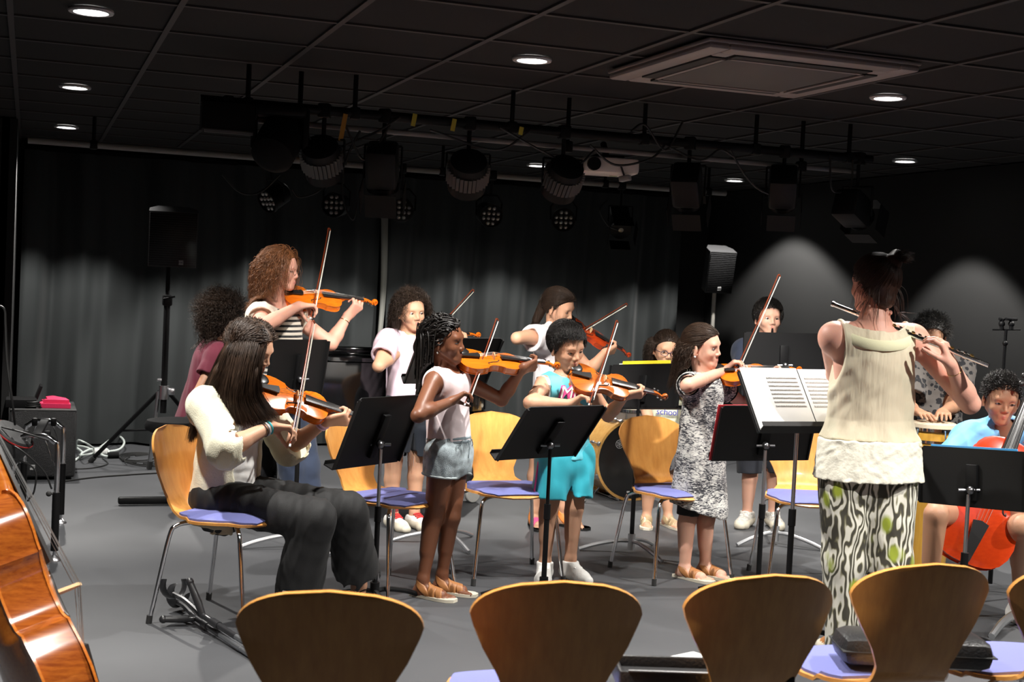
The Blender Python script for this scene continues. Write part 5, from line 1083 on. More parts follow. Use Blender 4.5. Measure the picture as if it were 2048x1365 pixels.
            for sd, sg in (('R', 1), ('L', -1)):
                if armcut: b.ell(J['sh'+sd]+r*sg*.030*H-u*.030*H, (armcut*H*.62, armcut*H*1.1, armcut*H*1.25), np.stack([r, f, u], 1), k=.01, op='s')
        for k in extra: k(b)
        if hemcav: b.cone(hp+u*.03, hp-u*.06, .088*H*hemw+e-.010, None, .004, op='s', sq=(f, .78*dep*.95), clip=[(hp+u*.02, u)])
        b.ell(J['neck']+u*.012*H+f*.010*H, (neck*H, (neck+.004)*H, (.036+lowneck)*H), np.stack([r, f, u], 1), k=.006, op='s')
        if vee: b.cone(J['neck']+f*.05*H, J['neck']+f*.09*H-u*vee*H, .03*H, .006*H, .006, op='s')
        for k in cut: k(b)
        return s.cl(name, b, m, wr, label)
    def bottoms(s, name, m, frac=.5, e=.014, w=1., r_end=None, wr=(.0035, 16., 2), to='kn', top_e=.012, vox=.005, fold=None, label=None, knee_r=None, rise=.03, extra=(), split=True):
        """frac: how far down the thigh (to='kn') or the shin (to='an')"""
        J, H = s.J, s.H; u, f = s.u, s.fw; b = SDF(vox); wt = J['pelvis']+u*rise*H
        b.cone(J['pelvis']+u*(rise+.02)*H, J['pelvis']-u*.035*H, .080*H*w+top_e, .084*H*w+top_e, .02, sq=(f, .80), clip=[(wt, u)])
        for sd in 'RL':
            if 'kn'+sd not in J: continue
            h, k, a = J['hip'+sd], J['kn'+sd], J['an'+sd]
            if to == 'kn':
                en = h+(k-h)*frac; dr = nrm(k-h); re = r_end*H if r_end else .050*H+e; b.cone(h, en+dr*.02, .055*H*w+e, re, .02, clip=[(en, dr)], fold=fold); b.cone(en-dr*.035, en+dr*.05, re*.86, re*.93, .004, op='s', clip=[(en-dr*.03, -dr)])
            else:
                en = k+(a-k)*frac; dr = nrm(a-k); kr = knee_r*H if knee_r else .040*H+e; re = r_end*H if r_end else .03*H+e
                b.cone(h, k, .055*H*w+e, kr, .02, fold=fold); b.cone(k, en+dr*.02, kr, re, .03, clip=[(en, dr)], fold=fold)
                b.cone(en-dr*.05, en+dr*.06, re*.84, re*.92, .004, op='s', clip=[(en-dr*.05, -dr)])
        if split and to == 'kn' and 'knR' in J and 'knL' in J:
            c0 = (J['hipR']+J['hipL'])/2-u*.055*H; c1 = (J['knR']+J['knL'])/2; b.cone(c0+(c1-c0)*.10, c1, .004, .020, .012, op='s', sq=(f, 9.))
        for k in extra: k(b)
        return s.cl(name, b, m, wr, label)
    def waistband(s, m, h=.05, rx=.080, e=.013, parent=None, fly=True):
        J, H, u, r, f = s.J, s.H, s.u, s.rt, s.fw; c = J['pelvis']+u*h*H; mb = MB()
        for z in (-.006, .008): mb.tube([c+u*z+r*(rx*H+e)*math.cos(a)+f*(rx*H+e)*.80*math.sin(a) for a in np.linspace(0, 2*pi, 33)[:-1]], .0035, 6, closed=True, sq=(u, 2.2))
        q = (rx*H+e)*.82+.002
        if fly: mb.tube([c+f*q, c-u*.03*H+f*(q+.004), c-u*.065*H+f*(q-.002)], .0022, 5)
        for sg in (-1, 1): mb.tube([c+r*sg*.035*H+f*(q-.006), c-u*.022*H+r*sg*.055*H+f*(q-.014), c-u*.028*H+r*sg*.078*H+f*(q-.045)], .0022, 5, sm=4)
        return mb.build('waist_band', m, s.t, o=s.o)
    def sandal(s, sd, m, solem, straps=(.2, .62, .72), name='sandal', m2=None):
        heel, ball, d, w, L = s.J['ft'+sd]; H = s.H; mb = MB(); a = heel-d*.024*H; e_ = ball+d*.056*H
        mb.prism([(x, y) for x, y in [(0, -.020*H), (0, .020*H), (.05*H, .024*H), (.10*H, .033*H), (.135*H, .030*H), (.152*H, .014*H), (.152*H, -.014*H), (.135*H, -.030*H), (.10*H, -.033*H), (.05*H, -.024*H)]], 0, 1, 1, M=frame(v3(a[0], a[1], .001), d*(np.linalg.norm(e_-a)/(.152*H)), w, v3(0, 0, .011*H)))
        o_ = mb.build(name, [m, solem], s.t, o=s.o)
        for i, x in enumerate(straps):
            c = heel+(ball-heel)*x; hwid = (.006 if x < .3 else .0075)*H; b = SDF(.003)
            nn = nrm(d*.75+v3(0, 0, 1)*.75) if x < .3 else nrm(d+w*.35*(-1 if i % 2 else 1)+v3(0, 0, .1)); c = c+v3(0, 0, .040*H if x < .3 else .01*H)
            cl = [(c+nn*hwid, nn), (c-nn*hwid, -nn), (v3(0, 0, .004), v3(0, 0, -1))]
            for q in s.J['fp'+sd]: b.cone(q['a'], q['b'], q['ra']+.0045, q['rb']+.0045, q['k'], sq=q['sq'], clip=cl)
            try: sdf_obj('strap', b.mesh(relax=1), m2 if (m2 and x < .3) else m, o_, o=s.o)
            except ValueError: pass
        return o_
    def shoe(s, sd, m, solem, name='shoe', e=.006, hi=.05, strap=None):
        heel, ball, d, w, L = s.J['ft'+sd]; H = s.H; b = SDF(.004); tip = ball+d*.030*H; a = s.J['an'+sd]
        b.cone(heel+v3(0, 0, .006*H), ball+v3(0, 0, .004*H), .021*H+e, .019*H+e, .02, sq=(w, 1.15), clip=[(v3(0, 0, .0015), v3(0, 0, -1))]).cone(ball, tip, .019*H+e, .014*H+e, .02, sq=(w, 1.2), clip=[(v3(0, 0, .0015), v3(0, 0, -1))])
        up_ = v3(a[0], a[1], hi*H); b.cone(heel+v3(0, 0, .02*H), up_, .022*H+e, .024*H+e, .02, clip=[(up_, v3(0, 0, 1))]).cone(up_-v3(0, 0, .01*H), ball+v3(0, 0, .012*H), .022*H+e*.7, .014*H+e*.7, .02, clip=[(up_, v3(0, 0, 1))])
        b.cone(up_-v3(0, 0, .006), up_+v3(0, 0, .03), .022*H, .026*H, .004, op='s')
        b.box(heel+(tip-heel)*.5, (.2, .2, .013*H), op='p', m=1)
        o_ = sdf_obj(name, b.mesh(), [m, solem], s.t, o=s.o)
        mb = MB()
        for x in (.42, .56, .70):
            c = heel+(ball-heel)*x; hz = np.interp(x, [.3, 1.], [.064, .040])*H+e*.6; hw = .017*H; mb.tube([v3(c[0], c[1], hz-.004*H)+w*hw*k+v3(0, 0, .004*H*(1-k*k)) for k in np.linspace(-1, 1, 7)], .0028*(2.2 if strap else 1), 6)
        mb.build('laces' if not strap else 'strap', strap or m, o_, o=s.o); return o_
    def sock(s, sd, m, h=.06, name='sock', bands=None):
        a, k = s.J['an'+sd], s.J['kn'+sd]; mb = MB(); n = 4; d = nrm(k-a); mb.tube([a-d*.01*s.H, a+d*h*s.H], .0225*s.H, 14, cap=False); return mb.build(name, m, s.t, o=s.o)
def band(name, p, axis, r, m, parent, o, th=.004, wd=1.):
    M = zframe(p, axis); mb = MB(); mb.tube([M[:3, :3] @ v3(r*math.cos(2*pi*i/24), r*math.sin(2*pi*i/24), 0)+p for i in range(24)], th, 8, closed=True); return mb.build(name, m, parent, o=o)
# ================================================================== people: the players
SK = dict(fair=skin('skin_fair', (.66, .37, .27)), mid=skin('skin_mid', (.56, .31, .20)), tan=skin('skin_tan', (.46, .24, .145)), dark=skin('skin_dark', (.17, .066, .034), .42), rosy=skin('skin_rosy', (.67, .345, .26)))
LIP = dict(fair=skin('lip_fair', (.55, .20, .17)), mid=skin('lip_mid', (.45, .17, .13)), dark=skin('lip_dark', (.16, .05, .04), .35))
HB = hairm('hair_brown', (.040, .022, .013)); HBK = hairm('hair_black', (.010, .008, .007)); HR = hairm('hair_auburn', (.17, .065, .024)); HD = hairm('hair_dark_brown', (.028, .016, .010)); HG = hairm('hair_grey_black', (.06, .058, .055))
def vio(fig, tail, tdt, scroll, L, n, var, label, near=False):
    T = fig.P(*tail, tdt); Sx = reach(T, scroll[0], scroll[1], L, near); nn = FW*n[0]+v3(0, 0, 1)*n[1]
    t, M, sc = inst_px(T, Sx, nn, L, var, label, group='violins of the players'); fig.V = (M, sc); return M, sc
def on(M, sc, x, y, z): return M[:3, 3]+(M[:3, 0]*x+M[:3, 1]*y+M[:3, 2]*z)*sc
def vbow(fig, frog, tip, L, label, off=.05, dt=None):
    M, sc = fig.V; Q = on(M, sc, .225, 0, off); pf, pt = np.array(frog, float), np.array(tip, float)
    # the bow crosses the strings at Q: choose the frog depth so that it does
    best = None
    for d in np.arange(-.25, .25, .01):
        F_ = D(frog[0], frog[1], depth(Q)+d); T_ = reach(F_, tip[0], tip[1], L, near=False); ab = T_-F_; e = np.linalg.norm(np.cross(Q-F_, ab))/np.linalg.norm(ab)
        if best is None or e < best[0]: best = (e, F_, T_)
    if dt is not None: F_ = D(frog[0], frog[1], fig.t0+dt); best = (0, F_, reach(F_, tip[0], tip[1], L, near=False))
    print(label[:40], 'miss %.3f' % best[0], 'frog depth %.2f tip %.2f' % (depth(best[1]), depth(best[2])), 'len %.2f' % np.linalg.norm(best[2]-best[1]))
    fig.B = best[1:]; bow(best[1], best[2], M[:3, 0]*.7-M[:3, 2]*.5, label); return best[1], best[2]
def lhand(fig, x=.44, curl=.62, wr=None, size=None, dn=.085, curls=None):
    M, sc = fig.V; N_ = on(M, sc, x, -.006, .004); y, z, xx = M[:3, 1], M[:3, 2], M[:3, 0]
    W_ = fig.J['wrL']; K = N_-y*.026*sc+z*.012*sc+v3(0, 0, .004); fig.hand('L', K-W_, y*.9+z*.1-xx*.15, curl, size or .112*fig.H, .22, (.55, .65, .55), curls or [curl*.75, curl*.9, curl*1.05, curl*1.1])
def wristL(fig, px, py, x=.44, d=.095):
    M, sc = fig.V; N_ = on(M, sc, x, -.03, 0); return reach(N_, px, py, d, near=True)
def rhand(fig, size=None, curl=.55):
    F_, T_ = fig.B; W_ = fig.J['wrR']; ax = nrm(T_-F_); K = F_+ax*.05; d = K-W_; fig.hand('R', d+v3(0, 0, .02), -ax*.75-v3(0, 0, .35)+FW*.35, curl, size, .08, (.2, .75, .75))
def wristR(fig, px, py, d=None):
    F_, T_ = fig.B; K = F_+nrm(T_-F_)*.045; return reach(K, px, py, d or .062*fig.H, near=True)
def arms(f, elR, wrR, elL, wrL, up=.172, fo=.150, nR=True, nL=False, fR=True):
    J = f.J; eR = reach(J['shR'], *elR, up*f.H, nR); wR = wrR if not isinstance(wrR, tuple) else reach(eR, *wrR, fo*f.H, fR)
    f.arm('R', eR, wR)
    if elL is not None:
        wL = wrL if not isinstance(wrL, tuple) else None
        eL = reach(J['shL'], *elL, up*f.H, nL)
        if wL is None: wL = reach(eL, *wrL, fo*f.H, True)
        f.arm('L', eL, wL)
JEAN = cloth('denim_light', (.34, .40, .43), var=.45, vscale=25., bump=.4, bscale=300.); JEAND = cloth('denim_dark', (.012, .017, .028), bump=.3); WCOT = cloth('white_cotton', (.78, .77, .76)); SOLE = mat('sole_cream', (.62, .57, .46), .6); TAN = mat('tan_leather', (.36, .15, .05), .45); GOLD = mat('pale_gold_leather', (.55, .42, .25), .35, metal=.3); WSHOE = mat('white_leather', (.75, .74, .71), .5, bump=.15, bscale=90.)
# ---------------------------------------------------------------- seated girl with long hair
f = Fig(5.86, 1.60, 58, 'seated person in cream overshirt and black trousers, long straight brown hair, playing violin', 0, 0, hs=.98, sk=SK['mid'], lip=LIP['mid'], hair=HB)
f.ce = .040; f.start(G(470, 1150)); f.torso(f.P(470, 783, -.02), f.P(450, 982, .02), w=1.0)
f.head(f.P(500, 702, -.10), 76, 24, 4, lid=.72)
M, sc = vio(f, (504, 775), -.05, (748, 846), .58, (-.63, .77), VAR['orange'], 'orange violin held by the seated long haired girl at left')
vbow(f, (581, 886), (625, 640), .70, 'long bow of the seated girl, standing nearly upright')
wl = wristL(f, 652, 841, .47); arms(f, (452, 900), wristR(f, 540, 853), (578, 896), wl, .175, .15)
lhand(f, .475, .8); rhand(f)
f.leg('R', f.P(628, 1040, -.24), f.P(592, 1195, -.12)).leg('L', f.P(692, 1026, -.08), f.P(718, 1170, .1)); f.foot('R', hdir(50), False).foot('L', hdir(50), False)
f.finish(.0036)
tee = SDF(.005)
f.top('tee_shirt', cloth('white_tee', (.80, .79, .77)), sleeve=0, e=.010, hem=.005, w=1.0, wr=(.006, 26., 4), armcut=0)
crm = cloth('cream_linen', (.80, .76, .58), bump=.2, bscale=180.)
u, r, fw = f.u, f.rt, f.fw; Rm = np.stack([r, fw, u], 1)
f.top('overshirt', crm, sleeve=1.24, e=.026, hem=.10, w=1.02, hemw=1.14, sw=1.0, neck=.062, wr=(.0065, 15., 12), cut=[lambda b: b.box(f.J['chest']+fw*.19-u*.15-r*.005, (.062, .12, .5), Rm, .01, .01, op='s')], dep=1.06)
f.bottoms('trousers', cloth('black_trousers', (.0045, .0045, .005), rough=.75, bump=.2, sheen=.02), to='an', frac=.97, e=.014, r_end=.070, knee_r=.060, wr=(.007, 17., 3), w=1.02)
for sd in 'RL': f.shoe(sd, BLK2, RUBBER)
G_ = [[(531, 664, -.13), (530, 690, -.155), (520, 735, -.185), (522, 790, -.18), (556, 832, -.17)], [(520, 650, -.12), (514, 690, -.195), (501, 745, -.225), (498, 800, -.215), (522, 848, -.20)], [(508, 644, -.10), (494, 690, -.205), (480, 745, -.235), (470, 800, -.235), (486, 856, -.225)], [(498, 643, -.08), (470, 692, -.19), (455, 748, -.215), (448, 795, -.215), (456, 838, -.21)]]
K_ = [[(500, 643, -.06), (462, 690, -.17), (438, 745, -.18), (412, 800, -.13), (392, 868, -.10)], [(492, 645, -.02), (454, 692, -.09), (424, 750, -.06), (396, 815, -.03), (379, 885, -.02)]]
T_ = f.strands(4200, .17, 'long', 1, 12, part=.006, vol=.020, hl=.0, rnd=.04, hug=.20, zmin=-.02)
ms = f.cap(.016, low=-.05)
for g_ in G_[1:3]+K_[:1]:
    for q0, q1 in zip(g_[1:-2], g_[2:-1]): ms.cone(f.P(*q0)+FW*.030, f.P(*q1)+FW*.026, .030, .024, .02)
f.hair_mesh([f.guided(G_, 5200, 1), f.guided(K_, 2600, 2), f.guided([G_[3], K_[0]], 700, 3, trim=.6), T_], r=.0010, mass=ms)
wr = f.J['wrR']; ax = wr-f.J['elR']; band('bracelet', wr-nrm(ax)*.012, ax, .029, mat('teal_beads', (.05, .45, .50), .35), f.t, f.o, .0048); band('bracelet', wr-nrm(ax)*.026, ax, .030, mat('white_beads', (.7, .72, .75), .35), f.t, f.o, .004); band('bracelet', wr-nrm(ax)*.040, ax, .031, LASH, f.t, f.o, .002)
wq = f.J['wrL']; ax = wq-f.J['elL']; band('bracelet', wq-nrm(ax)*.02, ax, .030, mat('pink_beads', (.62, .40, .55), .35), f.t, f.o, .006); band('bracelet', wq-nrm(ax)*.035, ax, .031, mat('pink_beads', (.62, .40, .55), .35), f.t, f.o, .0045)
# ---------------------------------------------------------------- woman in the striped top
f = Fig(7.6, 1.66, 70, 'woman in striped black and cream top with auburn hair and glasses, playing violin', 0, 0, hs=1.02, sk=SK['rosy'], lip=LIP['fair'], hair=HR)
f.start(G(580, 1070)); f.torso(f.P(548, 612), f.P(575, 810), w=1.08)
f.head(f.P(560, 543, -.02), 80, 6, 2, lid=.62)
vio(f, (565, 590), .02, (751, 604), .585, (-.64, .77), VAR['orange'], 'orange violin held by the woman in the striped top')
vbow(f, (622, 633), (657, 455), .72, 'long bow of the woman in the striped top, its tip highest of all')
wl = wristL(f, 694, 634, .47); arms(f, (524, 655), wristR(f, 597, 612), (662, 688), wl, .172, .15)
lhand(f, .475, .75); rhand(f)
f.leg('R', f.P(585, 935, -.02), f.P(590, 1050, 0)).leg('L', f.P(612, 935, .04), f.P(625, 1050, .05)); f.foot('R', hdir(60), False).foot('L', hdir(60), False); f.finish(.004)
st = cloth('striped_knit', (.62, .56, .48)); nt = st.node_tree; bsd = nt.nodes['Principled BSDF']; tc = N(nt, 'ShaderNodeTexCoord'); sx = N(nt, 'ShaderNodeSeparateXYZ'); nt.links.new(tc.outputs['Object'], sx.inputs[0])
ma = N(nt, 'ShaderNodeMath', operation='MULTIPLY'); ma.inputs[1].default_value = 1/.029; fr_ = N(nt, 'ShaderNodeMath', operation='FRACT'); rp = ramp(nt, [(0, (.62, .56, .48)), (.54, (.012, .012, .014))], 'CONSTANT'); nt.links.new(sx.outputs[2], ma.inputs[0]); nt.links.new(ma.outputs[0], fr_.inputs[0]); nt.links.new(fr_.outputs[0], rp.inputs[0]); nt.links.new(rp.outputs[0], bsd.inputs['Base Color'])
f.top('striped_top', [st, cloth('cream_knit', (.66, .60, .50))], sleeve=.40, e=.014, hem=.02, w=1.08, hemw=1.1, neck=.060, sw=1.12, mi=(0, 1), wr=(.005, 20., 3), lowneck=.015)
f.bottoms('jeans', cloth('blue_jeans', (.020, .032, .065), bump=.3), to='an', frac=.96, e=.012, r_end=.045)
for sd in 'RL': f.shoe(sd, mat('red_canvas', (.25, .02, .02), .7), SOLE)
S1 = f.strands(2600, .27, 'back', 2, 20, part=.02, vol=.020, curl=.004, freq=90, rnd=.10, hl=.0, nofront=True, fw_=.08); S2 = f.strands(1500, .26, 'back', 12, 20, vol=.036, curl=.008, freq=120, rnd=.2, zmax=.06, nofront=True, fw_=.11)
f.hair_mesh([S1, S2], r=.0012, mass=f.cap(.014, [((-.02, -.08, .02), (-.02, -.10, -.11), .055, .06), ((.03, -.075, .02), (.03, -.09, -.10), .055, .055)]))
gl = MB(); gm = mat('silver_frame', (.5, .48, .45), .25, 1.)
def glasses(f, m, rx=.022, rz=.016, th=.0013):
    mb = MB(); q = f.hs
    for sx in (-1, 1):
        mb.tube([f.X(sx*.031+rx*math.cos(a), .098-.10*abs(sx*.031+rx*math.cos(a))*.35, .009+rz*math.sin(a)*(1 if abs(math.sin(a)) < .8 else .95)) for a in np.linspace(0, 2*pi, 25)[:-1]], th*q, 6, closed=True)
        mb.tube([f.X(sx*(.031+rx), .088, .014), f.X(sx*.071, .070, .014), f.X(sx*.080, .0, .012), f.X(sx*.078, -.02, .0)], th*q, 6)
    mb.tube([f.X(-.031+rx, .096, .013), f.X(0, .101, .016), f.X(.031-rx, .096, .013)], th*q, 6, sm=3); return mb.build('glasses', m, f.t, o=f.o)
glasses(f, gm); MB().box((0, 0, 0), (.012, .012, .06), M=zframe(f.X(.045, -.085, .03), f.hu, f.hr), bev=.004).build('hair_clip', mat('red_clip', (.45, .03, .06), .4), f.t, o=f.o)
band('bracelet', f.J['wrL']-nrm(f.J['wrL']-f.J['elL'])*.03, f.J['wrL']-f.J['elL'], .031, mat('gold', (.7, .45, .15), .25, 1.), f.t, f.o, .002)
# ---------------------------------------------------------------- person in maroon at the piano
f = Fig(8.75, 1.68, 112, 'person seated at the piano seen from behind, dark curly hair and maroon t-shirt', 0, 0, sk=SK['tan'], lip=LIP['mid'], hair=HD)
f.start(G(380, 985)); f.torso(f.P(435, 690), f.P(392, 838), w=1.05); f.head(f.P(446, 640, .0), 118, 12, 0, eyes=False)
arms(f, (398, 788), f.P(470, 800, .2), (470, 785), f.P(500, 795, .5), .17, .15); f.hand('R', hdir(100), v3(0, 0, -1), .35); f.hand('L', hdir(100), v3(0, 0, -1), .35)
pv = f.J['pelvis']; f.leg('R', pv+f.fw*.42+f.rt*.08+v3(0, 0, .0), v3(*(pv+f.fw*.45+f.rt*.08)[:2], .08)).leg('L', pv+f.fw*.42-f.rt*.08, v3(*(pv+f.fw*.52-f.rt*.08)[:2], .08)); f.foot('R', hdir(110), False).foot('L', hdir(110), False); f.finish(.0045)
f.top('t_shirt', cloth('maroon_cotton', (.13, .012, .030)), sleeve=.55, e=.014, hem=.03, w=1.06, sw=1.1, wr=(.005, 15., 6), vox=.006); f.bottoms('trousers', cloth('dark_trousers', (.015, .015, .018)), to='an', frac=.95, r_end=.05, vox=.006)
for sd in 'RL': f.shoe(sd, BLK2, RUBBER)
f.hair_mesh([f.strands(1800, .09, 'puff', 3, 12, vol=.04, curl=.010, freq=170, rnd=.5, hl=-.005), f.strands(700, .20, 'long', 4, 14, vol=.06, curl=.011, freq=160, rnd=.4)], r=.0016, mass=f.cap(.045, [((0, -.05, .0), (0, -.06, -.07), .085, .08)]))
# ---------------------------------------------------------------- curly girl in pink tee
f = Fig(8.0, 1.44, 38, 'curly haired girl in pale pink t-shirt and denim skirt, standing behind the grey card', 0, 0, hs=.98, sk=SK['mid'], lip=LIP['mid'], hair=HD)
f.start(G(808, 1052)); f.torso(f.P(817, 668), f.P(815, 812), w=.96); f.head(f.P(822, 627, -.02), 30, 8, 3, lid=.30, gaze=(-.25, -.05))
vio(f, (812, 680), .0, (958, 669), .50, (-.5, .85), VAR['orange'], 'violin almost hidden behind the head of the girl with braids')
vbow(f, (836, 696), (946, 578), .60, 'bow rising at a slant behind the girl with braids')
wl = wristL(f, 932, 694, .44); arms(f, (757, 733), wristR(f, 812, 694), (900, 735), wl, .172, .15); lhand(f, .445, .6); rhand(f)
f.leg('R', f.P(785, 955, -.02), f.P(786, 1030, -.02)).leg('L', f.P(832, 950, .03), f.P(829, 1025, .03)); f.J['knR'] = f.P(786, 935, -.04); f.foot('R', hdir(35), False).foot('L', hdir(35), False); f.finish(.0038)
f.top('t_shirt', cloth('pale_pink_cotton', (.72, .56, .66)), sleeve=.62, e=.016, hem=.03, w=1.0, hemw=1.04, sw=1.10, wr=(.006, 15., 7))
f.bottoms('denim_skirt', JEAND, frac=.72, e=.024, r_end=.075, wr=(.003, 14., 3), w=1.03)
fr = MB(); g = np.random.default_rng(5)
for sd in 'RL':
    c = f.J['hip'+sd]+(f.J['kn'+sd]-f.J['hip'+sd])*.72
    for i in range(26):
        a = g.uniform(0, 6.28); p = c+v3(math.cos(a), math.sin(a), 0)*.07*f.H; fr.tube([p+v3(0, 0, .01), p+v3(g.normal()*.004, 0, -.02-.03*g.random())], .0008, 4)
fr.build('frayed_hem', mat('denim_thread', (.25, .27, .30), .9), f.t, o=f.o)
for sd in 'RL': f.sock(sd, mat('red_sock', (.25, .03, .03), .8), .075); f.shoe(sd, WSHOE, SOLE, strap=mat('red_strap', (.45, .03, .03), .6))
f.hair_mesh([f.strands(2200, (.02, .05), 'puff', 3, 10, vol=.016, curl=.006, freq=240, rnd=.45, hl=.004), f.strands(1700, .22, 'back', 9, 16, part=.0, vol=.030, curl=.009, freq=190, rnd=.30, hl=.006)], r=.0012, mass=f.cap(.018, [((-.045, -.05, .0), (-.05, -.055, -.09), .04, .035), ((.045, -.05, .0), (.05, -.055, -.09), .04, .035), ((0, -.07, 0), (0, -.07, -.09), .05, .045)], front=-.006))
# ---------------------------------------------------------------- girl with braids
f = Fig(6.36, 1.34, 66, 'girl with long black braids in pale pink sleeveless top and denim shorts, playing violin', 0, 0, hs=.95, sk=SK['dark'], lip=LIP['dark'], hair=HBK, iris=(.02, .01, .006))
f.start(G(855, 1180)); f.torso(f.P(893, 742), f.P(898, 897), w=.97); f.head(f.P(889, 687, -.02), 70, 2, 4, lid=.80)
vio(f, (916, 717), .03, (1116, 730), .52, (-.49, .87), VAR['orange'], 'orange violin held by the girl with braids')
vbow(f, (931, 806), (993, 636), .60, 'bow of the girl with braids, slanting up in front of her violin')
wl = wristL(f, 1045, 737, .45); arms(f, (836, 832), wristR(f, 903, 803), (1003, 800), wl, .185, .155); lhand(f, .455, .6); rhand(f)
f.leg('R', f.P(868, 1036, -.05), f.P(846, 1160, -.08)).leg('L', f.P(902, 1036, .0), f.P(884, 1150, .02)); f.foot('R', hdir(62)).foot('L', hdir(72)); f.finish(.0034)
PINKW = cloth('pale_pink_rib', (.78, .66, .68))
f.top('tank_top', PINKW, sleeve=0, e=.014, hem=-.024, w=.99, hemw=.99, neck=.062, straps=True, wr=(.004, 20., 5), lowneck=.006, armcut=.058)
f.bottoms('denim_shorts', JEAN, frac=.34, e=.016, r_end=.060, wr=(.004, 22., 6), rise=.052, w=.97)
f.waistband(cloth('denim_seam', (.20, .25, .28)), .030, .080, .016)
for sd in 'RL':
    c = f.J['hip'+sd]+(f.J['kn'+sd]-f.J['hip'+sd])*.335; ax = nrm(f.J['kn'+sd]-f.J['hip'+sd]); band('shorts_cuff', c, ax, .0605*f.H, cloth('denim_cuff', (.36, .41, .42), var=.3), f.t, f.o, .006)
for sd in 'RL': f.sandal(sd, TAN, SOLE, (.08, .60, .78, .90))
q = f.hs
B1 = f.strands(210, .36, 'back', 3, 40, vol=.026, rnd=.06, part=.0, hl=-.002, nofront=True, hug=.13)
f.hair_mesh([B1], name='braids', r=.0034, taper=.15, sides=5, mass=f.cap(.006, [((0, -.075, .05), (0, -.11, -.03), .06, .055)])); 
B2 = f.strands(330, .34, 'back', 13, 60, vol=.030, curl=.0030, freq=420, rnd=.08, hl=-.002, nofront=True, hug=.13); f.hair_mesh([B2], name='hair', r=.0021, taper=.2)
MB().sphere(f.X(.083, .0, -.040), .0045*q, n=8).build('earring', mat('pearl', (.8, .8, .8), .15, .5), f.t, o=f.o)
# ---------------------------------------------------------------- girl in white tee at the back
f = Fig(8.3, 1.50, 66, 'girl in white t-shirt with dark ponytail behind the boy in cyan, playing reddish violin', 0, 0, hs=1.0, sk=SK['mid'], lip=LIP['mid'], hair=HD)
f.start(G(1098, 1045)); f.torso(f.P(1108, 663), f.P(1102, 812), w=.98); f.head(f.P(1116, 619, -.03), 62, 20, 4, lid=.6)
vio(f, (1134, 643), .0, (1259, 710), .50, (-.6, .8), VAR['red'], 'reddish violin held by the girl in the white t-shirt')
vbow(f, (1112, 690), (1254, 606), .62, 'bow of the girl in the white t-shirt, sloping up to the right')
wl = wristL(f, 1208, 706, .44); arms(f, (1034, 677), wristR(f, 1094, 664), (1180, 742), wl, .172, .15); lhand(f, .445, .65); rhand(f)
f.leg('R', f.P(1073, 945, -.03), f.P(1070, 1022, -.03)).leg('L', f.P(1128, 940, .03), f.P(1127, 1015, .03)); f.foot('R', hdir(10)).foot('L', hdir(50)); f.finish(.004)
f.top('t_shirt', cloth('white_tee_soft', (.74, .70, .72)), sleeve=.5, e=.018, hem=.05, w=1.0, hemw=1.08, sw=1.14, wr=(.007, 14., 8))
f.bottoms('denim_shorts', cloth('denim_mid', (.10, .16, .26), var=.3, vscale=30.), frac=.62, e=.02, r_end=.066)
for sd in 'RL': f.sandal(sd, mat('pink_band', (.75, .10, .28), .6), RUBBER, (.75, .9), m2=None); f.sandal(sd, mat('orange_band', (.70, .22, .04), .6), RUBBER, (.12,), name='sandal_back')
f.hair_mesh([f.strands(3000, (.12, .36), 'tied', 3, 20, tie=(0, -.105, .0), tail=(0, -.35, -1), vol=.014, rnd=.06), f.strands(60, .2, 'long', 9, 14, vol=.02, curl=.004, freq=60, part=.01, rnd=.2)], r=.0011, mass=f.cap(.010, [((0, -.10, .0), (0, -.115, -.12), .035, .028)]))
# ---------------------------------------------------------------- boy in cyan
f = Fig(6.8, 1.34, 34, 'boy with short black hair in cyan basketball shirt and shorts, playing violin', 0, 0, hs=.98, sk=SK['mid'], lip=LIP['mid'], hair=HBK)
f.start(G(1118, 1150)); f.torso(f.P(1130, 752), f.P(1130, 908), w=1.06); f.head(f.P(1133, 697, -.04), 36, 20, 8, lid=.72)
vio(f, (1140, 750), -.10, (1332, 793), .53, (-.70, .71), VAR['amber'], 'brown orange violin held by the boy in cyan')
vbow(f, (1179, 806), (1233, 640), .60, 'bow of the boy in cyan, slanting up to the right')
wl = wristL(f, 1252, 790, .445); arms(f, (1060, 806), wristR(f, 1140, 808), (1216, 832), wl, .178, .152); lhand(f, .45, .7); rhand(f)
f.leg('R', f.P(1098, 1018, -.05), f.P(1090, 1125, -.03), 1.05).leg('L', f.P(1149, 1016, .0), f.P(1141, 1118, .02), 1.05); f.foot('R', hdir(-5), False).foot('L', hdir(35), False); f.finish(.0034)
CY = cloth('cyan_mesh', (.13, .58, .70), rough=.55); CY2 = cloth('cyan_shorts', (.04, .46, .58), rough=.45)
f.top('undershirt', WCOT, sleeve=0, e=.010, hem=.055, w=1.06, hemw=1.06, wr=(.004, 18., 3), armcut=.05)
jersey = f.top('basketball_shirt', CY, sleeve=0, e=.018, hem=.022, w=1.06, hemw=1.05, neck=.06, straps=True, wr=(.004, 16., 9), vee=.05, armcut=.06)
u, r, fw = f.u, f.rt, f.fw; cM = f.J['chest']-u*.02+fw*.094+r*.012; TM = frame(cM, -r, u, fw)
pk = mat('pink_print', (.70, .08, .30), .6); wp = mat('white_print', (.85, .83, .85), .6)
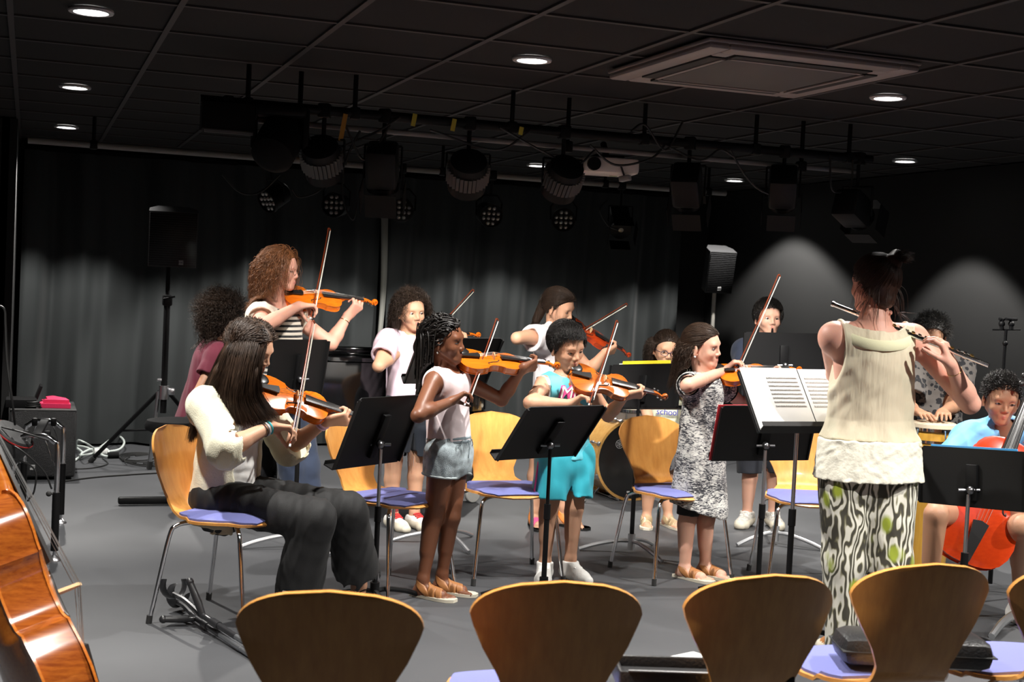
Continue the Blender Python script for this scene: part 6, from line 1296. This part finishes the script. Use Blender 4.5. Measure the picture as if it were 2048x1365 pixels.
def curved_text(txt, size, M, R0, m, name, parent, o, **k):
    ob = text_mesh(txt, size, np.eye(4), m, name, parent, **k); n = len(ob.data.vertices); co = np.zeros(n*3); ob.data.vertices.foreach_get('co', co); co = co.reshape(-1, 3); a = co[:, 0]/R0
    P_ = np.stack([np.sin(a)*R0, co[:, 1], co[:, 2]+(np.cos(a)-1)*R0], 1) @ M[:3, :3].T+M[:3, 3]-o; ob.data.vertices.foreach_set('co', P_.astype(np.float32).ravel()); ob.data.update(); return ob
def on_front(f, h, side, out): return f.J['chest']+f.u*h+f.rt*side+f.fw*out
TM = frame(on_front(f, .052, .006, .121), -r, u, fw)
curved_text('Miami', .088, TM, .14, pk, 'lettering', jersey, f.o, shear=.25, ext=.004, bold=.004); curved_text('Miami', .088, TM @ frame((0, 0, .003), (1, 0, 0), (0, 1, 0), (0, 0, 1)), .14, wp, 'lettering', jersey, f.o, shear=.25, ext=.004, bold=.0)
f.bottoms('shorts', CY2, frac=.80, e=.022, r_end=.068, wr=(.006, 13., 5), fold=(5, .005, .7), w=1.05)
for sd in 'RL':
    a, b_ = f.J['hip'+sd], f.J['kn'+sd]; sg = 1 if sd == 'R' else -1; pts = [a+(b_-a)*x+f.rt*sg*(.0655*f.H+.006+x*.012) for x in np.linspace(-.05, .78, 8)]; MB().tube(pts, .0035, 6, sq=(f.fw, 2.2)).build('side_stripe', pk if sd == 'R' else pk, f.t, o=f.o)
    f.shoe(sd, WSHOE, WSHOE, e=.008, hi=.066, strap=WSHOE)
f.hair_mesh([f.strands(6500, (.018, .040), 'short', 3, 5, vol=.020, rnd=.22, coll=False, front=1.1, hl=-.002, fz=.064)], r=.0011, mass=f.cap(.010, front=.0, low=.012))
# ---------------------------------------------------------------- girl with glasses
f = Fig(8.5, 1.28, 8, 'girl with glasses and tied grey lit curly hair looking down over the yellow folder', 0, 0, hs=.96, sk=SK['mid'], lip=LIP['mid'], hair=HD)
f.start(G(1313, 1050)); f.torso(f.P(1333, 748), f.P(1322, 880), w=.98); f.head(f.P(1331, 702, -.03), 8, 14, -3, lid=.5)
arms(f, (1290, 815), f.P(1305, 862, -.22), (1376, 815), f.P(1362, 862, -.22), .172, .15, True, True); f.hand('R', v3(0, 0, -.3)-FW, v3(0, 0, -1), .4); f.hand('L', v3(0, 0, -.3)-FW, v3(0, 0, -1), .4)
f.leg('R', f.P(1298, 985, -.02), f.P(1293, 1034, -.03)).leg('L', f.P(1334, 985, .02), f.P(1336, 1034, .0)); f.J['knR'] = f.P(1299, 965, -.03); f.J['knL'] = f.P(1335, 965, 0); f.foot('R', hdir(-5)).foot('L', hdir(25)); f.finish(.004)
tq = f.top('t_shirt', cloth('pale_green_cotton', (.55, .58, .44)), sleeve=.6, e=.018, hem=.05, w=1.0, sw=1.25); TM = frame(on_front(f, -.095, .0, .116), -f.rt, f.u, f.fw)
curved_text('school', .055, TM, .13, mat('blue_print', (.06, .06, .35), .6), 'lettering', tq, f.o, ext=.003)
f.bottoms('shorts', cloth('grey_shorts', (.10, .10, .11)), frac=.7, e=.02, r_end=.066)
for sd in 'RL': f.sandal(sd, GOLD, SOLE, (.1, .6, .74, .88))
f.hair_mesh([f.strands(2200, .13, 'tied', 3, 14, tie=(0, -.10, .03), tail=(0, -.5, -1), vol=.016, rnd=.12), f.strands(1800, .17, 'long', 9, 16, vol=.05, curl=.007, freq=200, rnd=.4, zmax=.06)], r=.0010, mass=f.cap(.010, [((-.06, -.05, 0), (-.085, -.05, -.08), .03, .03), ((.06, -.05, 0), (.085, -.05, -.08), .03, .03)]))
glasses(f, mat('purple_frame', (.03, .02, .05), .3), .024, .0165, .0021)
# ---------------------------------------------------------------- girl in patterned dress
f = Fig(7.02, 1.36, 50, 'girl in black and white patterned dress with tied back brown hair, playing violin', 0, 0, hs=.98, sk=SK['fair'], lip=LIP['fair'], hair=HB)
f.start(G(1392, 1155)); f.torso(f.P(1408, 752), f.P(1402, 906), w=1.0); f.head(f.P(1404, 697, -.02), 60, 6, 6, lid=.40)
vio(f, (1434, 748), .02, (1600, 738), .48, (-.5, .85), VAR['orange'], 'violin of the girl in the patterned dress, partly behind the white sheet')
vbow(f, (1473, 738), (1557, 548), .62, 'orange bow of the girl in the patterned dress, pointing up before the wall')
wl = wristL(f, 1548, 768, .45); arms(f, (1374, 772), wristR(f, 1449, 742), (1488, 810), wl, .172, .150); lhand(f, .455, .6); rhand(f)
f.leg('R', f.P(1375, 1040, -.05), f.P(1369, 1140, -.05)).leg('L', f.P(1413, 1036, .0), f.P(1410, 1136, .03)); f.foot('R', hdir(48)).foot('L', hdir(48)); f.finish(.0034)
zb = cloth('zebra_print', (.5, .5, .5)); nt = zb.node_tree; bsd = nt.nodes['Principled BSDF']; tc = N(nt, 'ShaderNodeTexCoord'); mp = N(nt, 'ShaderNodeMapping'); mp.inputs['Scale'].default_value = (1, 1, 1.0)
mp.inputs['Scale'].default_value = (1, 1, 3.4); mp.inputs['Rotation'].default_value = (0, .5, 0)
ns = N(nt, 'ShaderNodeTexNoise', i_Scale=36., i_Detail=2.5, i_Distortion=1.6); lo = N(nt, 'ShaderNodeTexNoise', i_Scale=9., i_Detail=2., i_Distortion=1.); ad = N(nt, 'ShaderNodeMath', operation='MULTIPLY_ADD'); ad.inputs[1].default_value = .55
rp = ramp(nt, [(.66, (.020, .021, .028)), (.74, (.09, .09, .10)), (.80, (.42, .41, .40)), (.90, (.64, .63, .59))])
nt.links.new(tc.outputs['Object'], mp.inputs[0]); nt.links.new(mp.outputs[0], ns.inputs['Vector']); nt.links.new(tc.outputs['Object'], lo.inputs['Vector']); nt.links.new(lo.outputs[0], ad.inputs[0]); nt.links.new(ns.outputs[0], ad.inputs[2]); nt.links.new(ad.outputs[0], rp.inputs[0]); nt.links.new(rp.outputs[0], bsd.inputs['Base Color'])
def skirt(b): J, H = f.J, f.H; hemp = f.P(1397, 1020, -.01); b.cone(J['waist']+f.u*.02, hemp+v3(0, 0, .0), .090*H, .126*H, .04, sq=(f.fw, .86), fold=(6, .009, .4), clip=[(hemp, nrm(v3(0, 0, -1)-RT*.28))])
f.top('dress', zb, sleeve=.46, e=.008, hem=.02, w=1.0, hemw=1.0, sw=1.0, neck=.052, wr=(.004, 17., 6), hemcav=False, extra=[skirt], cut=[lambda b: b.cone(f.P(1397, 985, -.01), f.P(1397, 1060, -.01), .09*f.H, .11*f.H, .004, op='s', sq=(f.fw, .74), clip=[(f.P(1397, 985, -.01), v3(0, 0, 1))])])
for sd in 'RL':
    c = f.J['sh'+sd]+(f.J['el'+sd]-f.J['sh'+sd])*.445; band('sleeve_cuff', c, f.J['el'+sd]-f.J['sh'+sd], (.036*f.H+.008)-.003, BLK2, f.t, f.o, .005)
f.bottoms('leggings', cloth('black_leggings', (.008, .008, .009)), frac=.93, e=.004, r_end=.043, wr=(.001, 14., 1), w=.86, top_e=.0)
for sd in 'RL': f.sandal(sd, TAN, SOLE, (.05, .62, .80), m2=None)
f.hair_mesh([f.strands(3200, (.12, .28), 'tied', 3, 18, tie=(.01, -.105, .01), tail=(.15, -.35, -1), vol=.010, rnd=.06), f.strands(700, .20, 'back', 9, 14, vol=.025, curl=.006, freq=120, rnd=.25, zmax=.03, nofront=True)], r=.0010, mass=f.cap(.009, [((.0, -.10, .0), (.005, -.115, -.11), .045, .04)]))
MB().sphere(f.X(.084, .0, -.036), .006, n=8).build('earring', mat('pearl', (.8, .8, .8), .15, .5), f.t, o=f.o)
# ---------------------------------------------------------------- dark haired boy at the back
f = Fig(8.68, 1.46, 8, 'boy with short dark hair in navy t-shirt, half hidden behind a music stand', 0, 0, hs=1.0, sk=SK['fair'], lip=LIP['fair'], hair=HBK)
f.start(G(1520, 1046)); f.torso(f.P(1533, 690), f.P(1525, 835)); f.head(f.P(1536, 640, -.02), 8, 2, 0, lid=.35, mouth_open=.6)
arms(f, (1490, 760), f.P(1520, 735, -.22), (1582, 760), f.P(1560, 730, -.24), .172, .15, True, True)
mouth = f.X(0, .098, -.05); bell = f.P(1535, 790, -.33); ax = nrm(bell-mouth)
t = empty('recorder', mouth, 0, 'small black wind instrument at the mouth of the boy in navy', 'recorder'); MB().tube([mouth, mouth+ax*.06], lambda q: .006+.006*q, 12).build('mouthpiece', BLACK, t, o=mouth); MB().tube([mouth+ax*.06, bell], .012, 12).lathe([(.012, 0), (.013, .01), (.02, .05), (.026, .07)], 16, M=zframe(bell-ax*.07, ax), cap=False).build('tube', BLACK, t, o=mouth); MB().tube([mouth+ax*.058, mouth+ax*.066], .0135, 12).build('ring', CHROME, t, o=mouth)
f.hand('R', ax*-.2+RT*.9-FW*.2, FW*.8+RT*.3, .6); f.hand('L', -RT*.9-FW*.2, FW*.8-RT*.3, .6)
f.leg('R', f.P(1500, 955, -.05), f.P(1494, 1028, -.03)).leg('L', f.P(1549, 952, .0), f.P(1546, 1026, .0)); f.foot('R', hdir(-25), False).foot('L', hdir(5), False); f.finish(.004)
f.top('t_shirt', cloth('navy_cotton', (.020, .028, .055)), sleeve=.7, e=.016, hem=.03, sw=1.2); f.bottoms('shorts', cloth('navy_shorts', (.014, .016, .024)), frac=.95, e=.022, r_end=.06)
for sd in 'RL': f.shoe(sd, mat('grey_sneaker', (.48, .46, .42), .6, bump=.4, bscale=120., var=.4, vscale=60.), SOLE, e=.010, hi=.062, strap=WSHOE)
f.hair_mesh([f.strands(6000, (.025, .05), 'short', 3, 6, vol=.022, rnd=.15, coll=False, front=1.3, hl=-.002, fz=.064)], r=.0011, mass=f.cap(.014, front=.0, low=.012))
# ---------------------------------------------------------------- drummer in flowered shirt
f = Fig(8.15, 1.56, 0, 'person in grey flowered shirt behind the flute player, hands on a conga', 0, 0, sk=SK['tan'], lip=LIP['mid'], hair=HG)
f.start(G(1885, 1010)); f.torso(f.P(1866, 722), f.P(1872, 880), w=1.06); f.head(f.P(1862, 678, -.02), -15, 15, 0, lid=.5)
cg = D(1868, 838, 7.58); arms(f, (1818, 815), cg-RT*.075+v3(0, 0, .035)+FW*.07, (1908, 815), cg+RT*.07+v3(0, 0, .035)+FW*.07, .172, .15, True, True); f.hand('R', -FW+RT*.2-v3(0, 0, .12), v3(0, 0, -1), .15); f.hand('L', -FW-RT*.25-v3(0, 0, .12), v3(0, 0, -1), .15)
f.leg('R', f.P(1850, 985, -.05), f.P(1848, 1075, 0)).leg('L', f.P(1905, 985, -.05), f.P(1905, 1075, 0)); f.foot('R', hdir(-10), False).foot('L', hdir(10), False); f.finish(.0045)
fl = cloth('flower_print', (.30, .27, .25)); nt = fl.node_tree; bsd = nt.nodes['Principled BSDF']; tc = N(nt, 'ShaderNodeTexCoord'); vo = N(nt, 'ShaderNodeTexVoronoi', i_Scale=27.); nz = N(nt, 'ShaderNodeTexNoise', i_Scale=60., i_Detail=2.); mx = N(nt, 'ShaderNodeMath', operation='ADD'); m2 = N(nt, 'ShaderNodeMath', operation='MULTIPLY'); m2.inputs[1].default_value = .55; rp = ramp(nt, [(.70, (.010, .010, .013)), (.76, (.13, .115, .105))])
nt.links.new(tc.outputs['Object'], vo.inputs['Vector']); nt.links.new(tc.outputs['Object'], nz.inputs['Vector']); nt.links.new(nz.outputs[0], m2.inputs[0]); nt.links.new(vo.outputs['Distance'], mx.inputs[0]); nt.links.new(m2.outputs[0], mx.inputs[1]); nt.links.new(mx.outputs[0], rp.inputs[0]); nt.links.new(rp.outputs[0], bsd.inputs['Base Color'])
f.top('flowered_shirt', fl, sleeve=.75, e=.022, hem=.05, w=1.06, sw=1.3, vox=.006); f.bottoms('trousers', cloth('dark_trousers', (.015, .015, .018)), to='an', frac=.95, r_end=.05, vox=.006)
for sd in 'RL': f.shoe(sd, BLK2, RUBBER)
f.hair_mesh([f.strands(1400, (.02, .05), 'puff', 3, 8, vol=.03, curl=.006, freq=240, rnd=.5, coll=False)], r=.0016, mass=f.cap(.018))
# ---------------------------------------------------------------- boy with cello
_x = nrm(RT*.42+UP*.91+FW*.16); _n = nrm(-FW*.92+v3(0, 0, 1)*.22-RT*.16); _n = nrm(_n-_x*(_n @ _x)); sc = 1.70; tail = D(1928, 1126, 6.05)-_n*.0
inst(frame(tail, _x, np.cross(_n, _x), _n), sc, VAR['cello_red'], 'bright red orange cello held by the seated boy at right', 'cello', 'cello', None, rib=.060, arch=.017, bh=.040, endpin=.20)
CM = frame(tail, _x, np.cross(_n, _x), _n)
f = Fig(6.42, 1.44, -6, 'boy with curly black hair in light blue sports shirt, seated with a cello', 0, 0, hs=1.0, sk=SK['tan'], lip=LIP['mid'], hair=HBK)
f.start(G(1990, 1110)); f.torso(f.P(2002, 858), f.P(1990, 1010, .12), w=1.06); f.head(f.P(2001, 803, -.06), -4, 14, -3, lid=.62)
arms(f, (1893, 930), f.P(1872, 985, -.34), (2085, 925), on(CM, sc, .36, -.07, -.0)+UP*-.02+RT*.05, .172, .15, True, True); f.hand('R', -RT*.3-v3(0, 0, .6)-FW*.3, RT, .4); f.hand('L', -RT*.85+v3(0, 0, .35)-FW*.15, FW*.75-RT*.25, .5)
f.leg('R', f.P(1872, 1030, -.42), f.P(1856, 1190, -.36), 1.1).leg('L', f.P(2040, 1052, -.40), f.P(2040, 1185, -.1), 1.1); f.foot('R', hdir(-20), False).foot('L', hdir(10), False); f.finish(.0036)
js = f.top('sports_shirt', cloth('light_blue_jersey', (.16, .42, .72), rough=.6, var=.18, vscale=9.), sleeve=.80, e=.018, hem=.04, w=1.05, sw=1.05, wr=(.007, 15., 4), vee=.035, neck=.052)
cat_ = [(-.030, .022), (-.022, .026), (-.012, .018), (-.002, .006), (.010, -.004), (.024, -.004), (.031, .006), (.034, .004), (.030, -.008), (.020, -.012), (.016, -.022), (.011, -.022), (.011, -.013), (.002, -.009), (-.008, .003), (-.016, .010), (-.022, .008), (-.030, .010)]
MB().prism(cat_, 0, .003, M=frame(on_front(f, .075, .075, .112), nrm(-f.rt+f.fw*-.25), f.u, nrm(f.fw+f.rt*.4))).build('leaping_cat_emblem', wp, js, o=f.o)
f.bottoms('shorts', cloth('dark_shorts', (.02, .025, .04)), frac=.45, e=.022, r_end=.075)
for sd in 'RL': f.sock(sd, cloth('navy_sock', (.02, .022, .035)), .075); f.shoe(sd, WSHOE, WSHOE, e=.010, hi=.062)
f.hair_mesh([f.strands(3600, (.008, .022), 'puff', 3, 7, vol=.012, curl=.0035, freq=360, rnd=.5, coll=False, hl=-.002, zmin=.028)], r=.0012, mass=f.cap(.010, front=.0, low=.02))
# ---------------------------------------------------------------- flute player from behind
f = Fig(5.46, 1.70, 184, 'woman seen from behind in cream sleeveless blouse and green patterned trousers, playing flute', 0, 0, hs=1.0, sk=SK['rosy'], lip=LIP['fair'], hair=hairm('hair_dark_auburn', (.030, .011, .006)))
f.start(G(1725, 1338)); f.torso(f.P(1748, 650, .0), f.P(1737, 925, .02), w=1.06, shw=1.03); f.head(f.P(1748, 575, .02), 206, 2, 0, eyes=False)
fa, fb_ = D(1666, 609, 5.42), D(1978, 731, 5.50); fx = nrm(fb_-fa); mo = f.X(0, .104, -.055); fa = mo-fx*.13; fb_ = fa+fx*.67
fa = D(1664, 608, depth(mo)-.02); fb_ = reach(fa, 1978, 731, .67, near=True); fx = nrm(fb_-fa)
arms(f, (1940, 808), fa+fx*.50+v3(0, 0, -.045)+UP*-.02+RT*.02, (1672, 748), fa+fx*.17+v3(0, 0, -.06), .175, .15, True, False); f.hand('R', -RT*.35+v3(0, 0, .85)+FW*.1, FW*.35-RT*.6, .45, tcurl=.2); f.hand('L', v3(0, 0, .8)+RT*.3, -FW*.9, .5)
f.leg('R', f.P(1782, 1125, .0), f.P(1768, 1300, .02)).leg('L', f.P(1688, 1125, .02), f.P(1684, 1300, .02)); f.foot('R', hdir(175), False).foot('L', hdir(190), False); f.finish(.0036)
sheer = mat('sheer_cream', (.74, .68, .50), .75, bump=.9, bscale=26., sheen=.2, alpha=.74, stretch=(1, 1, .12), detail=3.)
u, r, fw = f.u, f.rt, f.fw
f.top('blouse', sheer, sleeve=0, e=.022, hem=-.045, w=1.10, hemw=1.38, neck=.078, wr=(.006, 13., 21), armcut=.088, vox=.0046, fold=(9, .006, .3), lowneck=.012, dep=.95)
J = f.J; hb = J['pelvis']+u*.10
b = SDF(.0048); b.cone(hb+u*.02, J['pelvis']-u*.075, .118*f.H+.008, .128*f.H+.010, .02, sq=(fw, .80), clip=[(J['pelvis']-u*.07, -u), (hb, u)], fold=(8, .004, 1.)); f.cl('blouse_hem', b, cloth('cream_cotton', (.72, .69, .58), bump=.35, bscale=60.), (.005, 26., 9))
mb = MB()
ring_ = [J['neck']+r*.150*math.sin(a)+fw*(-(.018+.120*math.cos(a)) if math.cos(a) > 0 else -(.018+.085*math.cos(a)))+u*(-.022-.058*max(0, math.cos(a))-.02*max(0, -math.cos(a))) for a in np.linspace(0, 2*pi, 41)[:-1]]
mb.tube(ring_, .005, 8, closed=True, sq=(u, 4.2)); mb.build('neck_band', cloth('cream_band', (.70, .68, .45)), f.t, o=f.o)
ik = cloth('ikat_print', (.5, .5, .4)); nt = ik.node_tree; bsd = nt.nodes['Principled BSDF']; tc = N(nt, 'ShaderNodeTexCoord')
mp = N(nt, 'ShaderNodeMapping'); mp.inputs['Scale'].default_value = (1, 1, .36); ns = N(nt, 'ShaderNodeTexNoise', i_Scale=13., i_Detail=2.); mx = N(nt, 'ShaderNodeMix', data_type='VECTOR'); mx.inputs['Factor'].default_value = .16
wv = N(nt, 'ShaderNodeTexWave', i_Scale=15., i_Distortion=3.8, i_Detail=1.); wv.bands_direction = 'X'; rp = ramp(nt, [(.22, (.05, .045, .032)), (.42, (.14, .13, .07)), (.58, (.42, .40, .30)), (.75, (.66, .64, .56))])
mp2 = N(nt, 'ShaderNodeMapping'); mp2.inputs['Scale'].default_value = (1., 1., .62); vo = N(nt, 'ShaderNodeTexVoronoi', i_Scale=11.); rg = ramp(nt, [(.16, (1, 1, 1)), (.30, (0, 0, 0))]); mc = N(nt, 'ShaderNodeMix', data_type='RGBA'); mc.inputs['B'].default_value = (.30, .36, .03, 1)
nt.links.new(tc.outputs['Object'], mp.inputs[0]); nt.links.new(mp.outputs[0], ns.inputs['Vector']); nt.links.new(mp.outputs[0], mx.inputs['A']); nt.links.new(ns.outputs['Color'], mx.inputs['B']); nt.links.new(mx.outputs['Result'], wv.inputs['Vector']); nt.links.new(wv.outputs[0], rp.inputs[0]); nt.links.new(tc.outputs['Object'], mp2.inputs[0]); nt.links.new(mp2.outputs[0], vo.inputs['Vector']); nt.links.new(vo.outputs['Distance'], rg.inputs[0]); nt.links.new(rg.outputs[0], mc.inputs['Factor']); nt.links.new(rp.outputs[0], mc.inputs['A']); nt.links.new(mc.outputs['Result'], bsd.inputs['Base Color'])
f.bottoms('trousers', ik, to='an', frac=1.0, e=.024, r_end=.038, knee_r=.048, wr=(.007, 13., 8), w=1.0, fold=(5, .004, .3))
for sd in 'RL': f.shoe(sd, TAN, SOLE)
f.hair_mesh([f.strands(3000, (.08, .12), 'tied', 3, 14, tie=(.02, -.09, .115), tail=(.0, -.1, .2), vol=.016, rnd=.06), f.strands(70, .13, 'long', 9, 14, vol=.02, rnd=.3, zmax=.01)], r=.0011, mass=f.cap(.012, [((.02, -.085, .10), (.05, -.070, .125), .036, .030), ((0, -.06, .0), (0, -.065, -.045), .058, .045)], low=-.07))
t = empty('flute', fa, 0, 'silver flute held out to the right by the woman seen from behind', 'flute'); O = fa
MB().tube([fa, fa+fx*.215], .0095, 14).tube([fa, fa+fx*.012], .0115, 14).box(fa+fx*.13+v3(0, 0, .009), (.03, .02, .006), bev=.002).build('head_joint', mat('silver', (.75, .73, .7), .18, 1.), t, o=O); MB().tube([fa+fx*.21, fa+fx*.67], .0095, 14).tube([fa+fx*.20, fa+fx*.235], .0112, 14).tube([fa+fx*.565, fa+fx*.58], .0112, 14).build('tube', mat('silver', (.75, .73, .7), .18, 1.), t, o=O)
sd_ = nrm(np.cross(fx, FW)); sd_ = sd_ if sd_[2] > 0 else -sd_; kd = nrm(sd_-FW*.6)
for i in range(13): x = .27+i*.027; MB().lathe([(.0005, 0), (.0078, 0), (.0085, .002), (.0075, .004), (.0005, .0035)], 12, M=zframe(fa+fx*x+kd*.011, kd)).build('key', mat('gold', (.7, .45, .15), .25, 1.) if i % 3 == 0 else mat('silver', (.75, .73, .7), .18, 1.), t, o=O)
MB().tube([fa+fx*.26+kd*.006-FW*.008, fa+fx*.63+kd*.006-FW*.008], .0018, 6).build('key_rod', mat('silver', (.75, .73, .7), .18, 1.), t, o=O)
band('bracelet', J['wrR']-nrm(J['wrR']-J['elR'])*.03, J['wrR']-J['elR'], .030, mat('gold', (.7, .45, .15), .25, 1.), f.t, f.o, .0012)
